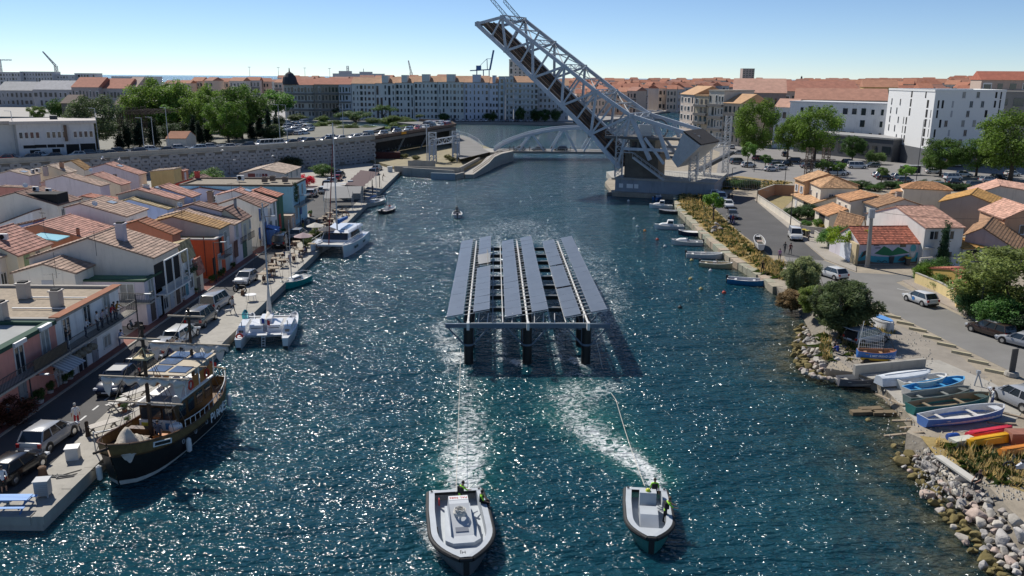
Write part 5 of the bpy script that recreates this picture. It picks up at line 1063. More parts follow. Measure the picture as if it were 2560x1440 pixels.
 def town(px,top,Y,wpx,lab='house with terracotta roof in the far old town',base=1.3,fl=3,grp='far old town houses'):
  nonlocal k;k+=1
  ci=rg.randrange(6);ri=rg.randrange(4);lab='%s %s %s'%(('narrow','broad')[wpx>22]if grp!='houses on the right hillside' else('narrow','broad')[wpx>34],cnm[ci],lab.replace('terracotta',('terracotta','brown red','light orange','dull red')[ri]))
  t=block('town_house',lab,px,px+wpx,Y,top,cols[ci],rcs[ri],fl,max(2,int(wpx/7)),seed=k,depth=rg.uniform(10,15),cat='house',group=grp,base=base,Y1=Y+rg.uniform(-6,6),balc=rg.choice((0,0,1)));return t
 for row,(Y,top,x0,x1,wl,wh)in enumerate(((560,229,1440,1700,16,30),(640,221,1430,1712,16,28),(760,213,1420,1830,14,26),(900,208,1410,2050,14,26),(1080,204,1400,2240,13,24),(1300,201,1380,2300,12,22))):
  x=x0+rg.uniform(-5,5)
  while x<x1:
   w=rg.uniform(wl,wh)
   if not(row<2 and x>1600 and Y<600):town(x,top+rg.uniform(-3,5),Y+rg.uniform(-15,15),w,'house with terracotta roof in old town, '+('first row along the far canal','second row behind the far canal','third row back','fourth row back','fifth row back','hindmost row at the sea')[row])
   x+=w+(rg.uniform(0,3))
 for row,(Y,top,x0,x1)in enumerate(((800,205,420,700),(950,201,640,900),(1200,196,700,1280))):
  x=x0
  while x<x1:w=rg.uniform(16,34);town(x,top+rg.uniform(-4,4),Y+rg.uniform(-15,15),w,'terracotta roofed house beyond the far quay row',grp='roofs beyond the far quay row');x+=w+rg.uniform(0,8)
 for row,(Y,top,x0,x1,b)in enumerate(((420,236,2350,2600,6),(520,222,2060,2600,5),(640,213,2000,2600,6),(800,206,1990,2600,7),(1000,200,2250,2600,14),(1250,192,2380,2600,22))):
  x=x0
  while x<x1:w=rg.uniform(22,46);town(x,top+rg.uniform(-4,5)-(max(0,x-2300)*.03),Y+rg.uniform(-20,20),w,'terracotta roofed house on the right hillside, '+('lowest row','second row up','third row up','fourth row up','fifth row up','top row')[row],b,3,'houses on the right hillside');x+=w+rg.uniform(0,5)
 hl=M().prism([(250,560),(700,700),(1500,1100),(1500,1700),(420,1500)],0,7);struct('hillside',hl,[mat('hill_ground',(.20,.18,.13),var=.3,scale=.05)])
 for i in range(26):
  px=1120+i*12.2+rg.uniform(-3,3)
  if 1225<px<1245:continue
  if px>1330:break
  car(rg.choice(('hatch','suv','wagon')),rg.choice(('white','silver','grey','black','white')),'car parked on the far quay below the apartment row',GY(px,300,458)*1-Vector((0,0,GY(px,300,458).z-1.35)),rg.choice((90,95,270)),group='cars on the far quay')
 for i,(px,w,h,lb)in enumerate(((1225,9,6,'round shrub between the cars on the far quay'),(1300,7,9,'dark cypress on the far quay'),(1342,8,8,'green tree on the far quay'),(1362,7,8,'palm-like tree on the far quay'),(1390,7,8,'dark conifer at the end of the far quay'),(1110,8,5,'small green bush on the far quay'))):p=GY(px,300,460);tree('bush%d'%(i%2),lb,0,0,0,w=w,h=h,pos=(p.x,460,1.3),col=(.05,.085,.025))
 for i in range(30):
  f=i/30;px=1500+rg.uniform(0,190);p=G(px,262+rg.uniform(0,16),0);m=obj('moored_boat',YACHT if False else None)if False else None
 cr_=thing('dock_crane','blue dockside gantry crane with raised boom on the skyline','crane',GY(1203,195,1500));L=Vector((0,0,0));s=1500/F;cm=M()
 pp=lambda x,y:Vector(((x-1203)*s,0,(195-y)*s))
 for x in(1192,1208,1222):cm.bar(pp(x,196),pp(x,176),1.2);cm.bar(pp(x,196)+Vector((0,14,0)),pp(x,176)+Vector((0,14,0)),1.2)
 cm.bar(pp(1176,178),pp(1226,175),1.8);cm.bar(pp(1224,176),pp(1233,130),3.2,1.6);cm.bar(pp(1218,175),pp(1217,150),1.2);cm.bar(pp(1217,150),pp(1190,176),.7);cm.bar(pp(1217,150),pp(1230,150),.7);cm.box(pp(1191,0).x,pp(1203,0).x,-4,4,pp(0,176).z,pp(0,166).z);cm.build('frame',mat('crane_blue',(.05,.13,.30),var=.05),cr_)
 for lb,px,base,top,tipx,tipy,Y in(('grey lattice harbour crane leaning left on the skyline',142,186,166,115,133,1300),('pale harbour crane standing over the long block',1028,190,182,1022,154,1300)):
  o=GY(px,base,Y);k=thing('harbour_crane',lb,'crane',o);m=M();s2=Y/F;lattice(m,(0,0,-4),(0,0,(base-top)*s2),3.5,4,.6);lattice(m,(0,0,(base-top)*s2),((tipx-px)*s2,0,(base-tipy)*s2),2.4,9,.5,w2=1.0);m.build('frame',STEEL,k)
 o=GY(4,183,1200);k=thing('tower_crane','grey tower crane at the left edge of the skyline','crane',o);m=M();s2=1200/F;lattice(m,(0,0,-4),(0,0,32*s2),2,8,.4);lattice(m,(-20,0,31*s2),(28*s2,0,31*s2),1.6,12,.35);m.build('frame',STEEL,k)
 o=GY(870,190,1400);k=thing('grey_ship','grey ship superstructure with masts on the skyline','ship',o);m=M().box(-24,60,-6,6,-14,4);m.box(-14,6,-5,5,4,8);m.box(20,40,-5,5,4,7);lattice(m,(0,0,8),(0,0,16),3,4,.5);m.tube((26,0,6),(26,0,12),.5);m.build('superstructure',STEEL,k)
 o=GY(2003,204,1500);k=thing('lighthouse','small dark lighthouse tower on the skyline','lighthouse',o);M().lathe([(3,-14),(2.4,4),(3,4.2),(3,5),(1.6,5.2),(1.6,8),(.2,10)],10).build('tower',IRON,k)
 for px,top in((625,170),(697,171),(763,172),(825,173)):o=GY(px,196,1100);k=thing('floodlight_mast','thin floodlight mast on the port skyline','mast',o,group='port floodlight masts');h=(196-top)*1100/F;M().tube((0,0,-8),(0,0,h),.35,.2,6).box(-1.6,1.6,-.5,.5,h,h+.5).build('pole',STEEL,k)
far_bank()
def far_canal():
 hm=M();hull(hm,7.5,2.5,.9,.3,sheer=.3,mi=0,rim=0,deckz=.7);hm.box(-1.8,1.2,-.8,.8,.7,1.6);hm.tube((.3,0,.7),(.3,0,9),.06,.04,5);me=hm.mesh('moored_boat',[WHITE]);rg=random.Random(5)
 for i in range(70):
  f=rg.random();side=i%2;p=G(1500+f*190,(278-f*12)if side else(290-f*10),0)
  obj('moored_boat',me,None,None,p+Vector((rg.uniform(-3,3),rg.uniform(-10,10),0)),rg.choice((.6,.7,-2.4)),'white boat moored in the far canal','boat','boats in the far canal',scale=rg.uniform(.7,1.2))
far_canal()
def RH(label,A,B,Rp,ze,wall,roof,back=None,z0=RZ,rb=False,over=.3,name='house',zb=None,far=False,course=.42,chim=(),group='villas on the right bank'):
 """A-B is one eave (pixels at height ze); house lies to the right of A->B; Rp the ridge pixel above A (or B)"""
 a,b=G(*A,ze),G(*B,ze);d=Vector((b.x-a.x,b.y-a.y,0));ln=d.length;d.normalize();x=Vector((d.y,-d.x,0));rz=math.atan2(x.y,x.x)
 o=b if rb else a;r=ray(*Rp);c=Vector((0,0,CZ));t_=(o-c).dot(d)/r.dot(d);q=c+r*t_-o;xr,zr=q.dot(x),ze+q.z
 w=back if back is not None else 2*xr
 if w<=xr+.05:zb_=zr
 else:zb_=zb if zb is not None else zr-(zr-ze)*(w-xr)/xr
 t=house(name,label,0,w,0,ln,zb_,xr,zr,ze,wall,roof,z0,group=group,origin=(a.x,a.y),rz=rz,far=far,over=over,course=course)
 t['dim']=(w,ln,xr,zr,ze)
 for f,g,h in chim:addl(t,CHM,'chimney',(w*f,ln*g,(zr if f>.4 else ze+(zr-ze)*w*f/xr)-z0-.2),0,(.7,.7,h),(.4,.33,.28))
 return t
def addl(t,me,name,p,rz=0.,scale=1.,col=None):return obj(name,me,t,col,p,rz,scale=scale)
def lwin(t,side,u,z,w,h,kind='cas',sc=(.3,.3,.3)):
 """window on a turned house: side 'e' eave wall x=0 (u along y), 'g' near gable y=0 (u along x), 'f' far gable, 'b' back"""
 W_,ln,*_=t['dim'];p,a={'e':((0,u*ln,z),A_XM),'g':((u*W_,0,z),A_YM),'b':((W_,u*ln,z),A_XP),'f':((u*W_,ln,z),math.pi)}[side]
 names={'cas':'window','shut':'window','door':'door','hole':'opening','board':'shutter'};k='cas' if kind=='shut' else kind
 o=obj(names[kind],WM[k],t,sc if k in('door','board')else(.62,.62,.6),p,a,scale=(w,1,h))
 if k=='cas':obj('pane',WM['pane'],o)
 if kind=='shut':obj('shutter',WM['shut'],o,sc)
 if k=='door':obj('handle',WM['knob'],o)
def RHIP(label,A,B,C,ap,ze,wall,roof,z0=RZ,k=.35):
 """hipped house: A near corner, B and C its neighbours at eave height"""
 a,b,c=G(*A,ze),G(*B,ze),G(*C,ze);u=Vector((b.x-a.x,b.y-a.y,0));lu=u.length;u.normalize();v=Vector((-u.y,u.x,0));dv=Vector((c.x-a.x,c.y-a.y,0));v=v if v.dot(dv)>0 else-v;lv=dv.dot(v)
 cen=u*lu/2+v*lv/2;o=a+cen;zr=GY(*ap,o.y).z
 t=thing('house',label,'house',(a.x,a.y,z0),0,'villas on the right bank');P=[Vector((0,0,0)),u*lu,u*lu+v*lv,v*lv]
 if u.cross(v).z<0:P=[P[0],P[3],P[2],P[1]]
 w=M();w.loft([[p+Vector((0,0,-.3))for p in P],[p+Vector((0,0,ze-z0))for p in P]]);w.build('wall',WALL,t,col=wall)
 ov=.35;cc=cen+Vector((0,0,ze-z0));E=[cc+(p+Vector((0,0,ze-z0))-cc)*(1+ov/max(1,(p-cen).length))for p in P]
 long_u=lu>lv;h=(max(lu,lv)-min(lu,lv))/2;ax=u if long_u else v;r0=cen-ax*h+Vector((0,0,zr-z0));r1=cen+ax*h+Vector((0,0,zr-z0))
 m=M();tm=M();lift=Vector((0,0,.06))
 for i in range(4):
  e0,e1=E[i],E[(i+1)%4];n0=r0 if(r0-e0).length<(r1-e0).length else r1;n1=r0 if(r0-e1).length<(r1-e1).length else r1
  m.quad(e0,e1,n1,n0)if(n0-n1).length>.01 else m.add([e0,e1,n0],[(0,1,2)]);tiles(tm,e0+lift,e1+lift,n1+lift,n0+lift,.4,.3)
 m.add(E,[(3,2,1,0)]);ro=m.build('roof',PLAIN,t,col=tuple(x*.7 for x in roof));tm.build('roof_tiles',TILE,ro,col=roof,kind='stuff')
 t['P']=[tuple(p)for p in P];t['h']=ze-z0;return t
def hwin(t,i,f,z,w,h,kind='cas'):
 P=[Vector(p)for p in t['P']];a,b=P[i],P[(i+1)%4];d=(b-a);p=a.lerp(b,f)+Vector((0,0,z));o=obj('window',WM['cas'],t,(.6,.6,.6),p,math.atan2(d.y,d.x),scale=(w,1,h));obj('pane',WM['pane'],o)
RT=dict(tan=(.50,.30,.16),org=(.46,.24,.115),pk=(.52,.30,.22),dkb=(.30,.17,.09),och=(.46,.25,.07),red=(.40,.13,.08))
CRM=(.66,.60,.50);WHT=(.68,.66,.62)
def right_ground():
 sheet('side_street',[G(*p,RZ)for p in((1762,488),(1884,492),(1905,510),(2010,606),(2062,650),(2010,662),(1960,640),(1925,638),(1905,622),(1848,580),(1770,505))],RZ+.01,[ASPH],.03)
 sheet('main_road',[G(*p,RZ)for p in((1960,642),(2062,652),(2140,682),(2310,690),(2240,706),(2330,755),(2440,808),(2640,905),(2640,985),(2540,935),(2400,868),(2290,812),(2190,765),(2150,730),(2050,712),(1990,690))],RZ+.014,[ASPHL],.03)
 sheet('pavement',[G(*p,RZ)for p in((1893,497),(1903,500),(2095,632),(2140,668),(2140,680),(2064,650),(2012,606),(1886,500))],RZ+.11,[mat('pavement_grey',(.32,.29,.25),var=.12,scale=.6)],.13)
 sheet('yard_pavement',[G(*p,RZ)for p in((2255,702),(2290,700),(2400,755),(2480,800),(2640,880),(2640,900),(2445,806),(2320,742))],RZ+.11,[mat('pavement_grey2',(.30,.26,.22),var=.12,scale=.6)],.13)
 sheet('car_park',[G(*p,RZ)for p in((1800,380),(1850,350),(2240,385),(2640,410),(2640,480),(2300,472),(2150,462),(1960,450),(1850,455),(1790,440))],RZ+.012,[mat('car_park_asphalt',(.22,.21,.20),var=.12,scale=.2)],.03)
 sheet('canal_road',[G(*p,RZ)for p in((1800,380),(1850,350),(1840,330),(1760,290),(1700,285),(1745,330),(1770,370))],RZ+.013,[ASPHL],.03)
 for a,b in(((2243,722),(2275,728)),((2330,760),(2352,772)),((2445,812),(2470,822)),((2262,707),(2285,712))):p,q=G(*a,RZ),G(*b,RZ);M().bar((p.x,p.y,RZ+.02),(q.x,q.y,RZ+.02),.12,.006).build('road_marking',YPAINT,kind='structure')
 sheet('pale_slab',[G(*p,RZ)for p in((1757,480),(1768,474),(1798,476),(1790,481))],RZ+.02,[CONC],.02)
 sheet('waste_ground',[G(*p,RZ)for p in((2040,860),(2060,800),(2180,790),(2290,830),(2400,890),(2470,945),(2340,940),(2240,915),(2130,925))],RZ+.012,[mat('gravel_lot',(.27,.24,.20),var=.22,scale=.5,bump=.3,bscale=20)],.02)
 gr=mat('dry_grass',(.30,.22,.08),var=.35,scale=1.2,bump=.6)
 sheet('dry_verge',[G(*p,RZ)for p in((1690,490),(1762,490),(1770,506),(1848,582),(1905,624),(1925,642),(1950,690),(1900,680),(1820,625),(1740,560),(1692,518))],RZ+.02,[gr],.04)
 sheet('dry_patch',[G(*p,RZ)for p in((2300,1090),(2560,1120),(2560,1230),(2480,1200),(2340,1140))],RZ+.02,[gr],.04)
 sheet('dry_grass_field',[G(*p,RZ)for p in((1700,470),(1850,470),(1960,455),(1850,440),(1790,445),(1740,460))],RZ+.02,[gr],.04)
 me=M().loft([[(x,-.16,0),(x,.16,0),(x,.12,.24),(x,-.12,.24)]for x in(-.8,.8)]).mesh('kerb_block',mat('yellowed_concrete',(.45,.40,.26),var=.2))
 for i,(px,py)in enumerate(((2200,778),(2231,794),(2263,811),(2294,827),(2330,846),(2366,865),(2403,886),(2445,908),(2488,932))):obj('kerb_block',me,None,None,G(px,py,RZ),R(-40),'yellowish concrete parking block in the row beside the road','parking block','parking blocks along the road')
 e=obj('stone_quay_edge',None,kind='structure');bm=M().loft([[(x,y*k,z)for y,z in((-.6,-1.2),(.55,-1.2),(.6,.04),(-.5,.06))]for x,k in((0,1),(1,1.02))]).mesh('quay_stone',STONE);P=SHORE[16:]
 for a,b in zip(P,P[1:]):
  d=b-a;n=max(1,int(d.length/1.6));ang=math.atan2(d.y,d.x)
  for k in range(n):o=obj('quay_stone',bm,e,(.36*random.uniform(.8,1.1),.31,.23),a.lerp(b,k/n)+Vector((.25,.1,RZ+random.uniform(-.06,.06))),ang+random.uniform(-.03,.03),scale=(d.length/n*.97,random.uniform(.9,1.25),1))
right_ground()
def villas():
 t=RH('peach two-storey house with brown tiles and white shutters',(2012,455),(1988,446),(2071,436),6.4,(.64,.40,.22),RT['tan'],back=10);lwin(t,'e',.25,3.9,.9,1.3,'shut',(.62,.6,.62));lwin(t,'e',.75,3.9,.9,1.3,'shut',(.62,.6,.62))
 t=RHIP('cream villa with hipped tan roof beside the peach house',(2052.6,470.4),(2021,456),(2135,469),(2066,442.5),6.2,CRM,RT['tan'])
 for f in(.3,.75):hwin(t,0,f,3.6,.8,1.4);hwin(t,3,f,3.6,.8,1.4)
 t=RH('porch with broad tan tiled roof in front of the hipped villa',(2034,510),(1982,486),(2108,488),3.5,CRM,RT['tan'],back=6.2,over=.4);lwin(t,'e',.8,1.1,1.1,2.1,'door',(.6,.6,.6));lwin(t,'e',.35,1.2,2.4,2.2,'hole')
 t=RH('cream villa with orange tan monopitch roof and small recessed windows',(2128,504),(2092.5,489),(2189,491.6),5.9,CRM,RT['org'],back=7.5);lwin(t,'e',.3,3.6,.8,1.2);lwin(t,'e',.75,3.6,.8,1.2)
 t=RH('carport with flat orange tiled roof before the cream villa',(2074,539.5),(2039,522),(2118,525),3.4,CRM,RT['org'],back=4.4,over=.4);lwin(t,'e',.5,1.1,3.0,2.1,'hole')
 t=RH('house with mottled brown roof, chimney and black shutters',(2197,518),(2157.6,503.6),(2261,499.6),5.9,(.56,.52,.45),RT['dkb'],back=9.5,chim=((.42,.45,1.1),));lwin(t,'e',.2,3.4,1.0,1.5,'shut',(.02,.02,.025));lwin(t,'e',.8,3.9,.6,1.0)
 t=RH('low shed with mossy brown roof behind the ivy',(2150,570),(2090,553),(2160,545),3.0,WHT,RT['dkb'],back=5)
 t=RH('white two-storey house with pink tiled roof beside the mural',(2410,569),(2314,570),(2241,517),6.0,WHT,RT['pk'],rb=True,back=None,zb=5.5);lwin(t,'e',.35,4.1,1.3,1.2);lwin(t,'e',.76,4.1,1.3,1.2);lwin(t,'e',.88,1.05,1.0,2.1,'door',(.55,.57,.62));lwin(t,'e',.35,1.1,1.5,1.6)
 x,ln=t['dim'][2],t['dim'][1];M().box(-.8,0,ln*.78,ln*.98,2.5,2.58).build('door_canopy',STEEL,t);pg=M()
 for y in(.2,3.2):pg.bar((x+.3,y,6.0),(x+4.5,y,6.0),.16);pg.bar((x+.3,y,4),(x+.3,y,6),.16);pg.bar((x+4.4,y,4),(x+4.4,y,6),.16)
 pg.build('pergola',mat('cream_wood',(.5,.44,.3)),t)
 mural_garage()
 t=RHIP('small cream villa with hipped orange roof behind',(2378,477),(2260,471.7),(2395,470),(2321,454.5),6.3,CRM,RT['org']);hwin(t,0,.45,3.9,1.4,1.2)
 t=RH('grey gabled house with ochre lichen roof at the right',(2351,505),(2372,488),(2427,487.6),5.6,(.36,.33,.30),RT['och'],back=None)
 t=RH('long house with pale orange tiles at the right edge',(2427,488),(2423,470),(2500,466),5.6,CRM,RT['pk'],back=24,zb=5.0)
 t=RH('apricot house with pale tiles at the right edge',(2513,547),(2451,523.5),(2575,520),5.8,(.56,.34,.21),RT['pk'],back=14);lwin(t,'g',.2,3.4,1.5,1.4);
 t=RH('pinkish gabled house with mossy roof behind the white house',(2414,588),(2440,560),(2458,571),4.6,(.46,.36,.36),RT['dkb'],back=9.5)
 t=RH('low annex with bright lichened tiles at the white house',(2530,618),(2408,622),(2368,600),3.2,(.5,.48,.44),RT['och'],rb=True,back=6);lwin(t,'e',.5,1.2,2.4,1.6);lwin(t,'e',.8,1.1,2.0,2.0,'hole')
 t=RH('small yellow house with red tiles behind the hedge',(2475,688),(2402,690),(2378,674),3.2,(.45,.30,.08),RT['red'],rb=True,back=6)
 t=RH('yellow gate shelter with red tiled top',(2396,725),(2390,702),(2420,705),3.0,(.60,.45,.18),RT['red'],back=3.5)
 t=RH('cream annex with striped orange roof behind the chimney house',(2226,486),(2232,476),(2258,480),5.0,CRM,RT['org'],back=5)
def mural_garage():
 ze=3.8;t=RH('long garage with red tiled roof and painted sea mural',(2310,607),(2149.6,608.5),(2124,568.7),ze,(.60,.56,.60),RT['red'],rb=True,back=8.5,name='garage',course=.36);W_,ln,xr,zr,_=t['dim']
 def pnt(name,pts,c,k):M().prism([(0,0),(1,0),(0,1)],0,1)if False else None;n=len(pts);m=M();m.add([(-.012-.004*k,y,z)for y,z in pts],[tuple(range(n))]);return m.build(name,mat('mural_'+name,c,rough=.85,var=.15,scale=1.5),t)
 L_=ln;f=lambda u,v:(L_*(1-u),v*2.9)
 arcp=lambda pts:[f(*p)for p in pts]
 sea=[(0,.28)]+[(.05,.62)]+[(i/24,.52-.16*math.sin(math.pi*min(1,i/22))+(.2*max(0,i/24-.8)*5*.35))for i in range(3,25)]+[(1,.12),(.6,.05),(.3,.06),(0,.1)]
 pnt('sky',arcp([(0,.02),(0,.98),(1,.98),(1,.02)]),(.52,.50,.60),0);pnt('sea',arcp(sea),(.06,.33,.42),1)
 pnt('sand',arcp([(0,.02),(0,.16),(.12,.22),(.25,.1),(.5,.06),(.8,.1),(1,.14),(1,.02)]),(.16,.13,.10),2)
 pnt('hill',arcp([(.24,.52),(.30,.64),(.38,.86),(.46,.76),(.52,.62),(.60,.82),(.68,.72),(.76,.58),(.80,.54),(.62,.46),(.5,.40),(.36,.44)]),(.03,.17,.08),3)
 pnt('rock',arcp([(.62,.16),(.66,.30),(.74,.42),(.77,.44),(.76,.26),(.7,.14)]),(.13,.10,.08),4);pnt('cave',arcp([(.03,.3),(.07,.62),(.13,.7),(.17,.56),(.13,.52),(.09,.42)]),(.05,.05,.05),4)
 oval=lambda cu,cv,a,b,s0=0,s1=1:[f(cu+a*math.cos(6.283*(s0+(s1-s0)*i/20)),cv+b*math.sin(6.283*(s0+(s1-s0)*i/20)))for i in range(20)]
 pnt('medallion',oval(.84,.60,.058,.34),(.40,.42,.42),5);pnt('medallion_sky',oval(.84,.76,.046,.17),(.10,.36,.42),6);pnt('wing_shape',arcp([(.83,.35),(.80,.62),(.835,.50),(.84,.66),(.848,.50),(.885,.62),(.86,.34)]),(.6,.6,.58),7)
 pnt('jar',oval(.96,.28,.018,.17),(.03,.09,.10),5);pnt('jar_small',oval(.92,.22,.015,.1),(.03,.09,.10),5)
 sw=M();pts=[]
 for i in range(30):a=i*.26;r=.10-a*.0105;pts.append((-.035,*f(.51+r*.42*math.cos(a),.26+r*math.sin(a)*1.2)))
 sw.path(pts,.05,4);sw.path([(-.035,*f(.30+.012*i,.14+.03*math.sin(i*.8)))for i in range(14)],.06,4);sw.build('mural_scroll',mat('mural_scroll',(.02,.07,.09)),t)
 wr=M();rg=random.Random(8)
 for w_,(u0,u1,v)in enumerate(((.22,.30,.90),(.32,.42,.95),(.25,.33,.78))):
  u=u0
  while u<u1:wr.bar((-.035,*f(u,v-.03)),(-.035,*f(u+.006,v+rg.uniform(.02,.05))),.05,.02);wr.bar((-.035,*f(u+.006,v+.03)),(-.035,*f(u+.012,v-.02)),.05,.02);u+=.017
 wr.build('mural_writing',mat('mural_ink',(.03,.03,.05)),t);M().box(-.06,.0,L_*.28,L_*.37,2.35,2.7).build('vent',mat('vent_brown',(.16,.13,.09)),t)
 a,b=G(2139,664,RZ),G(2088,632,RZ);d=(b-a);dl=d.length;w=thing('gate_wall','ochre wall end with white double garage doors and ivy on top','wall',a,math.atan2(d.y,d.x));M().box(0,dl,-.2,.15,0,2.9).build('wall',WALL,w,col=(.50,.40,.24))
 for x0,x1 in((.22,.50),(.51,.80)):dd=M().box(dl*x0,dl*x1,.15,.22,.05,2.6);[dd.box(dl*(x0+(x1-x0)*k/5)-.01,dl*(x0+(x1-x0)*k/5)+.01,.22,.235,.1,2.55)for k in range(1,5)];dd.build('garage_door',mat('white_boards',(.62,.64,.70),var=.06),w)
 iv=thing('ivy','bright yellow green ivy hanging over the garage gate','climbing plant',a.lerp(b,.45)+Vector((.8,.6,2.9)));cl=[(np.array((random.uniform(-3.2,2.6),random.uniform(-2.6,2.2)*.6,random.uniform(-.4,1.2))),random.uniform(.4,.75))for _ in range(34)]+[(np.array((2.6+random.uniform(-.3,.3),-2.4+random.uniform(-.4,.4),-.4-.28*i)),.35)for i in range(7)]
 obj('foliage',leaves('foliage',cl,3200,.13,seed=44),iv,(.17,.24,.02),kind='stuff')
 p=G(2168,668,RZ);pl=thing('utility_pole','tall leaning grey concrete pole in front of the mural','pole',p);tp=GY(2180,528,p.y-.4);m=M();m.tube((0,0,0),tp-p,.34,.22,8);m.build('shaft',CONC,pl);M().tube((0,0,0),(tp-p)*.04,.42,.4,8).build('base',CONC,pl);M().box(-.35,.35,-.2,.2,-.9,.3).build('switch_box',STEEL,pl,loc=tp-p)
 wi=thing('overhead_wire','thin black overhead wire running from the concrete pole','wire',tp);m=M();q=GY(2700,530,p.y+4);m.path([Vector((0,0,0)).lerp(q-tp,k/10)+Vector((0,0,-4.0*(k/10)*(1-k/10)))for k in range(11)],.025,4);m.build('cable',BLACK,wi)
villas()
def garden_walls():
 def wall(label,pts,h,col,th=.2):
  P=[G(*p,RZ)for p in pts];t=thing('garden_wall',label,'wall',P[0]);L=P[0]
  for a,b in zip(P,P[1:]):M().bar(a-L+Vector((0,0,h/2)),b-L+Vector((0,0,h/2)),th,h).build('wall',WALL,t,col=col);M().bar(a-L+Vector((0,0,h+.04)),b-L+Vector((0,0,h+.04)),th+.1,.08).build('coping',CONC,t)
  return t
 wall('low cream garden wall along the side street pavement',[(1893,503),(1931,529),(2000,578)],1.3,CRM);wall('low grey garden wall running up to the ivy gate',[(2036,596),(2088,630)],1.2,(.5,.47,.40));wall('tall terracotta wall round the dry yard',[(1893,503),(1935,487),(1992,490)],2.2,(.45,.26,.15))
 wall('yellow garden wall by the main road',[(2287,708),(2340,730),(2395,760)],1.3,(.68,.54,.26));wall('white garden wall before the white house',[(2297,672),(2345,668),(2400,668)],1.4,WHT);wall('low wall round the driveway behind the bins',[(2002,580),(2065,588)],1.0,CRM)
 sheet('yard_ground',[G(*p,RZ)for p in((1900,500),(1938,488),(1990,492),(1960,520),(1935,528))],RZ+.03,[mat('yard_grass',(.26,.21,.09),var=.3,scale=1)],.03)
 for i,(px,py,w,h,c)in enumerate(((1975,545,3.5,2.2,(.05,.09,.03)),(1995,548,4,2.6,(.045,.085,.028)),(2020,545,4.5,3.0,(.04,.08,.028)),(2040,550,3,2.6,(.05,.10,.03)),(2013,570,2.6,1.6,(.07,.15,.03)),(2045,568,2.2,1.7,(.10,.19,.03)),(1987,560,1.6,1.2,(.08,.15,.04)),(2058,570,2.0,1.0,(.35,.28,.06)),(2350,535,3.5,4.5,(.07,.12,.025)),(2392,545,5,4,(.10,.16,.025)),(2320,512,5,2,(.22,.15,.04)))):bush('rounded garden shrub in the villa gardens',px,py,RZ,w,h,c,group='garden shrubs')
 for i,(px,py,w,h,c,lb)in enumerate(((2080,620,5,3.6,(.085,.18,.035),'clipped bright green hedge beside the ivy gate'),(2105,612,5,3.4,(.085,.17,.035),'clipped bright green hedge behind the ivy gate'),(2310,705,3.4,2.8,(.10,.17,.02),'yellow flowering hedge behind the yellow wall'),(2335,700,5,3.2,(.05,.11,.025),'dark green clipped hedge behind the yellow wall'),(2355,725,4,2.2,(.09,.15,.03),'olive green bush above the yellow wall'),(2420,790,4.5,3.4,(.045,.09,.035),'glossy laurel hedge by the pavement, left one'),(2450,800,4.5,3.6,(.045,.09,.03),'glossy laurel hedge by the lamp post'),(2500,830,6,4.2,(.06,.13,.03),'leafy green hedge by the black car'),(2550,840,6,3.8,(.035,.07,.025),'dark hedge at the right edge by the black car'),(2310,690,1.2,1.2,(.5,.26,.02),'orange yellow flower bush behind the yellow wall'))):bush(lb,px,py,RZ,w,h,c)
 tree('airy','large airy yellow green tree over the hedge at the right edge',2520,800,RZ,600,14,col=(.13,.16,.045));tree('airy','small green tree beside the lamp post hedge',2455,770,RZ,672,7,col=(.085,.15,.03));tree('cyp0','dense dark green cypress in front of the white house',2353,670,RZ,597,4.6,h=6.6,col=(.025,.055,.025));tree('young','lone fig-like tree on the dry verge',1783,552,RZ,495,6.0,h=5.2,col=(.09,.17,.025))
 tree('feath','big feathery dark green tamarisk on the shore',2100,838,RZ,690,7.2,h=6.0,col=(.075,.10,.04),cat='bush',name='tamarisk');tree('feath','pale feathery tamarisk at the bend of the shore',2000,745,RZ,640,4.6,h=5.2,col=(.17,.19,.085),cat='bush',name='tamarisk');tree('feath','brown twiggy bush at the waterline',1978,778,.1,720,4,h=2.6,col=(.17,.12,.06),cat='bush',name='bush');tree('feath','bright green broom bush between the tamarisks',2036,790,RZ,735,4,h=3.6,col=(.13,.17,.04),cat='bush',name='bush')
garden_walls()
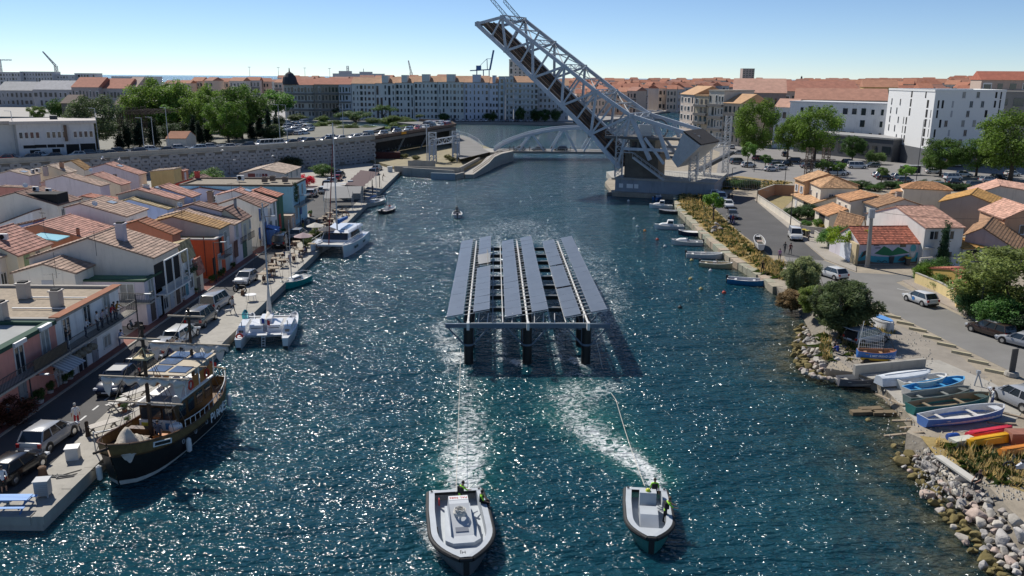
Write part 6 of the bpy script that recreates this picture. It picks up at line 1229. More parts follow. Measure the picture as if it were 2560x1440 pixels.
def grass_tufts():
 rg=np.random.default_rng(4);pts=[]
 for poly,n in((((1700,478),(1768,490),(1775,520),(1850,590),(1910,640),(1925,665),(1900,672),(1830,630),(1760,568),(1700,515)),2600),(((2300,1100),(2560,1140),(2560,1230),(2450,1190)),220),(((2080,815),(2200,790),(2240,830),(2120,900)),350),(((2050,840),(2075,840),(2075,900),(2050,900)),150),(((1700,450),(1980,455),(1960,475),(1720,475)),700),(((1900,640),(1960,660),(1955,700),(1890,680)),350)):
  P=np.array([G(*p,RZ)[:2]for p in poly]);k=0
  while k<n:
   q=P.min(0)+rg.random(2)*(P.max(0)-P.min(0));ins=False;j=len(P)-1
   for i in range(len(P)):
    if(P[i][1]>q[1])!=(P[j][1]>q[1])and q[0]<(P[j][0]-P[i][0])*(q[1]-P[i][1])/(P[j][1]-P[i][1])+P[i][0]:ins=not ins
    j=i
   k+=1
   if ins:pts.append(q)
 gm=M();[gm.add([(q[0]+random.gauss(0,.5)-.05,q[1]+random.gauss(0,.5),RZ),(q[0]+random.gauss(0,.5)*.1+.1,q[1],RZ),(q[0]+random.gauss(0,.3),q[1]+random.gauss(0,.3),RZ+random.uniform(.15,.5))],[(0,1,2)])or gm.a.append(random.random())for q in pts[::2]for _ in range(5)]
 obj('green_weeds',gm.mesh('green_weeds',[LEAF]),None,(.09,.14,.03),label='low green weeds among the dry grass',cat='weeds',kind='stuff')
 sm=M();rr=random.Random(3)
 for px0,py0,px1,py1,n in((2290,1120,2560,1250,500),(2060,830,2330,930,400),(2190,930,2480,1110,250)):
  for _ in range(n):p=G(rr.uniform(px0,px1),rr.uniform(py0,py1),RZ);s=rr.uniform(.03,.11);sm.add([p+Vector((s,0,0)),p+Vector((-s*.6,s*.8,0)),p+Vector((-s*.5,-s,0)),p+Vector((0,0,s*1.2+.02))],[(0,1,3),(1,2,3),(2,0,3)])
 obj('gravel',sm.mesh('gravel',[CONC]),None,None,label='loose stones on the waste ground',cat='gravel',kind='stuff')
 m=M()
 for q in pts:
  hb=random.uniform(.2,.9);rv=random.random()
  for b in range(7):
   a=random.random()*6.28;r=random.uniform(.05,.35);x,y=q[0]+random.gauss(0,.12),q[1]+random.gauss(0,.12);w=.05;dx,dy=math.cos(a),math.sin(a)
   m.add([(x-dy*w,y+dx*w,RZ),(x+dy*w,y-dx*w,RZ),(x+dx*r,y+dy*r,RZ+hb*random.uniform(.6,1))],[(0,1,2)]);m.a.append(rv*.6+random.random()*.4)
 me=m.mesh('dry_grass_tufts',[LEAF]);obj('dry_grass_tufts',me,None,(.34,.25,.10),label='tall dry yellow grass on the verge by the water',cat='grass',kind='stuff')
grass_tufts()
def lamp_posts():
 for i,(px,py,top,arm)in enumerate(((1973,590,482,0),(1892,506,470,0),(2446,808,655,-1.4),(1960,480,425,0),(1828,470,420,0),(2290,455,300,0),(1885,430,380,0))):
  p=G(px,py,RZ);h=GY(px,top,p.y).z-RZ;t=thing('lamp_post',('slim dark lamp post on the side street pavement','lamp post at the corner of the terracotta wall','green lamp post with short arm beside the laurel hedge','thin pole behind the peach house','thin pole beside the hedge by the pier','tall dark mast with lamps in the car park','lamp post in the car park near the plane tree')[i],'lamp post',p);m=M().tube((0,0,0),(0,0,h),.09,.06,8);m.build('post',IRON,t)
  M().bar((0,0,h),(arm or.5,0,h+.05),.09).build('arm',IRON,t);M().box(-.3,.3,-.12,.12,-.05,.05).build('lamp_head',IRON,t,loc=(arm or.5,0,h+.02))
lamp_posts()
def apartments():
 P=[Vector((118.4,266)),Vector((116.9,233.6)),Vector((140.5,240.5)),Vector((146,268))];zt=22.;t=thing('white_apartments','large white modern apartment block with scattered slim windows on dark plinth','apartment block',(P[1].x,P[1].y,RZ));L=Vector((P[1].x,P[1].y));q=[(p.x-L.x,p.y-L.y)for p in P]
 M().prism(q,5.2,zt-RZ).build('wall',mat('bright_render',(.74,.74,.73),rough=.85,var=.03),t);M().prism([(p[0]*1.02-.3,p[1]*1.02-.5)for p in q],-.2,5.2).build('plinth',mat('dark_plinth',(.10,.105,.115),var=.1),t)
 for i in range(4):a,b=Vector((*q[i],zt-RZ)),Vector((*q[(i+1)%4],zt-RZ));M().bar(a+Vector((0,0,.2)),b+Vector((0,0,.2)),.3,.6).build('parapet',WHITE,t)
 rg=random.Random(2)
 def face(a,b,cols):
  a=Vector((*a,0));b=Vector((*b,0));d=b-a;ang=math.atan2(d.y,d.x)
  for u,floors,w,h,k in cols:
   for f in floors:o=obj('window' if k!='hole' else 'loggia',WM[k],t,(.4,.4,.42),a+d*u+Vector((0,0,7.0+f*2.65)),ang,scale=(w,1,h));(k=='cas')and obj('pane',WM['curtain' if rg.random()<.5 else 'pane'],o)
 face(q[0],q[1],[(.10,(1,2,3,4),.5,1.9,'far'),(.30,(0,2,4),.5,1.9,'far'),(.24,(1,3),.5,1.9,'far'),(.48,(0,1,2),.9,2.1,'hole'),(.53,(3,4,5),1.0,2.2,'hole'),(.42,(0,1,2),.5,2.1,'hole'),(.88,(0,1,2,3,4),1.3,2.2,'hole'),(.82,(5,),.8,2.2,'hole'),(.96,(1,2,3),.4,2.2,'hole')])
 face(q[1],q[2],[(.06,(1,3,4),.6,2.2,'hole'),(.12,(2,4),.7,2.2,'hole'),(.20,(2,),1.1,1.8,'cas'),(.26,(1,3,4),.6,1.8,'board'),(.44,(0,2),1.1,1.8,'cas'),(.40,(5,),1.1,1.8,'cas'),(.49,(1,3),1.1,1.8,'cas'),(.52,(4,),1.1,1.8,'cas'),(.60,(2,5),1.1,1.8,'cas'),(.68,(4,0),1.1,1.8,'cas'),(.75,(3,),.9,2.0,'hole'),(.86,(1,2,4,5),.7,1.9,'hole'),(.93,(3,4,5),.5,2.4,'hole')])
 b=block('apartment_block','long white four-storey apartments with dark corner loggias',1972,2216,296,259,(.72,.72,.71),(.6,.6,.6),4,11,base=RZ,roof='flat',Y1=272,depth=14,win_kind='far',ww=1.5,wh=2.2,skip=.45,seed=77);
 block('apartment_block','low white wing left of the white apartments',1935,1985,300,268,(.68,.68,.66),RT['pk'],3,3,base=RZ,Y1=296,depth=12,seed=78)
 block('shop_row','dark grey shop row under the white apartments',1990,2240,285,340,(.10,.105,.115),(.3,.3,.3),1,9,base=RZ,roof='flat',Y1=250,depth=10,seed=79,cat='shops',ww=3)
 g='old buildings at the canal corner'
 block('apartment_block','white and peach corner house at the far canal',1699,1733,345,236,(.56,.47,.40),RT['tan'],5,4,Y1=330,group=g,seed=60,win_kind='farw');block('apartment_block','cream apartment house with stacked balconies',1734,1768,330,240,(.50,.42,.30),RT['tan'],5,3,Y1=322,group=g,balc=1,seed=61,roof='flat');block('apartment_block','ornate pale house with arched windows and iron balconies',1769,1807,322,228,(.54,.50,.43),(.4,.36,.3),4,5,Y1=314,group=g,balc=1,seed=62,roof='flat',wh=2.6);block('apartment_block','beige house end behind the plane tree',1808,1850,314,258,(.48,.40,.31),RT['tan'],4,4,Y1=306,group=g,seed=63,balc=1)
 block('warehouse','big house with dark gable wall and red roof behind the canal corner',1830,1960,350,232,(.30,.27,.25),RT['pk'],3,8,Y1=345,depth=24,seed=64,cat='building');block('warehouse','long red roofed building behind the plane trees',1905,2140,400,228,(.45,.38,.33),(.42,.18,.12),3,14,Y1=396,depth=20,seed=65,cat='building');block('warehouse','red roofed hall in front of the long red roof',1985,2215,330,250,(.46,.42,.38),(.44,.22,.15),2,10,Y1=320,depth=18,seed=66,cat='building');block('apartment_block','grey modern flats with open loggias at the right edge',2440,2600,275,232,(.30,.28,.25),(.3,.28,.25),4,4,Y1=270,roof='flat',seed=67,wh=2.2);block('apartment_block','beige flats with red balconies behind the white block',2440,2600,330,200,(.46,.36,.30),RT['red'],6,5,Y1=325,seed=68,balc=1);block('building','yellow walled building on the roofs behind the apartments',2150,2235,380,218,(.5,.37,.14),(.42,.2,.12),3,5,Y1=376,seed=69,cat='building')
apartments()
def right_trees():
 for k,lb,x,y,top,w,c in(('big','large bright plane tree left of the white apartments',1885,398,240,17,None),('plane1','slender plane tree between two large ones',1968,398,288,10,None),('big','second large plane tree in front of the apartments',2035,402,258,19,None),('airy','dark leafy tree before the shop row',2130,402,334,9,(.055,.11,.028)),('airy','leaning acacia in the car park before the white block',2350,440,338,13,(.075,.13,.028)),('big','huge plane tree at the right edge before the white block',2525,452,262,22,None),('plane2','plane tree crown at the right edge above the car park',2440,440,340,12,(.065,.12,.025)),('plane0','poplar rising over the red roofs',2142,300,212,9,(.05,.09,.02)),('young','small tree in front of the first plane tree',1868,420,352,7,None),('young','round young tree in the car park by the masts',1912,425,384,6,(.06,.12,.03)),('young','young tree in the car park, near the dark pylon',2055,440,397,7,(.075,.13,.03)),('young','young tree in the car park beside the white van',2093,442,402,6,(.09,.16,.03)),('young','young tree in the middle of the car park',2203,455,416,5,(.08,.13,.03)),('young','bright young tree in the car park before the bus shelter',2262,460,410,6.5,(.10,.19,.03)),('palm','palm tree before the white apartments',2183,385,306,11,None),('bush0','flat-topped clipped tree on the shop terrace',2187,410,372,7,(.09,.14,.04)),('young','autumn tinted small tree in the car park',2317,430,385,5,(.14,.12,.03))):tree(k,lb,x,y,RZ,top,w,col=c,group='trees round the car park')
 rg=random.Random(3)
 for i in range(34):f=i/33;px=1800+190*f*1 if i<16 else 2120+(i-16)*17;bush('dark hedge shrub between the car park and the villas',px,473+rg.uniform(-4,6)-(6 if i<16 else 0),RZ,rg.uniform(3,4.6),rg.uniform(1.4,2.4),(.04,.075,.025)if rg.random()<.7 else(.07,.14,.03),group='hedge behind the villas')
 p=G(2020,438,RZ);t=thing('pylon','dark rusty lattice pylon in the car park','pylon',p);m=M();h=GY(2020,370,p.y).z-RZ
 for dx in(0,4.2):lattice(m,(dx,0,0),(dx,0,h),1.5,9,.14)
 lattice(m,(-2.4,0,h*.55),(6.6,0,h*.55),.6,8,.09);m.build('frame',mat('rusty_lattice',(.09,.06,.045),var=.2),t)
 b=thing('bus_shelter','glass and steel bus shelter beside the car park','bus shelter',G(2278,437,RZ));s=M().box(-3,3,-.7,.9,2.4,2.5)
 for x in(-2.8,2.8):s.bar((x,.8,0),(x,.8,2.4),.1)
 s.build('frame',STEEL,b);M().box(-2.7,2.7,.78,.82,.3,2.2).build('pane',GLASS,b)
 p=thing('billboard','dark poster panel with red and white stripes by the car park','billboard',G(2388,425,RZ));M().box(-1.6,1.6,-.1,.1,.8,5).build('board',mat('billboard_dark',(.03,.025,.03)),p)
 for k in range(7):M().box(-1.4,1.4-.2*(k%3),-.14,-.1,1.2+k*.5,1.45+k*.5).build('stripe',mat('bill_red' if k%2 else 'bill_white',(.4,.04,.05)if k%2 else(.5,.5,.5)),p)
right_trees()
def text(name,s,parent,loc,rot,size,mt,align='CENTER',shear=0.,off=0.):
 c=bpy.data.curves.new(name,'FONT');c.body=s;c.size=size;c.extrude=.004;c.align_x=align;c.align_y='CENTER';c.shear=shear;c.materials.append(mt)
 c.offset=off;tmp=bpy.data.objects.new('tmp',c);COL.objects.link(tmp);me=bpy.data.meshes.new_from_object(tmp.evaluated_get(bpy.context.evaluated_depsgraph_get()));bpy.data.objects.remove(tmp)
 return obj(name,me,parent,None,loc,tuple(rot))
INK=mat('white_lettering',(.75,.75,.73),rough=.6,var=0);INKR=mat('red_lettering',(.5,.03,.03),rough=.6,var=0);INKD=mat('dark_lettering',(.03,.03,.04),rough=.6,var=0)
def solar_rig():
 t=thing('solar_platform','towed floating solar platform with six tilted panel rows on black columns','solar platform',(1.4,70,0),R(1.3));Ln=35.;PX=mat('solar_panel',(.105,.125,.155),rough=.33,var=.14,scale=.8,spec=.5);GV=mat('white_tube',(.62,.62,.60),rough=.5,var=.05);BL=mat('black_float',(.006,.006,.007),rough=.5,var=.1);GB=mat('blue_grey_steel',(.10,.14,.19),rough=.5,var=.1)
 rows=(-5.25,0,5.3);zt=4.35;tl=R(11)
 pm=M().box(-.5,.5,-.5,.5,0,.045).mesh('solar_panel',PX);rv=M()
 for x in(-.44,.44):
  for k in range(4):rv.box(x-.012,x+.012,-.4+k*.27-.012,-.4+k*.27+.012,.045,.055)
 rv=rv.mesh('bolts',GV)
 for r,x in enumerate(rows):
  m=M();m.tube((x,-1.2,zt-.25),(x,Ln,zt-.05),.10,.10,8,0);m.build('axle_tube',GV,t);M().box(-.12,.12,-.35,.25,-.55,.1).build('axle_bracket',GV,t,loc=(x,-1.1,zt-.25))
  n=14;seg=Ln/n
  for s,(a,b)in enumerate(((-2.02,-.48),(.42,1.92))):
   for k in range(n):
    if(r,s,k)in((0,1,8),(0,1,7)):continue
    y0=.5+k*seg;gap=.03
    if r==2 and s==0 and k in(4,8):y0+=.35;gap=.4
    w=b-a;c=(a+b)/2;tilt=tl+random.uniform(-.012,.012)
    o=obj('solar_panel',pm,t,None,(x+c*math.cos(tl),y0+seg/2,zt+.2+c*math.sin(tl)),(random.uniform(-.006,.006),-tilt,0),scale=(w,seg-gap,1));obj('bolts',rv,o,kind='stuff')
   if r==0 and s==1:
    o=obj('solar_panel',pm,t,None,(x+1.15,.5+8.1*seg,zt+.75),(.35,-tl,0),scale=(1.4,seg*.8,1));M().tube((x+1.6,.5+7.2*seg,zt+.3),(x+1.5,.5+8.3*seg,zt+1.7),.04).build('prop_pole',BLACK,t)
  for k in range(n*2+1):
   y=.5+k*seg/2;M().bar((x-2.0*math.cos(tl),y,zt+.13-2.0*math.sin(tl)),(x+1.95*math.cos(tl),y,zt+.13+1.95*math.sin(tl)),.05,.05).build('purlin',GV,t)
  tr=M()
  for dx,dz in((-.45,-.95),(.45,-.95),(0,-.3)):tr.bar((x+dx,0,zt+dz),(x+dx,Ln,zt+dz),.12)
  for k in range(n*2):y=k*seg/2;tr.bar((x-.45,y,zt-.95),(x,y+seg/2,zt-.3),.06);tr.bar((x+.45,y,zt-.95),(x,y+seg/2,zt-.3),.06);tr.bar((x-.45,y,zt-.95),(x+.45,y+seg/2,zt-.95),.06)
  tr.build('truss_girder',BL,t)
  for y in(0,5,33):
   c=M().tube((x,y,-1.5),(x,y,3.4),.42,.42,16);smooth_shade(c.build('float_column',BL,t));rg_=M().tube((x,y,1.75),(x,y,1.93),.45,.45,16);rg_.build('column_collar',GB,t)
   br=M()
   for sx in(-1,1):br.bar((x+sx*.42,y-.15,1.85),(x+sx*1.9,y-.15,3.5),.13);br.bar((x+sx*.42,y,1.85),(x+sx*.42,y,3.5),.09)
   br.build('column_brace',GB,t)
 for k,y in enumerate((-.2,5.0,9.4,13.6,17.6,21.4,25.2,29,33.2)):
  e=2.05 if k==0 else 0;M().bar((rows[0]-e,y,3.62),(rows[2]+e,y,3.62),.3,.38).build('cross_beam',GB if k==0 else BL,t)
  M().bar((rows[0],y-.12,3.86),(rows[2],y-.12,3.86),.09).build('cross_tube',GV,t)
 for x in(-2.2,-3.1,2.0,3.4,4.1):M().tube((x,-.4,3.95),(x*1.0,Ln-1,4.0),.05,.05,6).build('long_tube',GV if x!=-3.1 else GB,t)
 for x in(-4.4,-3.6,-1.4,.6,1.4,2.4,5.0,6.2):M().tube((x,-.25,3.7),(x+.1,1.2,4.35),.04,.04,6).build('end_strut',GV,t)
solar_rig()
def tug(label,stern,bow,B,scale,hullc,deckc,big):
 st,bw=G(*stern,1.1),G(*bow,1.1);d=bw-st;L=d.length*1.02;c=(st+bw)/2;c.z=0;t=thing('workboat',label,'workboat',c,math.atan2(d.y,d.x));dk=mat('workboat_deck',(.42,.455,.49),rough=.7,var=.08,scale=1.5);hm=mat('workboat_hull_%d'%big,hullc,rough=.5,var=.1)
 def half(x):return B/2*(1.0 if x<.1*L else max(.0,1-((x-.1*L)/(.42*L))**2.3))*(.93+.07*min(1,(x+L/2)/(L*.3)))
 n=20;xs=[-L/2+L*.985*i/n for i in range(n+1)]
 def ring(z,k,inset=0.):return[(x,-max(half(x)*k-inset,.05),z)for x in xs]+[(x,max(half(x)*k-inset,.05),z)for x in reversed(xs)]
 m=M();m.loft([ring(-.35,.55),ring(.25,.84),ring(.95,.98),ring(1.08,1.0)],cap=False);m.build('hull',hm,t)
 fd=M();rim=[Vector(p)for p in ring(.92,1.03)]
 for a,b in zip(rim,rim[1:]+rim[:1]):fd.tube(a,b,.14,.14,8,0,False)
 smooth_shade(fd.build('fender',RUBBER,t))
 g=M();o_,i_=ring(1.08,1.0),ring(1.09,1.0,.33)
 N=len(o_)
 g.add(o_+i_,[(k,(k+1)%N,N+(k+1)%N,N+k)for k in range(N)]);g.build('gunwale',dk,t)
 iw=M();i2=ring(.42,1.0,.35);iw.add(i_+i2,[(k,(k+1)%N,N+(k+1)%N,N+k)for k in range(N)]+[tuple(range(2*N-1,N-1,-1))]);iw.build('inner_deck',dk,t)
 fz=.78
 fp=[(x,y,z)for x,y,z in ring(fz,1.0,.35)if x>L*.22];m=M();m.add(fp,[tuple(range(len(fp)))]);lo=min(p[0]for p in fp);h=half(lo)-.35;m.quad((lo,-h,.42),(lo,h,.42),(lo,h,fz),(lo,-h,fz));m.build('foredeck',dk,t)
 M().box(-L/2+.02,-L/2+.3,-B*.45,B*.45,1.085,1.1).build('stern_bench',dk,t)
 if big:
  k=M();k.add([(-1.9,-.75,.42),(1.75,-.95,.42),(2.1,-.55,.42),(2.1,.55,.42),(1.75,.95,.42),(-1.9,.75,.42),(-1.9,-.75,1.0),(1.75,-.95,1.0),(2.1,-.55,1.0),(2.1,.55,1.0),(1.75,.95,1.0),(-1.9,.75,1.0)],[(0,1,7,6),(1,2,8,7),(2,3,9,8),(3,4,10,9),(4,5,11,10),(5,0,6,11),(6,7,8,9,10,11)]);k.build('engine_casing',dk,t)
  k=M();k.loft([[(-1.7,-.62,1.0),(1.4,-.62,1.0),(1.4,.62,1.0),(-1.7,.62,1.0)],[(-1.6,-.55,1.75),(-.75,-.55,1.75),(-.75,.55,1.75),(-1.6,.55,1.75)]]);k.build('console',mat('workboat_console',(.46,.49,.52),rough=.6,var=.05),t)
  for s in(-1,1):M().add([(-.75,s*.55,1.72),(1.4,s*.62,1.0),(1.4,s*.62,1.25),(-.75,s*.6,1.75)],[(0,1,2,3)]).build('casing_side',dk,t)
  M().box(-1.62,-1.15,-.55,.55,1.75,1.765).build('name_board',PLATE,t);text('registration','FAL 9686',t,(-1.38,0,1.772),(0,0,R(-90)),.26,INKR);M().box(-.1,.9,-.35,.35,1.32,1.345).build('hatch',mat('hatch_grey',(.16,.18,.22)),t).rotation_euler=(0,R(12),0)
  rc=thing('rope_coil','coiled pale mooring rope on the larger workboat','rope',c+Vector((0,0,1.55)));mm=M()
  for q in range(7):
   r=.34-.015*q;off=(random.uniform(-.06,.06),random.uniform(-.06,.06));a=[(off[0]+r*math.cos(i*.4),off[1]+r*math.sin(i*.4),.05*q+random.uniform(-.02,.02))for i in range(17)];mm.path(a,.03,5)
  mm.build('coil',mat('rope',(.62,.60,.55),var=.2),rc)
  text('deck_mark','HJ',t,(L*.36,-.1,fz+.01),(0,0,R(-90)),.34,INKD)
  for i,(x,y)in enumerate(((0.2,-1.3),(1.2,-1.28),(2.0,-1.05))):M().box(x,x+.35,y-.04,y+.04,.7,.95).build('scupper',BLACK,t)
  M().box(-2.9,-2.7,-1.05,-.98,.6,1.0).build('fire_extinguisher',mat('red_paint',(.45,.03,.03)),t)
 else:
  k=M();k.loft([[(-1.5,-.48,.42),(-.75,-.48,.42),(-.75,.48,.42),(-1.5,.48,.42)],[(-1.45,-.48,1.7),(-.95,-.48,1.7),(-.95,.48,1.7),(-1.45,.48,1.7)]]);k.build('console',mat('workboat_console',(.5,.53,.56),rough=.6,var=.05),t)
  k=M();k.loft([[(-.7,-.52,.42),(1.35,-.52,.42),(1.35,.52,.42),(-.7,.52,.42)],[(-.5,-.5,1.12),(.45,-.5,1.12),(.45,.5,1.12),(-.5,.5,1.12)]]);k.build('engine_casing',dk,t);M().box(-.8,-.1,-.7,.7,1.69,1.72).build('bow_hatch',dk,t)if False else None
  for s in(-.28,.28):M().box(.72,1.05,s-.13,s+.13,.86,.9).build('vent_grille',BLACK,t).rotation_euler=(0,R(38),0)
  M().lathe([(.15,0),(.15,.06),(.1,.14),(.02,.17)],10).build('helmet',mat('yellow_helmet',(.62,.66,.03),rough=.4),t,loc=(-1.2,0,1.7))
  M().path([(L*.25,-half(L*.25)*.88,.7),(L*.49,-.1,.78),(L*.25,half(L*.25)*.88,.7)],.04,5).build('yellow_stripe',mat('yellow_paint',(.6,.42,.03)),t)
 M().bar((L*.47,0,-.4),(L*.49,0,.9),.16,.3).build('stem_fender',RUBBER,t)
 for s in(-1,1):M().cbox((-L/2+.15,s*B*.42,1.12),(.12,.12,.06)).build('cleat',IRON,t)
 return t,c,d.normalized(),L
TA=tug('larger grey workboat with coiled rope towing on the left',(1138,1224),(1166,1392),3.35,1,(.10,.11,.12),None,1)
TB=tug('smaller grey workboat with teal hull towing on the right',(1615,1220),(1630,1340),2.55,1,(.03,.17,.15),None,0)
def crew():
 lime=(.35,.75,.05);blk=(.015,.015,.017)
 def at(T,x,y,z):t,c,d,L=T;s=Vector((-d.y,d.x,0));return c+d*x+s*y+Vector((0,0,z))
 hd=lambda T,a:math.degrees(math.atan2(-T[2].x,T[2].y))+a
 person('deckhand in lime shirt and black vest handling the tow rope, larger workboat',at(TA,-2.55,.2,.42),hd(TA,120),lime,blk,'lean',vest=blk,group='workboat crew')
 person('man in lime shirt and black vest sitting on the gunwale, larger workboat',at(TA,-1.9,1.35,.62)-Vector((0,0,.02)),hd(TA,80),lime,blk,'sit',vest=blk,group='workboat crew',shorts=True)
 person('man in lime shirt and black vest standing at the stern, smaller workboat',at(TB,-2.0,.45,.42),hd(TB,0),lime,blk,'stand',vest=blk,group='workboat crew')
 person('man in lime shirt and black vest standing by the side, smaller workboat',at(TB,.2,.9,.42),hd(TB,100),lime,blk,'lean',vest=blk,group='workboat crew',hair=(.12,.08,.04))
 rp=mat('tow_rope',(.55,.52,.46),var=.1)
 a=G(1140,1230,1.3);b=GY(1152,870,70.0);t=thing('tow_rope','taut tow rope from the larger workboat to the platform','rope',a);M().path([(a.lerp(b,k/12)-a)+Vector((0,0,-.8*(k/12)*(1-k/12)))for k in range(13)],.024,5).build('line',rp,t)
 a=G(1612,1215,1.3);b=GY(1490,845,70.2);m_=G(1540,1000,.15);t=thing('tow_rope','tow rope dipping into the wake from the smaller workboat','rope',a);pts=[a.lerp(m_,k/8)+Vector((0,0,-.25*math.sin(math.pi*k/8)))for k in range(9)]+[m_.lerp(Vector((b.x,b.y,-.3)),.3)-Vector((0,0,.1)),m_.lerp(Vector((b.x,b.y,-.3)),.8),Vector((b.x+.5,b.y-1.5,.0)),b];M().path([p-a for p in pts],.022,5).build('line',rp,t)
crew()
def pirate():
 c=Vector((-23.95,52.7,0));rz=math.atan2(-1,-.10);t=thing('pirate_ship','dark wooden two-masted pirate excursion ship moored at the quay','ship',c,rz);L,B=13.6,4.4;PL=mat('black_planking',(.014,.013,.013),rough=.5,var=.3,scale=2,bump=.3);GD=mat('golden_planking',(.16,.10,.035),rough=.6,var=.3,scale=2.5,bump=.3);DK=mat('deck_planks',(.20,.13,.08),rough=.8,var=.25,scale=3);VR=mat('varnish',(.10,.05,.02),rough=.35,var=.3,scale=3);CV=mat('canvas',(.55,.49,.40),rough=.95,var=.15,scale=1.5,bump=.5);OR=mat('orange_board',(.45,.16,.03),rough=.6,var=.15)
 n=20
 def half(f):
  k=math.sqrt(max(0,1-max(0,(f-.5)/.5)**2.4))if f>.5 else 1-.42*max(0,(.28-f)/.28)**2.2
  return max(.03,B/2*k)
 sh=lambda f:1.75+1.35*max(0,(f-.4)/.6)**1.7+.75*max(0,(.4-f)/.4)**1.6
 fr=[i/n for i in range(n+1)];X=lambda f:-L/2+L*f
 def strip(z0,z1,k0,k1,push=0.):
  rings=[]
  for f in fr:
   h=half(f);zz=sh(f);rk=.9*max(0,f-.8)/.2
   lo=(X(f)-rk*(1-z0)*.9,h*k0+push,zz*z0 if z0>=0 else z0);hi=(X(f)-rk*(1-z1)*.9,h*k1+push,zz*z1);rings.append((lo,hi))
  m=M()
  for s in(-1,1):
   v=[];
   for lo,hi in rings:v+=[(lo[0],s*lo[1],lo[2]),(hi[0],s*hi[1],hi[2])]
   m.add(v,[(2*i,2*i+2,2*i+3,2*i+1)if s<0 else(2*i,2*i+1,2*i+3,2*i+2)for i in range(n)])
  a,b=rings[0];m.add([(a[0],-a[1],a[2]),(a[0],a[1],a[2]),(b[0],b[1],b[2]),(b[0],-b[1],b[2])],[(3,2,1,0)]);return m
 strip(-.8,.02,.3,.82).build('bottom',BLACK,t);strip(.02,.12,.82,.87,.03).build('waterline_stripe',mat('pale_stripe',(.5,.5,.46)),t);strip(.12,.72,.87,.985).build('hull',PL,t);strip(.72,1.0,.985,1.0,.015).build('bulwark',GD,t)
 st2=strip(.70,.73,.99,1.0,.05);st2 .build('rubbing_strake',VR,t)
 rl=M();pr=[[Vector((X(f),s*(half(f)+.0),sh(f)+.03))for f in fr]for s in(-1,1)]
 for p in pr:rl.path(p,.07,6)
 rl.tube(pr[0][0],pr[1][0],.07);rl.build('cap_rail',VR,t)
 dz=lambda f:sh(f)-.75
 d=M();v=[]
 for f in fr:v+=[(X(f),-half(f)*.98,dz(f)),(X(f),half(f)*.98,dz(f))]
 d.add(v,[(2*i,2*i+2,2*i+3,2*i+1)for i in range(n)]);d.build('deck',DK,t)
 srl=M()
 for s in(-1,1):
  q=[Vector((X(f),s*half(f),sh(f)+.55))for f in fr[:13]];srl.path(q,.03,5)
  for k in range(0,13):srl.tube(q[k]-Vector((0,0,.55)),q[k],.025,.025,5)
 srl.build('guard_rail',WHITE,t)
 srn=M();q=[Vector((X(0)-.35*math.sin(a),half(0)*1.05*math.cos(a),sh(0)+.65))for a in np.linspace(0,math.pi,10)];srn.path(q,.06,6);[srn.tube(p-Vector((0,0,.65)),p,.03,.03,5)for p in q];srn.build('stern_rail',mat('pale_wood',(.42,.33,.22)),t)
 z0=1.1;M().box(-4.6,.9,-1.25,1.25,z0,z0+2.25).build('deckhouse',VR,t);M().box(-4.75,1.05,-1.4,1.4,z0+2.25,z0+2.37).build('deckhouse_roof',WHITE,t);M().box(.9,1.0,-1.3,1.3,z0+.35,z0+1.15).build('front_panel',WHITE,t)
 for k in range(3):M().box(1.0,1.03,-1.1+k*.78,-.45+k*.78,z0+1.25,z0+2.05).build('front_window',GLASS,t)
 sk=M();[sk.bar((1.02,-.35,z0+.5+.0),(1.02,.35,z0+1.0),.07,.03),sk.bar((1.02,.35,z0+.5),(1.02,-.35,z0+1.0),.07,.03),sk.cbox((1.03,0,z0+.8),(.04,.26,.28))];sk.build('crossed_emblem',INKD,t);
 for y,cc in((-.85,(.55,.5,.05)),(.85,(.1,.25,.45))):M().box(1.0,1.02,y-.3,y+.3,z0+.5,z0+.95).build('painted_sign',mat('sign_%d'%int(cc[0]*100),cc),t)
 for s in(-1,1):
  for k in range(4):M().box(-4.3+k*1.25,-3.45+k*1.25,s*1.25-.02,s*1.25+.02,z0+1.0,z0+1.9).build('side_window',GLASS,t)
 cz=z0+2.37;ps=M()
 for x in(-4.9,-2.6,-.6):
  for y in(-1.35,1.35):ps.bar((x,y,cz),(x,y,cz+1.5),.07)
 ps.build('canopy_posts',WHITE,t);M().box(-5.1,-.3,-1.6,1.6,cz+1.5,cz+1.58).build('canopy',mat('canopy_cloth',(.45,.38,.28),var=.1),t)
 for k,x in enumerate((-4.4,-2.9,-1.4)):[M().box(x-.62,x+.62,y-.62,y+.62,cz+1.58,cz+1.63).build('solar_panel',mat('deck_solar',(.10,.14,.22),rough=.15,var=.05),t)for y in(-.75,.75)if not(k==1 and y>0)]
 for x in(-4.2,-3.1,-2.0):M().box(x-.4,x+.4,-1.42,-1.38,cz+.15,cz+1.0).build('orange_board',OR,t);M().box(x-.4,x+.4,1.38,1.42,cz+.15,cz+1.0).build('orange_board',OR,t)
 for x,y in((-1.2,1.45),(-2.6,-1.45),(-3.6,1.46)):
  lb=M();[lb.tube((x+.3*math.cos(a),y,cz+.55+.3*math.sin(a)),(x+.3*math.cos(a+.55),y,cz+.55+.3*math.sin(a+.55)),.07,.07,6)for a in np.arange(0,6.28,.52)];lb.build('life_ring',mat('ring_red',(.5,.05,.03)),t)
 M().box(-.3,1.0,-1.15,1.15,cz,cz+.06).build('fore_roof',mat('roof_grey',(.16,.16,.165)),t);M().lathe([(.42,0),(.5,.05),(.42,.9),(.3,1.0)],14).build('water_tank',WHITE,t,loc=(1.5,1.55,z0+.2))
 rd=M().lathe([(.33,0),(.35,.1),(.33,.2)],16);o=rd.build('spotlight',STEEL,t,loc=(1.0,1.6,cz+.35));o.rotation_euler=(0,R(90),0)
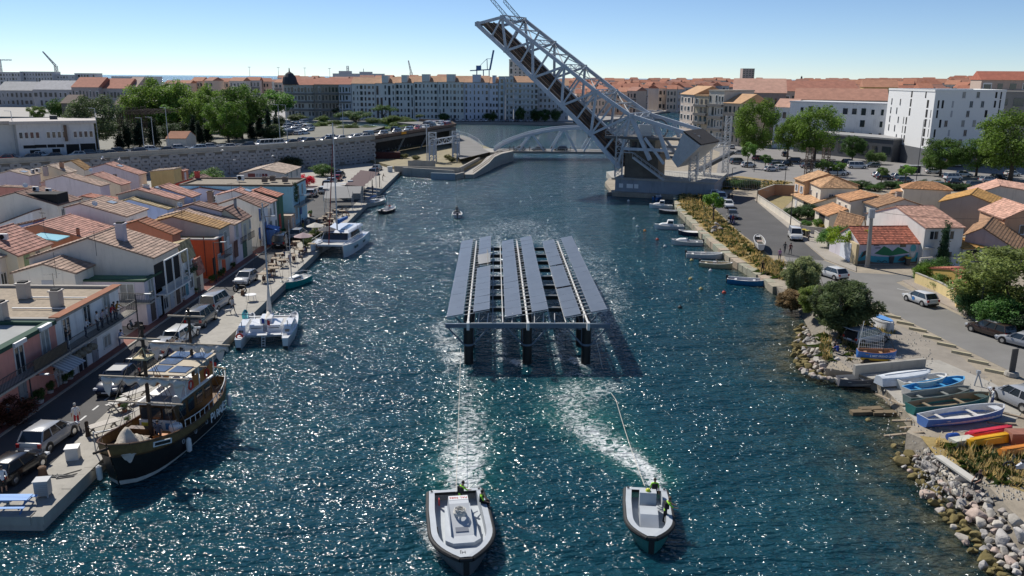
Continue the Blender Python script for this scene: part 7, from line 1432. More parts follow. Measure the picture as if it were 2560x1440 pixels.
 for x,y,w,h,l,mm in((2.3,1.0,.9,.75,.8,OR),(2.9,-.2,1.1,.6,.8,VR),(3.4,-1.1,1.2,.35,.7,OR),(1.6,-.9,.5,.8,1.6,VR)):M().box(x-w/2,x+w/2,y-l/2,y+l/2,1.15,1.15+h).build('deck_box',mm,t)
 bs=M().tube((5.6,0,2.6),(8.1,0,3.2),.13,.08,8);bs.build('bowsprit',WOODD,t)
 sl=leaves_cloth(CV,t,(4.6,.2,2.55))
 for i,(x,h,r)in enumerate(((1.9,9.2,.15),(-4.3,8.6,.14))):
  M().tube((x,0,1),(x-.25,0,h),r,r*.7,8).build('mast',WOODD,t)
  yz=(h-3.5,h-.8)if i==0 else(h-2.6,h-.5)
  for k,z in enumerate(yz):w=3.1 if k==0 else 1.4;M().tube((x+.12,-w,z),(x+.12,w,z),.07,.07,6).build('yard',mat('pale_spar',(.40,.34,.26)),t)
  m=M();z=yz[0];N=26;w=2.9;pv=None
  for k in range(N+1):
   y=-w+2*w*k/N;r0=.20+.09*math.sin(k*1.7)+random.uniform(-.03,.05);sag=.12*abs(math.sin(k*.55));ringp=[(x+.12+r0*.9*math.cos(a),y,z-r0*.9-sag+r0*math.sin(a))for a in np.arange(0,6.28,.785)]
   if pv:m.loft([pv,ringp],cap=False)
   pv=ringp
  for y in(-2.6,2.3):m.add([(x+.15,y-.35,z-.4),(x+.15,y+.4,z-.4),(x+.3,y+.15,z-1.35),(x+.2,y-.2,z-1.0)],[(0,1,2,3)])
  smooth_shade(m.build('furled_sail',mat('sail_cloth',(.62,.58,.52),rough=.95,var=.1,scale=2,bump=.4),t),80)
  rg=M()
  for s in(-1,1):
   for dx in(-1.1,-.4,.5):rg.tube((x-.22,0,h-1.2),(x+dx,s*2.0,1.9),.018,.018,4)
   for k in range(7):f=k/8;rg.tube((x-1.1*(1-f)-.22*f,s*2*(1-f),1.9+f*(h-3.1)),(x+.5*(1-f)-.22*f,s*2*(1-f),1.9+f*(h-3.1)),.012,.012,4)
  rg.tube((x-.25,0,h-.2),((7.9,0,3.15)if i==0 else(1.9,0,5)),.02,.02,4);rg.build('rigging',mat('tarred_rope',(.12,.10,.08)),t,kind='stuff')
 M().tube((2.2,-2.6,4.0),(2.2,2.6,4.0),.06,.06,6).build('boom',mat('pale_spar',(.4,.34,.26)),t)
 tp=M().box(-.5,.5,-.5,.5,0,.08);[tp.bar((a*.5,b*.5,.08),(0,0,.7),.06)for a in(-1,1)for b in(-1,1)];tp.build('crows_nest',mat('pale_wood2',(.5,.42,.25)),t,loc=(1.8,0,7.0))
 def side(f,z):return X(f),half(f)*(.87+.115*((z/sh(f))-.12)/.6)
 for s in(1,-1):
  for k,chh in enumerate('PIRATE'):
   f=(.335-.031*k-(.008 if k>1 else 0))if s>0 else(.15+.036*k);x,y=side(f,1.5);sl_=(side(f+.03,1.5)[1]-side(f-.03,1.5)[1])/(.06*L)
   text('ship_name_letter',chh,t,(x,s*(y+.05),1.13),(R(90),0,math.pi-math.atan(sl_)if s>0 else math.atan(-sl_)),.98 if k==0 or k==5 else.80,INK,off=.016)
 for f in(.38,.5,.62):
  for s in(-1,1):x,y=side(f,1.05);pt=M();[pt.tube((x+.15*math.cos(a),s*(y+.03),1.1+.15*math.sin(a)),(x+.15*math.cos(a+.7),s*(y+.03),1.1+.15*math.sin(a+.7)),.03,.03,5)for a in np.arange(0,6.28,.7)];pt.build('porthole',STEEL,t)
 x,y=side(.80,2.0);nb=M();nb.box(-.65,.65,-.03,.03,-.17,.17);nb.box(-.55,.55,-.04,.04,-.1,.1,1);o=nb.build('bow_board',[WHITE,BLACK],t,loc=(x,y+.16,2.15));o.rotation_euler=(0,R(-8),R(-28))
 o=nb.build('bow_board',[WHITE,BLACK],t,loc=(x,-y-.16,2.15));o.rotation_euler=(0,R(-8),R(28))
 for f,s in((.60,1),(.93,-1),(.02,1)):x,y=side(f,.9);M().lathe([(.05,-.55),(.17,-.45),(.19,0),(.17,.4),(.05,.5)],10).build('fender',WHITE,t,loc=(x,s*(y+.25),.75))
 fl=M();fl.add([(0,0,0),(-.1,.5,-.15),(-.1,.5,-.5),(0,0,-.4)],[(0,1,2,3)]);fl.build('flag',mat('flag_red',(.5,.04,.04)),t,loc=(-L/2-.2,0,3.7));M().tube((-L/2-.2,0,2.4),(-L/2-.2,0,3.8),.03).build('flag_staff',WOOD,t)
 fg=person('costumed figure in dark blue standing at the foremast of the ship',t.location+Vector((.6,-2.5,1.2)),180,(.05,.07,.12),(.04,.06,.1),'stand')
def leaves_cloth(CV,t,at):
 m=M();N=16;rg=random.Random(4);g=[[None]*(N+1)for _ in range(N+1)]
 for i in range(N+1):
  for j in range(N+1):u,v=i/N-.5,j/N-.5;r=math.hypot(u,v)*2;g[i][j]=(at[0]+u*3.2+.6*v,at[1]+v*2.0,at[2]+max(-.7,1.0*math.exp(-((u-.2)**2*14+v*v*10))+.22*math.sin(u*17+v*5)*(1-r*.5)-.5*r+rg.uniform(-.05,.05)))
 m.v=[p for row in g for p in row];m.f=[(i*(N+1)+j,(i+1)*(N+1)+j,(i+1)*(N+1)+j+1,i*(N+1)+j+1)for i in range(N)for j in range(N)];m.m=[0]*len(m.f)
 return smooth_shade(m.build('collapsed_sail',CV,t),60)
pirate()
def catamaran_big():
 bow=(G(848,622,1.6)+G(780,615,1.6))/2;st=(G(913,592,1.5)+G(842,566,1.5))/2;d=Vector((bow.x-st.x,bow.y-st.y,0));d.normalize();c=(bow+st)/2;c=c+d*-.4;c.z=0;L,B=12.4,6.4;t=thing('catamaran','large modern white cruising catamaran moored at the quay','catamaran',c,math.atan2(d.y,d.x));GW=mat('gelcoat',(.74,.75,.76),rough=.25,var=.02,coat=.4)
 for s in(-1,1):m=M();hull(m,L,1.75,1.55,.35,.45,.25,.75,18,0,0,deckz=1.5,flare=.8,wall=.1,vbow=.2);smooth_shade(m.build('hull',GW,t,loc=(0,s*(B/2-.85),0)),35);M().box(-2.6,-1.4,s*(B/2+.0)-.03+s*.02,s*(B/2)+.03+s*.02,.75,1.05).build('hull_window',GLASS,t);M().box(1.4,3.0,s*(B/2)-.05,s*(B/2)+.03,.75,1.1).build('hull_window',GLASS,t)
 M().box(-4.6,2.6,-2.4,2.4,.85,1.6).build('bridge_deck',GW,t)
 r=[[(-4.4,-2.3,1.55),(2.4,-2.1,1.55),(2.4,2.1,1.55),(-4.4,2.3,1.55)],[(-4.3,-2.15,2.75),(1.4,-1.85,2.75),(1.4,1.85,2.75),(-4.3,2.15,2.75)]];m=M();m.loft(r);m.build('coachroof',GW,t)
 rf=M();rf.loft([[(-5.2,-2.4,2.75),(1.9,-2.0,2.75),(1.9,2.0,2.75),(-5.2,2.4,2.75)],[(-4.9,-2.1,3.05),(1.2,-1.7,3.0),(1.2,1.7,3.0),(-4.9,2.1,3.05)]]);rf.build('hardtop',GW,t);M().box(-3.6,.4,.35,1.25,3.04,3.07).build('solar_strip',mat('panel_blue',(.10,.17,.30),rough=.2,var=.05),t)
 M().add([(2.22,-1.9,1.8),(2.22,1.9,1.8),(1.52,1.75,2.68),(1.52,-1.75,2.68)],[(0,1,2,3)]).build('windscreen',GLASS,t,loc=(.03,0,0))
 for s in(-1,1):M().add([(-3.2,s*2.31,1.85),(1.2,s*2.16,1.85),(.6,s*1.98,2.62),(-2.6,s*2.2,2.62)],[(0,1,2,3)if s<0 else(3,2,1,0)]).build('side_window',GLASS,t,loc=(0,s*.03,0))
 M().box(5.2,5.45,-2.3,2.3,1.45,1.7).build('crossbeam',GW,t);M().add([(2.6,-1.6,1.5),(5.2,-1.6,1.52),(5.2,1.6,1.52),(2.6,1.6,1.5)],[(0,1,2,3)]).build('trampoline',mat('net_grey',(.45,.45,.44),var=.1,scale=12),t)
 M().tube((.9,0,2.9),(.75,0,18.5),.11,.08,8).build('mast',mat('alloy',(.45,.47,.5),rough=.35,metal=.4),t);M().tube((.8,0,3.9),(-4.6,0,3.8),.1,.1,8).build('boom',STEEL,t);sc=M();sc.tube((.5,0,4.15),(-4.4,0,4.0),.36,.22,10);sc.build('sail_cover',mat('sail_cover_blue',(.02,.11,.34),var=.08),t)
 sh=M();[sh.tube((.75,0,17.5),p,.02,.02,4)for p in((5.3,0,1.6),(-1,2.9,1.6),(-1,-2.9,1.6))];sh.build('shrouds',IRON,t,kind='stuff');M().tube((5.3,0,1.7),(1.2,0,15.5),.07,.07,6).build('furled_jib',mat('jib_red',(.22,.03,.025),var=.1),t)
 railing(t,[(-5.6,2.9,1.6),(4.9,2.6,1.7)],.6,STEEL,'lifeline',1.4,False);railing(t,[(-5.6,-2.9,1.6),(4.9,-2.6,1.7)],.6,STEEL,'lifeline',1.4,False)
catamaran_big()
def catamaran_old():
 c=Vector((-24.1,77.6,0));t=thing('catamaran','older white sailing catamaran seen from the stern with life ring','catamaran',c,R(98));GW=mat('gelcoat',(.74,.75,.76));L=8.6
 for s in(-1,1):
  m=M();hull(m,L,1.25,1.0,.4,.5,.25,.45,16,0,0,deckz=.95,flare=.75,wall=.06);smooth_shade(m.build('hull',GW,t,loc=(0,s*2.15,0)),35);M().box(-L/2-.02,-L/2+.3,s*2.15-.22,s*2.15+.22,-.3,.25).build('antifouling',BLACK,t)
  k=M();k.loft([[(-2.6,-.45,.95),(1.4,-.5,.95),(1.4,.5,.95),(-2.6,.45,.95)],[(-2.2,-.32,1.6),(.6,-.36,1.6),(.6,.36,1.6),(-2.2,.32,1.6)]]);k.build('cabin',GW,t,loc=(0,s*2.15,0));M().box(-2.5,-2.4,s*2.15-.2,s*2.15+.2,1.1,1.35).build('cabin_window',GLASS,t);M().box(-2.4,-1.6,s*2.15-.75,s*2.15+.75,2.05,2.1).build('solar_panel',mat('deck_solar',(.10,.14,.22)),t).rotation_euler=(0,R(18),0);M().tube((-2.0,s*2.15,1.5),(-2.0,s*2.15,2.1),.04).build('panel_post',STEEL,t)
 M().box(-2.8,.9,-1.6,1.6,.75,1.0).build('bridge_deck',GW,t);M().box(-1.9,.4,-1.45,-.2,1.0,1.65).build('cockpit_bench',GW,t);M().box(-1.9,.4,.2,1.45,1.0,1.65).build('cockpit_bench',GW,t);M().box(-1.2,.6,-.55,.55,1.0,2.1).build('pod',GW,t);[M().box(-1.93,-1.9,y-.5,y+.5,1.35,1.4).build('dark_stripe',BLACK,t)for y in(-.82,.82)]
 M().tube((-3.0,-2.3,.95),(-3.0,2.3,.95),.1,.1,8).build('aft_beam',STEEL,t);M().tube((3.0,-2.3,1.1),(3.0,2.3,1.1),.1,.1,8).build('fore_beam',STEEL,t);M().quad((.9,-1.6,.98),(3.0,-1.6,1.08),(3.0,1.6,1.08),(.9,1.6,.98)).build('trampoline',mat('net_grey',(.45,.45,.44)),t)
 M().tube((1.6,0,1.0),(1.5,0,13.0),.10,.07,8).build('mast',mat('alloy',(.45,.47,.5)),t);m=M();m.tube((1.3,0,1.9),(1.5,0,4.4),.30,.10,8);m.tube((1.3,0,2.0),(-2.2,0,1.9),.28,.15,8);smooth_shade(m.build('stowed_sail',mat('sail_cloth',(.62,.58,.52)),t));sh=M();[sh.tube((1.5,0,12.5),p,.018,.018,4)for p in((4.0,0,1.1),(.5,2.4,1),(.5,-2.4,1))];sh.tube((1.5,-.9,8.0),(1.5,.9,8.0),.03);sh.build('shrouds',IRON,t,kind='stuff')
 lb=M();[lb.tube((-3.35,2.15+.3*math.cos(a),1.0+.3*math.sin(a)),(-3.35,2.15+.3*math.cos(a+.6),1.0+.3*math.sin(a+.6)),.09,.09,6)for a in np.arange(0,6.28,.58)];lb.build('life_ring',mat('ring_red',(.5,.05,.03)),t);ld=M();[ld.bar((-3.1,y,.95),(-3.5,y,.0),.05)for y in(-.15,.15)];[ld.bar((-3.15-.1*k,-.15,.8-.24*k),(-3.15-.1*k,.15,.8-.24*k),.05)for k in range(4)];ld.build('boarding_ladder',WHITE,t);fl=M().add([(0,0,0),(0,-.25,-.1),(0,-.25,-.6),(0,0,-.5)],[(0,1,2,3)]).add([(0,-.25,-.1),(0,-.5,-.2),(0,-.5,-.7),(0,-.25,-.6)],[(0,1,2,3)],1).add([(0,-.5,-.2),(0,-.75,-.3),(0,-.75,-.8),(0,-.5,-.7)],[(0,1,2,3)],2);fl.build('flag',[mat('flag_blue',(.02,.05,.3)),INK,mat('flag_red',(.5,.04,.04))],t,loc=(-2.3,.2,2.5))
 kk=M();hull(kk,2.9,.75,.25,.1,.5,.1,.3,10,0,0,deckz=.2);kk.build('paddle_canoe',mat('canoe_teal',(.02,.26,.30),rough=.4),t,loc=(2.6,2.75,1.35)).rotation_euler=(R(50),0,R(8))
catamaran_old()
def sailboat(label,p,head,L,B,hc,mast,cover=None,cabin=True,name='sailboat'):
 t=thing(name,label,'sailboat',p,head);m=M();hull(m,L,B,.75,.35,.45,.2,.7,16,0,1,deck=1,deckz=.72,flare=.7,wall=.08);smooth_shade(m.build('hull',[mat('hull_%02x%02x'%(int(hc[0]*99),int(hc[2]*99)),hc,rough=.35,var=.06),WHITE],t),35)
 if cabin:k=M();k.loft([[(-1.0,-B*.28,.72),(L*.22,-B*.22,.72),(L*.22,B*.22,.72),(-1.0,B*.28,.72)],[(-.8,-B*.22,1.15),(L*.14,-B*.17,1.08),(L*.14,B*.17,1.08),(-.8,B*.22,1.15)]]);k.build('cabin',WHITE,t);M().box(-.6,.6,-B*.27,B*.27,.86,1.0).build('cabin_window',GLASS,t)
 M().box(-L*.42,-1.05,-B*.25,B*.25,.6,.73).build('cockpit',mat('cockpit_grey',(.3,.3,.3)),t);M().tube((L*.12,0,.8),(L*.1,0,mast),.06,.045,7).build('mast',mat('alloy',(.45,.47,.5)),t);M().tube((L*.1,0,1.6),(-L*.32,0,1.55),.05).build('boom',STEEL,t)
 if cover:M().tube((L*.08,0,1.72),(-L*.3,0,1.66),.16,.11,8).build('sail_cover',mat('sail_cover_blue',(.02,.11,.34)),t)
 sh=M();[sh.tube((L*.1,0,mast*.97),q,.014,.014,4)for q in((L*.48,0,.9),(0,B*.45,.75),(0,-B*.45,.75),(-L*.48,0,.8))];sh.tube((L*.11,-B*.3,mast*.6),(L*.11,B*.3,mast*.6),.025);sh.build('shrouds',IRON,t,kind='stuff');railing(t,[(L*.3,-B*.36,.75),(L*.47,0,.95),(L*.3,B*.36,.75)],.5,STEEL,'pulpit',.5,False);railing(t,[(-L*.3,-B*.42,.75),(-L*.49,-B*.3,.78),(-L*.49,B*.3,.78),(-L*.3,B*.42,.75)],.5,STEEL,'pushpit',.5,False);return t
b0,b1=G(703,712,.6),G(770,690,.6);d_=b0-b1;sailboat('small sailboat with turquoise hull moored at the quay',Vector(((b0 .x+b1 .x)/2,(b0 .y+b1 .y)/2,0)),math.atan2(d_.y,d_.x),d_.length,2.0,(.02,.34,.30),8.2,cover=None)
p_=G(936,512,0);t_=sailboat('cream sailboat with blue sail cover at the far end of the quay',p_,R(65),7.4,2.4,(.55,.52,.45),10.2,cover=True)
def mboat(label,px,py,L,B,hc,head,kind='open',inc=(.6,.6,.58),motor=True,z=0.,cabin=(.68,.68,.67),group=None,name='motorboat'):
 p=G(px,py,z);t=thing(name,label,'boat',p,R(head),group);hm=mat('hull_%02x%02x%02x'%tuple(int(c*200)for c in hc),hc,rough=.35,var=.08);im=mat('inside_%02x%02x%02x'%tuple(int(c*200)for c in inc),inc,rough=.6,var=.1);m=M();hull(m,L,B,.62,.2,.45,.22,.8,14,0,1,inner=2,deckz=.28 if kind!='deck' else.58,wall=.12);smooth_shade(m.build('hull',[hm,WHITE,im],t),35)
 if kind in('cuddy','cabin'):
  k=M();k.loft([[(0,-B*.36,.6),(L*.34,-B*.22,.75),(L*.34,B*.22,.75),(0,B*.36,.6)],[(.15,-B*.28,1.0),(L*.22,-B*.16,1.0),(L*.22,B*.16,1.0),(.15,B*.28,1.0)]]);k.build('foredeck',PLAIN,t,col=cabin)
 if kind=='cabin':k=M();k.loft([[(-L*.14,-B*.32,.5),(L*.1,-B*.3,.5),(L*.1,B*.3,.5),(-L*.14,B*.32,.5)],[(-L*.14,-B*.27,1.55),(L*.04,-B*.25,1.55),(L*.04,B*.25,1.55),(-L*.14,B*.27,1.55)]]);k.build('wheelhouse',PLAIN,t,col=cabin);[M().box(-L*.12,L*.05,s*B*.30-.015,s*B*.30+.015,1.0,1.4).build('side_window',GLASS,t)for s in(-1,1)]
 if kind in('screen','cuddy'):M().add([(L*.06,-B*.3,.62),(L*.06,B*.3,.62),(-L*.02,B*.26,1.12),(-L*.02,-B*.26,1.12)],[(0,1,2,3)]).build('windscreen',mat('screen_glass',(.2,.22,.24),rough=.1,var=0),t);M().box(-L*.1,L*.02,-B*.15,B*.15,.28,.8).build('console',PLAIN,t,col=(.4,.4,.42))
 for x in(-L*.3,L*.15)if kind=='open' else(-L*.32,):M().box(x-.15,x+.15,-B*.4,B*.4,.42,.5).build('thwart',PLAIN,t,col=inc)
 if motor:outboard(t,-L/2-.02,.5)
 return t
g_='small boats moored on the right bank'
mboat('small bright blue boat moored under the pier',1645,498,4.0,1.7,(.04,.14,.34),60,'cuddy',group=g_);mboat('white cabin boat nearest the pier on the right bank',1652,520,4.6,1.9,(.66,.66,.64),170,'cabin',group=g_);mboat('low dark inflatable with white seat',1671,534,3.8,1.6,(.05,.05,.055),170,'open',(.6,.6,.6),group=g_);mboat('white cabin boat with raised windscreen frame',1672,572,5.0,2.0,(.66,.65,.62),175,'cabin',group=g_);mboat('dark blue hulled boat tucked against the stones',1724,588,3.8,1.7,(.02,.03,.06),165,'deck',(.66,.66,.64),group=g_)
mboat('cream cuddy boat in the middle of the moored row',1717,612,4.8,2.0,(.62,.60,.55),170,'cuddy',group=g_);mboat('white open boat with tall windscreen',1761,644,5.2,2.1,(.68,.68,.67),-10,'screen',group=g_);mboat('beige yellow runabout with tilted motor',1790,668,4.4,1.8,(.52,.44,.26),-20,'screen',(.5,.44,.3),group=g_);mboat('open blue and white motorboat at the end of the moored row',1869,710,5.0,2.0,(.04,.22,.44),-18,'open',(.5,.5,.52),group=g_)
m1=mboat('white speedboat with dark hull heading to the quay',970,530,5.6,2.3,(.02,.02,.025),75,'cuddy',(.6,.6,.6));person('driver in white seated in the dark hulled speedboat',m1 .location+Vector((-.1,-.6,.25)),0,(.6,.6,.6),(.5,.5,.5),'sit');person('passenger in red seated in the dark hulled speedboat',m1 .location+Vector((.3,.4,.25)),0,(.4,.05,.05),(.5,.5,.5),'sit')
m2=mboat('small grey launch alone in mid canal',1143,541,4.2,1.9,(.45,.45,.46),95,'screen',(.35,.35,.36));person('man in black driving the small launch in mid canal',m2 .location+Vector((0,-.3,.3)),0,(.02,.02,.02),(.05,.05,.05),'stand')
for i,(px,py,c)in enumerate(((1585,548,'w'),(1612,578,'o'),(1643,600,'r'),(1662,617,'w'),(1700,608,'w'),(1752,612,'y'),(1729,652,'y'),(1776,678,'w'),(1726,699,'y'),(1752,724,'y'),(1810,733,'r'),(1700,770,'d'),(1571,503,'w'),(1593,567,'w'))):
 lb=dict(w='white mooring buoy floating off the right bank',o='orange mooring buoy floating off the right bank',r='small red mooring buoy floating off the right bank',y='yellowish mooring buoy floating off the right bank',d='dark bird-like buoy floating alone in the canal')[c];col=dict(w=(.6,.6,.58),o=(.6,.2,.03),r=(.5,.06,.03),y=(.5,.4,.15),d=(.03,.03,.03))[c];b=thing('buoy',lb,'buoy',G(px,py,0),0,'mooring buoys');M().lathe([(.05,-.2),(.22,-.1),(.27,.05),(.2,.22),(.06,.3),(.04,.4)],10).build('float',PLAIN,b,col=col)
def slip():
 sl=G(2230,990,0);sheet('slipway',[G(*p,.0)for p in((2130,955),(2190,925),(2345,925),(2480,985),(2560,1040),(2540,1075),(2400,1110),(2290,1085),(2225,1015),(2190,978))],RZ+.03,[CONC],.5)
 wl=thing('low_wall','low concrete wall above the slipway beside the riprap','wall',G(2134,935,.9));M().bar((0,0,.35),G(2310,918,.9)-wl.location+Vector((0,0,.35)),.3,.9).build('wall',CONC,wl)
 pl=M().box(-.5,.5,-.1,.1,0,.07).mesh('plank',WOOD)
 sd=thing('slip_timbers','weathered timber skids of the slipway reaching into the water','slipway timbers',G(2240,1000,.3))
 for i,(a,b)in enumerate((((2222,962),(2300,1000)),((2240,958),(2320,1010)),((2190,985),(2260,1015)),((2250,1030),(2330,1040)),((2230,1052),(2330,1050)),((2250,1070),(2340,1062)),((2210,1090),(2310,1080)),((2500,1030),(2560,1045)),((2470,1055),(2540,1060)),((2300,950),(2390,1000)))):p,q=G(*a,.5 if a[0]<2260 else 1.0),G(*b,.98);mm=M().bar(p-sd.location,q-sd.location,.22,.1);mm.build('plank',WOOD,sd)
 g='boats laid up on the slipway'
 def b(label,p0,p1,B,hc,ic,up=1.,flip=False,kind='open',rim=None,z=1.0,heel=0.,gname='rowing_boat',h=.6):
  a,c=G(*p0,z+.3),G(*p1,z+.3);d=c-a;L=Vector((d.x,d.y)).length;t=thing(gname,label,'boat',Vector(((a.x+c.x)/2,(a.y+c.y)/2,z+(.0 if not flip else h+.1))),math.atan2(d.y,d.x),g);m=M();hull(m,L,B,h,.12,.5,.22,.62,16,0,1,inner=2,deckz=.12,wall=.08,vbow=.6)
  ms=[mat('old_%02x%02x%02x'%tuple(int(k*250)for k in q),q,rough=.55,var=.16,scale=2.5)for q in(hc,rim or hc,ic)];o=smooth_shade(m.build('hull',ms,t),35)
  if flip:o.rotation_euler=(math.pi,0,0)
  else:
   o.rotation_euler=(heel,0,0)
   for x in(-.28,.12):th=M().box(L*x-.13,L*x+.13,-B*.43,B*.43,h*.62,h*.62+.05);th.build('thwart',ms[2],t).rotation_euler=(heel,0,0)
   M().box(L*.34,L*.44,-B*.2,B*.2,h,h+.04).build('bow_deck',ms[1],t).rotation_euler=(heel,0,0)
   for s in(-1,1):M().bar((-L*.3,s*B*.3,-.3),(L*.3,s*B*.3,-.3),.12,.3).build('cradle',WOODD,t)
  return t,L
 b('dark grey rowing boat half in the water',(2094,952),(2197,952),1.5,(.13,.13,.15),(.42,.41,.38),rim=(.05,.05,.055),z=.25);t,L=b('long white boat laid upside down, palest on the slipway',(2196,955),(2326,938),1.7,(.60,.64,.68),(.5,.5,.5),flip=True,rim=(.5,.55,.6));M().bar((-L*.4,0,.14),(L*.4,0,.14),.12,.1).build('keel',WHITE,t);b('white dinghy with engine box between the upturned and blue boats',(2250,962),(2364,948),1.5,(.55,.55,.50),(.6,.6,.58),rim=(.62,.62,.6));b('rowing boat with bright blue inside',(2264,980),(2409,955),1.55,(.52,.50,.46),(.05,.28,.52),rim=(.1,.35,.6));b('worn dark green and grey boat',(2266,1000),(2424,980),1.5,(.12,.17,.16),(.24,.25,.23),rim=(.14,.15,.14));b('long teal green boat with brown inside',(2275,1022),(2473,996),1.8,(.03,.17,.15),(.28,.22,.14),rim=(.05,.08,.07));b('long blue boat with white inside, nearest the kayaks',(2305,1052),(2509,1026),1.9,(.08,.18,.46),(.60,.58,.55),rim=(.5,.52,.55))
 for lb,p0,p1,hc in(('red upturned kayak on a block',(2418,1088),(2532,1070),(.60,.03,.06)),('yellow upturned kayak on a white block',(2420,1106),(2528,1088),(.72,.38,.01)),('orange and red canoe cut by the right edge',(2500,1130),(2620,1112),(.62,.22,.03))):
  t,L=b(lb,p0,p1,.85,hc,hc,flip=True,gname='kayak',h=.32,z=1.0);[M().bar((-L*.42,y,.09),(L*.42,y,.09),.05,.05).build('hull_rib',mat('old_%02x%02x%02x'%tuple(int(k*250)for k in hc),hc),t)for y in(-.16,0,.16)]
 wb=thing('concrete_block','white concrete block under the yellow kayak','block',G(2405,1112,.9),.3);M().box(-.9,.9,-.35,.35,0,.5).build('block',mat('mossy_white',(.5,.49,.42),var=.25),wb);bl=thing('barrel','blue plastic barrel lying by the kayaks','barrel',G(2381,1100,1.0),.2);m=M().lathe([(.0,-.42),(.22,-.42),(.27,-.3),(.27,.3),(.22,.42),(.2,.42),(.2,.1),(0,.1)],14);o=m.build('drum',mat('barrel_blue',(.02,.07,.30),rough=.35,var=.05),bl,loc=(0,0,.25));o.rotation_euler=(0,R(90),0)
 rb=thing('rust_box','rusty red brick box behind the yellow kayak','box',G(2550,1105,.9));M().box(-.9,1.2,-.5,.5,0,.8).build('box',mat('rust_box',(.28,.12,.08),var=.2),rb);tr=thing('loading_plank','long pale plank lying across the riprap','plank',G(2345,1140,1.2));M().bar((0,0,0),G(2440,1205,1.2)-tr.location,.55,.12).build('board',mat('pale_board',(.5,.48,.43),var=.1),tr)
 sp=thing('concrete_slabs','broken concrete slabs lying in the shallows','slabs',G(2155,1035,0));[M().box(-.9,.9,-.3,.3,-.2,.28).build('slab',mat('wet_slab',(.16,.12,.07),var=.3),sp,loc=(x,y,0),rz=r)for x,y,r in((0,0,.1),(.9,.6,.15),(1.6,-.1,.05))]
 t,L=b('painted blue boat on a trailer with white lettering',(2143,880),(2241,886),1.4,(.03,.14,.42),(.35,.2,.1),rim=(.3,.13,.07),z=1.5,gname='painted_boat',h=.55);t.location.z=1.45
 text('boat_lettering',"L'ART PREND LE LARGE",t,(L*.17,-.76,.33),(R(78),0,R(5)),.25,INK,shear=.15);yb=M().box(-L*.42,L*.3,-.56,.56,-.16,.02);yb.build('yellow_bottom',mat('yellow_bottom',(.55,.34,.04),var=.1),t);[M().tube((x,s*.55,-.28),(x,s*.72,-.28),.26,.26,12).build('trailer_wheel',RUBBER,t)for x in(-.9,1.0)for s in(-1,1)];M().bar((-L*.55,0,.35),(-L*.72,0,.45),.12).build('bowsprit',WOODD,t);M().tube((.5,0,.2),(.55,0,2.7),.03).build('mast',IRON,t);M().tube((-1.6,0,.5),(-1.35,0,3.2),.03).build('pole',WHITE,t);M().tube((1.6,0,.4),(.55,0,2.6),.025).build('stay',IRON,t)
 nt_=M();[nt_.tube((-1.55+.16*k,0,2.9-.08*k),(-1.5+.17*k,0,.75),.012,.012,4)for k in range(13)];[nt_.tube((-1.5,0,.9+.35*k),(.5,0,.85+.24*k),.012,.012,4)for k in range(6)];nt_.build('net',mat('net_white',(.6,.6,.58)),t,kind='stuff')
 t,L=b('upturned boat with blue bottom beside the road',(2180,800),(2232,822),1.5,(.60,.60,.60),(.3,.3,.3),flip=True,rim=(.62,.62,.6),gname='upturned_boat',h=.75);o=M().prism([(x,y)for x,y in((-L*.46,-.35),(-L*.2,-.5),(L*.15,-.5),(L*.42,-.2),(L*.42,.2),(L*.15,.5),(-L*.2,.5),(-L*.46,.35))],.13,.16);o.build('blue_bottom',mat('blue_bottom',(.12,.30,.62),rough=.5,var=.05),t)
 t,L=b('white open boat full of gear on a trailer by the side street',(1903,622),(1893,598),1.6,(.62,.62,.62),(.4,.38,.34),gname='trailer_boat',z=1.3,h=.7);t.location.z=1.5;[M().tube((x,s*.5,-.45),(x,s*.68,-.45),.26,.26,12).build('trailer_wheel',RUBBER,t)for x in(-.8,)for s in(-1,1)];[M().box(-1+.4*k,-.7+.4*k,-.4,.3,.3,.55).build('gear_box',PLAIN,t,col=(.3+.05*k,.28,.22))for k in range(4)]
slip()
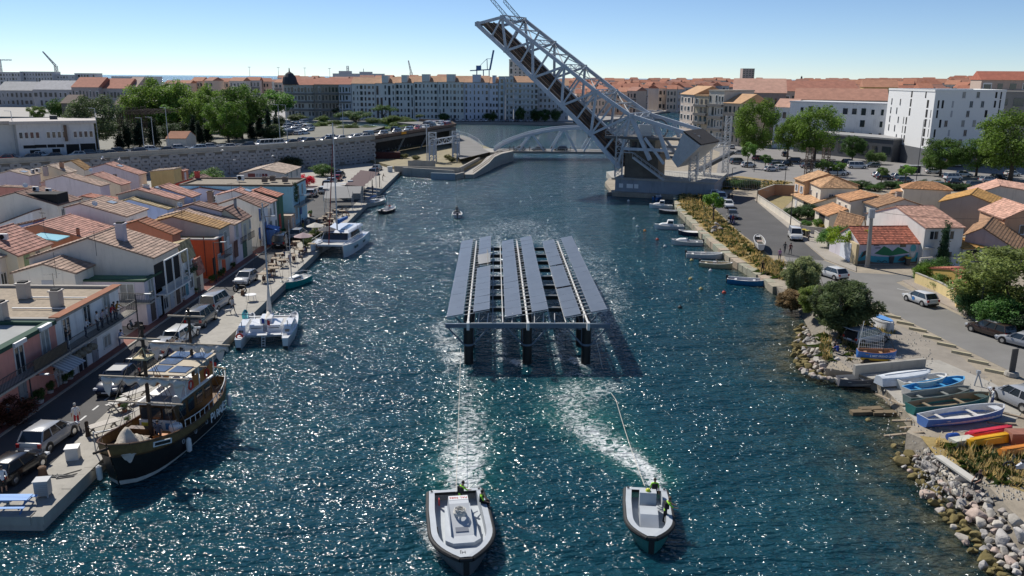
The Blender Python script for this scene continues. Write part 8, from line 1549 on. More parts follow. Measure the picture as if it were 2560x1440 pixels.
def riprap():
 rg=random.Random(21);shapes=[]
 for k in range(10):
  bm=bmesh.new()
  for i in range(15):
   a=rg.uniform(0,6.283);z=rg.uniform(-1,1);q=math.sqrt(1-z*z);s=rg.uniform(.8,1.05);bm.verts.new((math.cos(a)*q*s,math.sin(a)*q*s*.8,z*s*.68))
  r=bmesh.ops.convex_hull(bm,input=bm.verts);bmesh.ops.delete(bm,geom=[g for g in r['geom_interior']if isinstance(g,bmesh.types.BMVert)],context='VERTS');bmesh.ops.bevel(bm,geom=bm.edges[:],offset=.06,segments=1,affect='EDGES');me=bpy.data.meshes.new('boulder');bm.to_mesh(me);bm.free();me.materials.append(STONE);shapes.append(me)
 cols=[(.40,.37,.32),(.46,.42,.36),(.34,.31,.28),(.42,.33,.28),(.38,.36,.34)]
 def fill(poly,n,smin,smax,label,grp,slope):
  P=[G(x,y,.5)for x,y in poly];done=[];tries=0
  xs,ys=[p.x for p in P],[p.y for p in P]
  while len(done)<n and tries<40000:
   tries+=1;q=Vector((rg.uniform(min(xs),max(xs)),rg.uniform(min(ys),max(ys))));ins=False;j=len(P)-1
   for i in range(len(P)):
    if(P[i].y>q.y)!=(P[j].y>q.y)and q.x<(P[j].x-P[i].x)*(q.y-P[i].y)/(P[j].y-P[i].y)+P[i].x:ins=not ins
    j=i
   s=smin+(smax-smin)*rg.random()**1.8*(1.3-.6*len(done)/n)
   if not ins or any((q-d).length<(s+e)*.56 for d,e in done):continue
   done.append((q,s));dd=min(((q-Vector((a.x,a.y))).length for a in _dense(SHORE)),default=9);z=-.05+min(1.05,dd*.36);wet=dd<.6
   c=rg.choice(cols);kk=rg.uniform(.8,1.2);c=tuple(v*kk for v in c)
   if wet and rg.random()<.75:c=(.17,.135,.05)
   obj('boulder',rg.choice(shapes),None,c,(q.x,q.y,z),(rg.uniform(-.4,.4),rg.uniform(-.4,.4),rg.uniform(0,6.28)),(('wet brown ' if wet else 'large pale ' if s>.55 else 'small pale ' if s<.38 else 'medium pale ')+('boulder at the waterline of the ' if wet else 'boulder in the ')+label),'boulder',grp+(' waterline' if wet else ''),scale=s)
 _c={}
 def _dense(S):
  if 'd' not in _c:_c['d']=[a.lerp(b,k/12)for a,b in zip(S[:15],S[1:16])for k in range(12)]
  return _c['d']
 fill([(2005,795),(2050,870),(2110,930),(2125,955),(2060,952),(2005,927),(1985,880),(1990,815)],120,.28,.62,'riprap round the tamarisk point','riprap boulders round the point',.35);fill([(2255,1120),(2320,1125),(2400,1195),(2480,1270),(2560,1340),(2640,1430),(2640,1570),(2500,1445),(2440,1375),(2370,1290),(2300,1200),(2250,1145)],175,.28,.72,'riprap along the near right shore','riprap boulders along the near shore',.3)
 for i,(px,py,s)in enumerate(((2250,1150,.4),(2245,1135,.3),(2235,1115,.35),(2262,1108,.28),(2170,1050,.3),(1795,562,.9),(1788,570,.8),(1800,572,.7),(1783,578,.7))):obj('boulder',rg.choice(shapes),None,(.24,.19,.08)if i<5 else(.3,.27,.24),G(px,py,.05 if i<5 else 1.2),rg.random()*3,'weedy stone standing alone in the shallows' if i<5 else 'grey rubble stone beside the lone tree','boulder','stones in the shallows' if i<5 else 'rubble by the lone tree',scale=s)
riprap()
def carp(tp,c,label,rear,front,z=QZ,near=True,group=None,roof=None,**k):
 a,b=G(*rear,z+.02),G(*front,z+.02);d=b-a;p=(a+b)/2;return car(tp,c,label,p,math.degrees(math.atan2(d.y,d.x)),near,group,roof,**k)
g1='cars parked along the quay street'
carp('hatch','black','black hatchback with red tail light at the bottom left corner',(12,1208),(75,1166),group=g1);carp('suv','silver','silver crossover with black tailgate beside the white box',(92,1132),(158,1086),group=g1);carp('suv','navy','dark crossover with white roof facing the camera beside the ship',(325,945),(262,997),group=g1,roof=CN['white']);carp('hatch','black','black hatchback behind the ship foremast',(328,945),(385,905),group=g1);carp('hatch','silver','silver hatchback behind the furled foresail',(388,900),(446,862),group=g1);carp('wagon','white','white estate car behind the mainsail',(430,868),(480,833),group=g1);carp('van','grey','dark grey people carrier with open tailgate on the quay street',(476,830),(532,788),group=g1)
carp('van','silver','pale silver van parked beside the scooter',(512,787),(568,752),group=g1);carp('hatch','silver','silver hatchback with sun glint facing the camera, mid street',(642,690),(588,724),group=g1);carp('bigvan','black','boxy dark van on the quay street beside the parasols',(690,630),(716,600),group=g1);carp('suv','silver','silver off-roader between the dark van and terrace',(728,607),(762,583),group=g1)
for i,(tp,c,lb,r,f)in enumerate((('suv','white','white jeep with open hood in the small square',(768,500),(790,482)),('wagon','white','white off-road estate in the small square',(800,488),(822,476)),('hatch','grey','grey car parked by the blue building square',(812,470),(826,462)),('hatch','silver','silver car, second in the square row',(822,463),(838,455)),('hatch','red','dark red car in the square row',(838,455),(850,448)),('suv','black','black car at the end of the square row',(842,447),(858,440)),('suv','navy','dark blue car by the maroon pergola',(925,440),(945,432)),('hatch','silver','silver car beside the far quay end',(935,428),(952,422)),('suv','black','black car in front of the retaining wall car park',(830,442),(850,434)))):carp(tp,c,lb,r,f,near=False,group='cars in the quay square')
def road_at(px,off):
 L_=off_line(ROAD,off);best=None
 for a,b in zip(L_,L_[1:]):
  for k in range(41):
   p=a.lerp(b,k/40);e=abs(PJ(p)[0]-px)
   if best is None or e<best[0]:best=(e,p,math.degrees(math.atan2(b.y-a.y,b.x-a.x)))
 return best[1],best[2]
RC=[(15,'hatch','red'),(78,'wagon','grey'),(135,'hatch','black'),(193,'hatch','white'),(268,'sedan','grey'),(340,'wagon','navy'),(415,'hatch','black'),(495,'suv','lblue'),(571,'hatch','silver'),(618,'suv','navy'),(660,'bigvan','white'),(690,'van','white'),(727,'hatch','black'),(770,'suv','black'),(815,'hatch','navy'),(850,'hatch','white'),(884,'hatch','white'),(908,'wagon','white'),(922,'bigvan','grey'),(957,'hatch','grey'),(992,'hatch','navy'),(1020,'suv','lblue'),(1042,'hatch','red'),(1062,'hatch','white'),(1080,'suv','black'),(1098,'hatch','white')]
for i,(px,tp,c)in enumerate(RC):
 p,h=road_at(px,2.9 if i%3 else 3.2);side='past the depot' if px<250 else 'below the dark conifers' if px<460 else 'by the tiled hut' if px<640 else 'over the panel wall' if px<940 else 'on the viaduct';nth=[q for q in RC if q[2]==c];k=nth.index(RC[i])+1;car(tp,c,'%s %s on the elevated road %s%s'%(dict(lblue='light blue',silver='silver').get(c,c),dict(hatch='hatchback',wagon='estate car',sedan='saloon',suv='crossover',bigvan='tall van',van='van')[tp],side,'' if len(nth)<2 else ', %s of that colour'%('first','second','third','fourth','fifth','sixth','seventh','eighth')[k-1]),p+Vector((0,0,.02)),h+180,False,'traffic on the elevated road')
rgc=random.Random(6)
for i,px in enumerate((30,110,230,300,380,450,530,760,830,990,1040,1075,1110)):p,h=road_at(px,6.4);car(rgc.choice(('hatch','suv')),rgc.choice(('white','grey','black','silver')),'car in the far lane of the elevated road',p+Vector((0,0,.02)),h,False,'cars in the far lane')
for i in range(12):p=VE+Vector((-3-2.4*(i%4)-rgc.uniform(0,.5),2+4.4*(i//4),-.25));car(rgc.choice(('hatch','suv','wagon')),('red','white','white','grey','white','black','white','silver','lblue','white','red','white')[i],'car in the jam at the end of the viaduct',p,60+rgc.uniform(-10,10),False,'cars jammed at the viaduct end')
for i in range(26):px,py=700+rgc.uniform(0,75),306+rgc.uniform(0,34);car(rgc.choice(('hatch','suv','van')),rgc.choice(('white','white','silver','grey','white')),'pale car in the crowded ramp car park behind the viaduct',G(px,py,6.6),rgc.choice((60,240,75)),False,'cars in the ramp car park')
g2='cars on the side street'
carp('suv','white','white car first in the row on the verge',(1780,488),(1792,500),RZ,group=g2);carp('van','white','white van second in the row on the verge',(1795,495),(1810,510),RZ,group=g2);carp('hatch','white','small white car third in the row, beside the lone tree',(1815,512),(1826,525),RZ,group=g2);carp('hatch','grey','dark grey car last in the row by the cyclists',(1826,535),(1836,555),RZ,group=g2);carp('van','white','white van coming towards the camera on the side street',(1978,583),(1997,612),RZ,group=g2);carp('hatch','white','white car half hidden by the tamarisk',(2100,700),(2062,688),RZ)
c1=carp('hatch','white','white hatchback with blue door badge parked by the yellow wall',(2328,768),(2272,748),RZ);M().lathe([(.22,0),(.22,.01)],16).build('door_badge',mat('badge_blue',(.04,.2,.5)),c1,loc=(.1,-.885,.62),rz=(R(90),0,0));M().lathe([(.22,0),(.22,.01)],16).build('door_badge',mat('badge_blue',(.04,.2,.5)),c1,loc=(.1,.885,.62),rz=(R(-90),0,0))
carp('wagon','brown','dark brown compact estate with white roof by the hedge',(2510,848),(2440,826),RZ,roof=CN['silver']);carp('coupe','silver','silver coupe cut by the right edge of the road',(2580,872),(2520,856),RZ);c2=carp('wagon','silver','silver estate with open tailgate on the waste ground',(2125,862),(2205,848),RZ);tg=M().box(-.03,.03,-.65,.65,0,.95);tg.build('tailgate',GLOSS,c2,col=CN['silver'],loc=(-1.75,0,1.45),rz=(0,R(-75),0));M().box(-2.27,-1.6,-.6,.6,.6,1.3).build('boot_opening',DARK,c2);carp('suv','silver','silver off-roader at the right edge above the slipway',(2580,1030),(2505,995),RZ)
PK=[(1843,410,'van','grey',20),(1871,418,'suv','white',15),(1847,386,'hatch','silver',170),(1962,391,'suv','black',80),(1982,406,'wagon','brown',170),(1941,417,'wagon','grey',20),(1965,415,'hatch','black',15),(1927,428,'hatch','white',20),(1951,424,'hatch','white',25),(2072,424,'hatch','lblue',20),(2089,438,'bigvan','white',-15),(2106,436,'hatch','white',-20),(2142,421,'bigvan','white',-5),(2180,418,'sedan','grey',-170),(2122,411,'suv','black',0),(2211,449,'suv','black',5),(2200,443,'hatch','white',8),(2261,456,'wagon','grey',10),(2246,447,'hatch','silver',10),(2333,434,'hatch','white',-5),(2381,450,'van','white',10),(2385,461,'hatch','black',10),(2409,441,'hatch','white',-8),(2496,449,'sedan','black',10),(2470,456,'suv','silver',10),(2530,440,'hatch','white',8),(1895,400,'hatch','red',30),(2020,420,'suv','grey',15),(2300,470,'suv','white',5),(2350,470,'hatch','lblue',5),(2440,468,'wagon','grey',5),(1830,372,'hatch','white',80),(1797,352,'suv','white',75),(1812,360,'hatch','lblue',80)]
SEEN={}
for px,py,tp,c,h in PK:
 where='near the lattice masts' if px<1900 else 'under the plane trees' if px<2060 else 'beside the big white van' if px<2160 else 'in the middle by the young trees' if px<2300 else 'below the white block' if px<2420 else 'at the right end';lb='%s %s in the car park %s'%(dict(lblue='pale blue').get(c,c),dict(hatch='hatchback',wagon='estate',sedan='saloon',suv='crossover',bigvan='panel van',van='van')[tp],where);SEEN[lb]=SEEN.get(lb,0)+1;car(tp,c,lb+('' if SEEN[lb]==1 else(', the one behind' if SEEN[lb]==2 else ', the third one')),G(px,py,RZ)+Vector((0,0,.03)),h,False,'cars in the big car park')
def bike(label,p,head,c=(.02,.02,.02),motor=True,name='scooter',cat='scooter'):
 t=thing(name,label,cat,p,R(head));r=.30 if motor else.34
 for x in(-.6,.6):
  m=M();[m.tube((x+r*math.cos(a),0,r+r*math.sin(a)),(x+r*math.cos(a+.53),0,r+r*math.sin(a+.53)),.07 if motor else.025,.07 if motor else.025,6)for a in np.arange(0,6.28,.524)];w=m.build('wheel',RUBBER,t);M().tube((x,-.05,r),(x,.05,r),.12,.12,8).build('rim',CHROME,w)
 if motor:m=M();m.loft([[(-.75,-.16,.55),(-.75,.16,.55),(-.75,.12,.8),(-.75,-.12,.8)],[(-.1,-.18,.3),(-.1,.18,.3),(-.1,.14,.72),(-.1,-.14,.72)],[(.25,-.15,.25),(.25,.15,.25),(.25,.1,.35),(.25,-.1,.35)]]);m.build('body',GLOSS,t,col=c);M().box(-.7,.0,-.14,.14,.72,.82).build('seat',RUBBER,t);M().add([(.3,-.2,.3),(.3,.2,.3),(.55,.14,.95),(.55,-.14,.95)],[(0,1,2,3)]).build('leg_shield',GLOSS,t,col=c)
 else:m=M();[m.tube(a,b,.025,.025,5)for a,b in(((-.6,0,.34),(-.1,0,.3)),((-.1,0,.3),(-.25,0,.85)),((-.25,0,.8),(.42,0,.85)),((-.1,0,.3),(.42,0,.8)),((-.6,0,.34),(-.25,0,.8)))];m.build('frame',PLAIN,t,col=c);M().box(-.38,-.14,-.06,.06,.86,.92).build('saddle',RUBBER,t)
 m=M();m.tube((.6,0,r),(.42,0,1.0),.03,.03,5);m.tube((.4,-.28,1.02),(.4,.28,1.02),.02,.02,5);m.build('handlebar',IRON,t);return t
bike('black motor scooter parked before the silver hatchback',G(600,730,QZ),160);bike('red and black scooter parked behind the pale van',G(573,755,QZ),140,(.3,.03,.03));bike('dark scooter parked at the lavender house',G(340,825,QZ),170);bike('white scooter at the right edge on the gravel',G(2548,1180,RZ),160,(.6,.6,.62));bike('blue scooter parked by the cream house',G(632,612,QZ),100,(.03,.08,.3))
cy=G(30,1062,QZ);bike('bicycle ridden along the street at the left edge',cy,75,(.03,.03,.03),False,'bicycle','bicycle');person('cyclist in white helmet riding at the left edge of the street',cy+Vector((-.05,-.15,.32)),-10,(.10,.14,.18),(.02,.02,.02),'sit_work',cap=(.65,.65,.65))
for i,(px,py)in enumerate(((1828,560),(1834,562))):bike('bicycle held by a rider behind the dark grey car, %s one'%('first','second')[i],G(px,py,RZ),60,(.05,.05,.3),False,'bicycle','bicycle');person('cyclist standing behind the dark grey car, %s'%('in blue','in dark red')[i],G(px-2,py-1,RZ),30,((.03,.08,.3),(.2,.02,.03))[i],(.02,.02,.02))
person('man in white shirt and red shorts standing on the quay street',G(194,1068,QZ),40,(.62,.62,.62),(.45,.02,.03),'stand',shorts=True,hair=(.4,.4,.38),scale=1.04);person('person in white top and dark shorts cut by the left edge',G(12,1232,QZ),20,(.6,.6,.62),(.02,.02,.02),'stand',shorts=True);w_=person('walker in pale shirt with a white dog on the quay',G(582,783,QZ),0,(.5,.5,.5),(.03,.03,.04),'walk')
def dog(label,p,head,c):
 t=thing('dog',label,'dog',p,R(head));m=M();m.loft([[(x,y*r,z+q*r)for y,q in((-1,0),(-.6,.8),(.6,.8),(1,0),(.6,-.8),(-.6,-.8))]for x,z,r in((-.35,.42,.09),(-.2,.43,.13),(.1,.43,.15),(.28,.46,.11),(.36,.58,.08),(.44,.64,.09),(.58,.62,.05),(.64,.61,.03))]);[m.tube((x,y,.4),(x+dx,y,.2),.05,.035,6)or m.tube((x+dx,y,.2),(x,y,.0),.035,.03,6)for x,dx in((-.28,-.05),(.22,.02))for y in(-.09,.09)];m.tube((-.36,0,.46),(-.58,0,.62),.03,.015,5);[m.tube((.42,s*.06,.7),(.38,s*.09,.60),.035,.02,5)for s in(-1,1)];smooth_shade(m.build('body',PLAIN,t,col=c),60)
dog('white dog beside the walker on the quay',G(572,786,QZ),20,(.55,.52,.48))
for i,(px,py,tp,lg,lb)in enumerate(((428,893,(.45,.42,.4),(.1,.1,.2),'woman in beige by the estate car behind the ship'),(436,888,(.5,.38,.3),(.3,.25,.2),'shirtless looking man in the group behind the ship'),(446,890,(.6,.6,.6),(.55,.5,.45),'person in white in the group behind the ship'),(300,868,(.2,.3,.5),(.1,.12,.2),'person in light blue sitting out by the white house wall'),(292,862,(.05,.06,.05),(.03,.03,.03),'person in dark clothes by the white house wall'),(142,972,(.55,.55,.58),(.5,.5,.5),'person in white under the striped awning'),(713,605,(.05,.05,.05),(.03,.03,.04),'person by the dark van on the street'),(652,618,(.5,.5,.5),(.2,.2,.2),'person in grey walking below the blue porch'),(758,572,(.04,.02,.03),(.3,.28,.05),'woman in black top and yellow trousers on the square'),(772,570,(.55,.55,.53),(.5,.5,.5),'woman in white dress on the square'),(746,552,(.02,.02,.02),(.02,.02,.02),'person in black by the blue building door'),(738,548,(.4,.4,.45),(.1,.1,.1),'person in grey by the blue building door'),(781,500,(.3,.05,.05),(.5,.5,.5),'person in red beside the white jeep'),(577,660,(.1,.1,.12),(.05,.05,.05),'person before the green door of the cream house'),(726,663,(.4,.4,.5),(.3,.3,.35),'man in pale shirt on the quay terrace'),(957,452,(.02,.02,.02),(.02,.02,.02),'person in black sitting near the far quay end'),(932,482,(.45,.5,.6),(.2,.2,.25),'person in light blue by the far moored sailboat'))):person(lb,G(px,py,QZ),150+40*(i%4),tp,lg,'stand' if i%3 else 'lean')
bz_=3.71
for i,(px,py,tp,lb,hr)in enumerate(((168,872,(.02,.02,.022),'man in black photographing from the balcony',None),(214,838,(.6,.62,.66),'man in white shirt on the balcony',(.25,.24,.22)),(243,817,(.6,.6,.62),'woman in white top with dark hair on the balcony',None),(254,808,(.45,.40,.45),'person in patterned shirt on the balcony',None),(267,797,(.55,.5,.5),'grey haired woman in pale top on the balcony',(.5,.5,.48)),(276,792,(.45,.04,.04),'person in red on the balcony',None),(284,780,(.02,.02,.03),'tall person in dark clothes at the balcony door',None),(290,783,(.45,.22,.02),'person in mustard yellow leaning on the balcony',None))):p=GX(px,py-8,-35.45);person(lb,(-35.45,p.y,bz_),-90+random.uniform(-20,20),tp,(.03,.04,.08),'phone' if i==0 else 'lean' if i%2 else 'stand',hair=hr or(.03,.022,.015),group='people on the long balcony')
for px,py,tp,lg,ps,fc,lb in((1948,652,(.50,.20,.38),(.02,.02,.03),'walk',160,'woman in pink top on the bend of the street'),(1961,634,(.05,.055,.06),(.06,.06,.07),'walk',170,'man in dark shirt walking beside the one in dark red'),(1975,637,(.10,.012,.02),(.12,.11,.10),'walk2',170,'man in dark red shirt walking down the side street'),(1905,684,(.015,.015,.015),(.02,.02,.02),'walk',160,'man in black shirt on the stone quay edge'),(2021,604,(.03,.035,.05),(.02,.02,.02),'stand',90,'man in dark clothes by the wheelie bins'),(1822,503,(.02,.02,.02),(.015,.015,.015),'stand',10,'person in black walking on the upper side street, left of pair'),(1829,504,(.02,.02,.02),(.02,.02,.02),'walk',10,'person in black walking on the upper side street, right of pair'),(2478,1022,(.60,.60,.58),(.06,.08,.16),'phone',70,'man in white shirt and jean shorts at the slipway'),(2085,878,(.06,.05,.05),(.05,.05,.06),'sit_work',-60,'man in dark clothes crouching on the waste ground'),(2093,885,(.02,.06,.32),(.04,.04,.05),'sit_work',30,'man in blue shirt crouching beside a motor')):q=G(px,py,RZ);q.z=RZ-(.22 if ps=='sit_work' else 0);person(lb,q,fc,tp,lg,ps,shorts=px==2478)
q=G(2447,1218,RZ+.25);person('man in dark clothes sitting on the riprap edge',q-Vector((0,0,.1)),110,(.025,.02,.02),(.02,.025,.03),'sit',hair=(.12,.06,.03))
def picnic(label,p,head,col,mt=None,L=2.0):
 t=thing('picnic_table',label,'picnic table',p,R(head));mt=mt or PLAIN
 for k in range(5):M().box(-L/2,L/2,-.36+k*.15,-.24+k*.15,.70,.745).build('table_plank',mt,t,col=col)
 for s in(-1,1):[M().box(-L/2,L/2,s*.68-.12+k*.13,s*.68-.01+k*.13,.42,.46).build('bench_plank',mt,t,col=col)for k in range(2)]
 for x in(-L*.36,L*.36):m=M();m.bar((x,-.75,0),(x,.25,.7),.07,.09);m.bar((x,.75,0),(x,-.25,.7),.07,.09);m.bar((x,-.8,.39),(x,.8,.39),.06,.08);m.build('leg',mt,t,col=tuple(c*.55 for c in col))
picnic('bright blue picnic table at the end of the quay',G(35,1272,QZ),2,(.16,.36,.72));picnic('weathered grey picnic table by the ship bow',G(262,1082,QZ),48,(.42,.38,.33));picnic('second weathered table behind the ship wheelhouse',G(345,1000,QZ),55,(.45,.42,.38));picnic('grey table with plant pots beside the ship',G(300,1025,QZ),60,(.5,.48,.45),L=1.3)
def cab(label,p,head,w,d,h,col,legs=0.,slat=False):
 t=thing('cabinet',label,'cabinet',p,R(head));M().box(-w/2,w/2,-d/2,d/2,legs,h).build('body',PLAIN,t,col=col);M().box(-w/2-.05,w/2+.05,-d/2-.05,d/2+.05,h,h+.05).build('lid',PLAIN,t,col=tuple(min(.8,c*1.1)for c in col))
 if legs:[M().box(x-.04,x+.04,y-.04,y+.04,0,legs).build('leg',STEEL,t)for x in(-w/2+.06,w/2-.06)for y in(-d/2+.06,d/2-.06)]
 if slat:[M().box(-w/2+.03,w/2-.03,-d/2-.012,-d/2,legs+.06+.12*k,legs+.13+.12*k).build('louvre',PLAIN,t,col=tuple(c*.8 for c in col))for k in range(int((h-legs)/.12)-1)]
cab('grey louvred cabinet on legs near the quay end',G(110,1240,QZ),10,.75,.65,1.05,(.33,.345,.36),.14,True);cab('white service cabinet beside the silver crossover',G(184,1146,QZ),15,.75,.7,.8,(.66,.65,.62));cab('small white cabinet on the far quay corner',G(975,430,QZ),20,1.2,.8,1.4,(.6,.6,.58));cab('white meter cabinet beside the pier fence',G(1780,478,RZ),10,1.0,.7,1.3,(.55,.54,.5));cab('beige meter box on a post at the garage gate',G(2085,628,RZ),-50,.4,.3,1.9,(.55,.5,.42),1.1)
def boll(label,p,mt,h=.8,r=.25):t=thing('bollard',label,'bollard',p);M().lathe([(r*1.15,0),(r*1.1,.1),(r,.15),(r*.85,h*.75),(r*.95,h*.9),(r*.6,h),(.02,h+.03)],12).build('post',mt,t)
boll('squat dark iron mooring bollard near the quay end',G(108,1192,QZ),mat('rusty_iron',(.14,.075,.04)),.7,.26);boll('slim tree-trunk like bollard by the ship bow',G(220,1090,QZ),WOODD,1.1,.14);boll('rusty mooring bollard beside the white table',G(607,738,QZ),mat('rusty_iron',(.14,.075,.04)),.6,.22)
ch=thing('mooring_chain','coiled mooring chain and lines on the quay','chain',G(150,1190,QZ));m=M();pp=[(random.gauss(0,.5)*1.2,random.gauss(0,.25),.03)for _ in range(16)];m.path(pp,.035,5);m.path([(0,0,.03),(1.6,1.4,.04),(2.6,2.0,.05),(3.1,1.8,1.9)],.025,5);m.path([(.3,-.1,.03),(2.1,1.0,.04),(3.2,1.6,1.9)],.025,5);m.build('chain',IRON,ch)
sp=thing('gangway_post','thin signpost with rail at the quay edge by the bow','post',G(240,1135,QZ));M().tube((0,0,0),(0,0,1.6),.04).bar((0,0,1.5),(.9,.5,1.5),.05).build('post',STEEL,sp)
wt=thing('garden_table','white oval garden table standing on the quay','table',G(628,752,QZ));M().lathe([(.6,.70),(.62,.72),(.6,.74),(0,.74)],18).build('table_top',WHITE,wt);[M().tube((x,y,0),(x*.8,y*.8,.7),.025).build('leg',WHITE,wt)for x,y in((-.45,-.4),(.45,-.4),(.45,.4),(-.45,.4))]
rgp=random.Random(9)
for i,(px,py,s)in enumerate(((100,1010,.7),(120,985,.6),(75,1028,.6),(150,960,.5),(160,950,.5),(530,695,.6),(545,690,.6),(505,708,.6),(520,702,.5),(570,672,.5),(655,605,.6),(665,600,.5),(688,585,.5),(700,575,.5),(480,735,.5),(745,540,.6),(300,1015,.4),(312,1030,.4),(320,1060,.35))):
 p=G(px,py,QZ);p.x=max(p.x,-35.9);t=thing('potted_plant',('white tub plant on the near house pavement' if i<5 else 'potted plant along the coloured house fronts' if i<16 else 'flower pot beside the ship'),'plant',p,0,'potted plants');M().lathe([(s*.35,0),(s*.45,s*.55),(s*.4,s*.55),(0,s*.5)],10).build('pot',PLAIN,t,col=(.6,.6,.58)if i<5 else(.35,.14,.07));obj('leaves',TR['bush0'][1],t,(.06,.11,.03),(0,0,s*.4),scale=s*1.6,kind='stuff')
def terrace():
 p0=G(905,470,QZ);t=thing('pergola','maroon slatted pergola roof over the restaurant terrace','pergola',p0);mr=mat('maroon_canvas',(.045,.010,.014),var=.1)
 A,B,C_,D=[G(*p,QZ+3.1)-p0 for p in((864,462),(910,466),(948,434),(902,428))]
 for k in range(5):
  a,b=A.lerp(D,k/5),B.lerp(C_,k/5);c,d=B.lerp(C_,(k+.86)/5),A.lerp(D,(k+.86)/5);M().add([a,b,c+Vector((0,0,.35)),d+Vector((0,0,.35))],[(0,1,2,3)]).build('canvas_strip',mr,t)
 for q in(A,B,C_,D,(A+D)/2,(B+C_)/2):M().bar(Vector((q.x,q.y,0)),q,.14).build('post',IRON,t)
 k0=thing('kiosk','round white-roofed kiosk beside the pergola','kiosk',G(878,495,QZ));M().lathe([(2.5,0),(2.5,2.5)],20).build('wall',mat('kiosk_wall',(.32,.30,.27),var=.1),k0);M().lathe([(2.9,2.5),(2.95,3.0),(2.7,3.05),(0,2.95)],24).build('roof',mat('kiosk_roof',(.52,.46,.37),var=.08),k0);M().box(-.5,.5,-.4,.4,3.0,3.6).build('roof_unit',STEEL,k0)
 for i,(px,py,w,d,lb)in enumerate(((865,512,6,4.4,'grey retractable awning nearest the kiosk'),(848,525,5,4,'grey sloping awning over the terrace tables'),(842,500,5,3,'pale grey awning behind the sloping one'))):
  q=G(px,py,QZ);aw=thing('awning',lb,'awning',q,R(8));M().add([(-w/2,-d/2,2.5),(w/2,-d/2,2.5),(w/2,d/2,3.3),(-w/2,d/2,3.3)],[(0,1,2,3)]).build('canvas',mat('awning_grey',(.20,.20,.20),var=.08)if i<2 else mat('awning_light',(.42,.42,.42)),aw);[M().bar((x,y,0),(x,y,2.9+.25*(y>0)),.08).build('post',STEEL,aw)for x in(-w/2,w/2)for y in(-d/2,d/2)]
 tm,cm=M().box(-.4,.4,-.4,.4,.7,.74),M().box(-.22,.22,-.22,.22,.42,.46);tm.tube((0,0,0),(0,0,.7),.05);[tm.box(-.25,.25,-.03,.03,0,.04)];cm.box(-.22,-.18,-.22,.22,.46,.9);[cm.tube((x,y,0),(x,y,.42),.02)for x in(-.2,.2)for y in(-.2,.2)]
 tme,cme=tm.mesh('cafe_table',WOOD),cm.mesh('cafe_chair',mat('chair_brown',(.16,.09,.06)))
 rg=random.Random(12);n=0
 for px,py in((800,560),(812,553),(825,545),(838,548),(828,560),(815,570),(800,578),(842,535),(856,540),(865,530),(790,588),(806,592),(822,585),(775,600),(700,650),(690,662),(680,676),(672,690),(688,690),(705,668),(660,705),(780,625),(765,632),(750,640),(742,620),(760,605),(735,655)):
  q=G(px,py,QZ);n+=1;s=obj('cafe_table',tme,None,None,q,rg.random(),'wooden terrace table on the quay','table','terrace tables',scale=rg.uniform(1,1.5))
  for k in range(2):a=rg.random()*6.28;obj('cafe_chair',cme,None,None,q+Vector((math.cos(a)*.95,math.sin(a)*.95,0)),a,'brown terrace chair on the quay','chair','terrace chairs')
  if n%3==0:person('guest sitting at the quay terrace',q+Vector((.5,.6,0)),rg.uniform(0,360),rg.choice(((.5,.1,.1),(.5,.5,.5),(.1,.15,.3))),(.05,.05,.07),'sit',group='terrace guests')
 for i,(px,py,lb,c,o)in enumerate(((718,630,'closed white parasol beside the dark van',(.5,.5,.48),0),(760,628,'open faded pink parasol table on the quay',(.40,.30,.30),1),(820,610,'dark grey flat parasol behind the big catamaran',(.09,.09,.10),1),(790,600,'pale parasol near the terrace plants',(.55,.52,.46),1))):
  q=G(px,py,QZ);t=thing('parasol',lb,'parasol',q);M().tube((0,0,0),(0,0,2.5),.03).build('pole',STEEL,t);M().lathe([(.02,2.7),(1.4,2.15),(1.35,2.12),(.02,2.6)]if o else[(.02,2.6),(.12,2.3),(.16,1.3),(.02,1.25)],8).build('canopy',CLOTH,t,col=c)
 for i,(px,py)in enumerate(((790,590),(782,598),(800,600),(812,602),(775,610),(768,618))):bush('potted shrub bordering the terrace',px,py,QZ,1.6,1.5,(.07,.10,.03),group='terrace shrubs')
terrace()
for i,(px,py,top,lb)in enumerate(((722,560,488,'street lamp in front of the blue building'),(648,618,540,'street lamp by the blue shuttered house'),(513,705,605,'street lamp at the orange house corner'),(350,850,735,'street lamp at the lavender house'),(26,1020,935,'lamp post at the salmon house corner'),(578,480,400,'lamp post in front of the retaining wall'))):
 p=G(px,py,QZ);p.x=max(p.x,-35.6)if i<5 else p.x;h=GY(px,top,p.y).z-QZ;t=thing('street_lamp',lb,'street lamp',p);M().tube((0,0,0),(0,0,h),.07,.05,7).build('post',IRON,t);M().bar((0,0,h-.1),(1.1,-.1,h),.06).build('arm',IRON,t);M().box(.9,1.5,-.2,.05,h-.02,h+.07).build('lamp_head',STEEL,t)
rgl=random.Random(2)
for i,px in enumerate((45,250,360,388,422,700,720,860)):p,h=road_at(px,9.8);hh=rgl.uniform(8,11);t=thing('street_lamp','tall lamp post along the far side of the elevated road','street lamp',p,0,'lamp posts on the elevated road');M().tube((0,0,0),(0,0,hh),.12,.07,7).build('post',STEEL,t);M().bar((0,0,hh),(-1.2,-.6,hh+.1),.1).build('arm',STEEL,t)
for i,px in enumerate((310,345,330,365)):p,h=road_at(px,26+3*i);t=thing('electric_pylon','rusty railway electricity frame behind the conifers','pylon',p,0,'railway electricity frames');m=M();lattice(m,(0,0,0),(0,0,10),1.0,7,.12);lattice(m,(0,0,9),(9,1,9),.8,7,.1);m.build('frame',mat('rusty_lattice',(.09,.06,.045)),t)
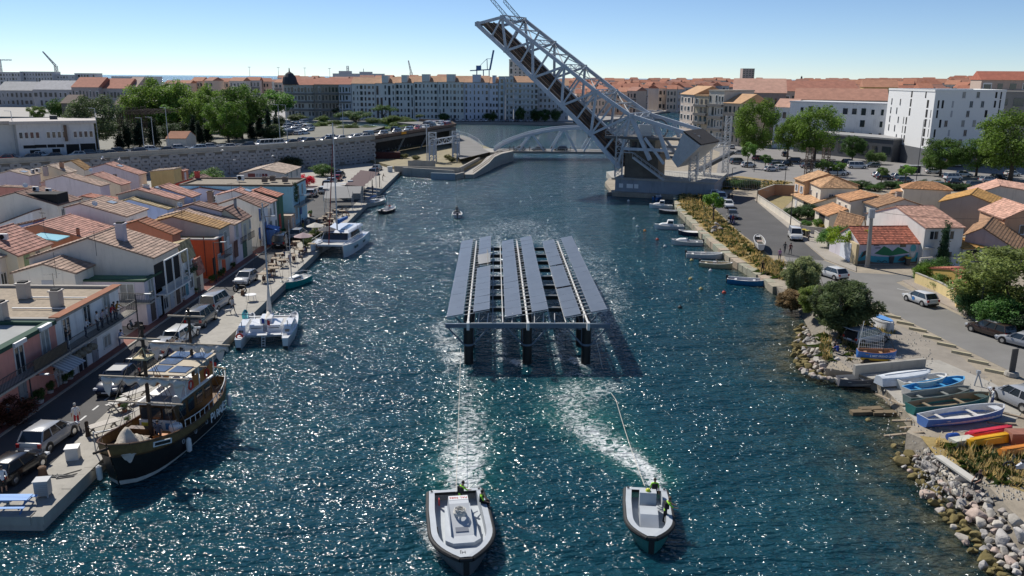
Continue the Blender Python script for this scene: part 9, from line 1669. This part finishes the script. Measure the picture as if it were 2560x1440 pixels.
for i,(px,py,c,ld,lb)in enumerate(((2157,655,(.03,.07,.05),(.05,.3,.2),'green lidded round bin at the foot of the concrete pole'),(2226,660,(.05,.05,.055),(.08,.08,.085),'dark wheelie bin before the mural'),(2268,663,(.06,.06,.06),(.6,.45,.02),'yellow lidded wheelie bin before the mural'),(2008,590,(.04,.04,.04),(.6,.45,.02),'yellow lidded bin in the villa driveway, dark one'),(2018,593,(.10,.09,.07),(.5,.45,.12),'yellow lidded bin in the villa driveway, brown one'),(1998,532,(.03,.03,.03),(.35,.4,.05),'bin beside the villa porch'))):t=thing('wheelie_bin',lb,'bin',G(px,py,RZ),R(-8));m=M();m.loft([[(a*.30*k,b*.34*k,z)for a,b in((-1,-1),(1,-1),(1,1),(-1,1))]for z,k in((.08,.8),(1.0,1))]);m.build('body',PLAIN,t,col=c);M().box(-.34,.34,-.38,.38,1.0,1.1).build('lid',PLAIN,t,col=ld);[M().tube((x,.3,.1),(x+.06,.3,.1),.1,.1,8).build('wheel',RUBBER,t)for x in(-.32,.26)]
sg=thing('sign_pillar','dark upright sign panel on a round concrete foot','sign',G(2528,940,RZ),.3);M().box(-.3,.3,-.05,.05,.35,2.4).build('panel',IRON,sg);M().lathe([(.55,0),(.6,.1),(.5,.38),(0,.4)],14).build('foot',CONC,sg)
wc=thing('water_pump','white winch post above the slipway','winch',G(2435,965,RZ));M().tube((0,0,0),(.25,.1,1.1),.06).tube((.5,-.3,0),(.25,.1,1.1),.05).box(.12,.4,0,.25,1.05,1.3).build('frame',STEEL,wc)
for i,(px,py,Y)in enumerate(((556,376,120),(682,390,130))):
 p=GY(px,py,Y);t=thing('seagull',('white gull gliding before the parapet','white gull gliding before the panel wall')[i],'bird',p,.4);m=M();m.loft([[(x,y*r,z*r)for y,z in((-1,0),(0,.8),(1,0),(0,-.8))]for x,r in((-.28,.02),(-.1,.07),(.1,.08),(.22,.05),(.3,.01))]);[m.add([(.08,0,.03),(-.1,0,.03),(-.05,s*.35,.10),(.1,s*.35,.11)],[(0,1,2,3)])or m.add([(.1,s*.35,.11),(-.05,s*.35,.10),(-.12,s*.72,.02)],[(0,1,2)])for s in(-1,1)];m.build('body',WHITE,t)
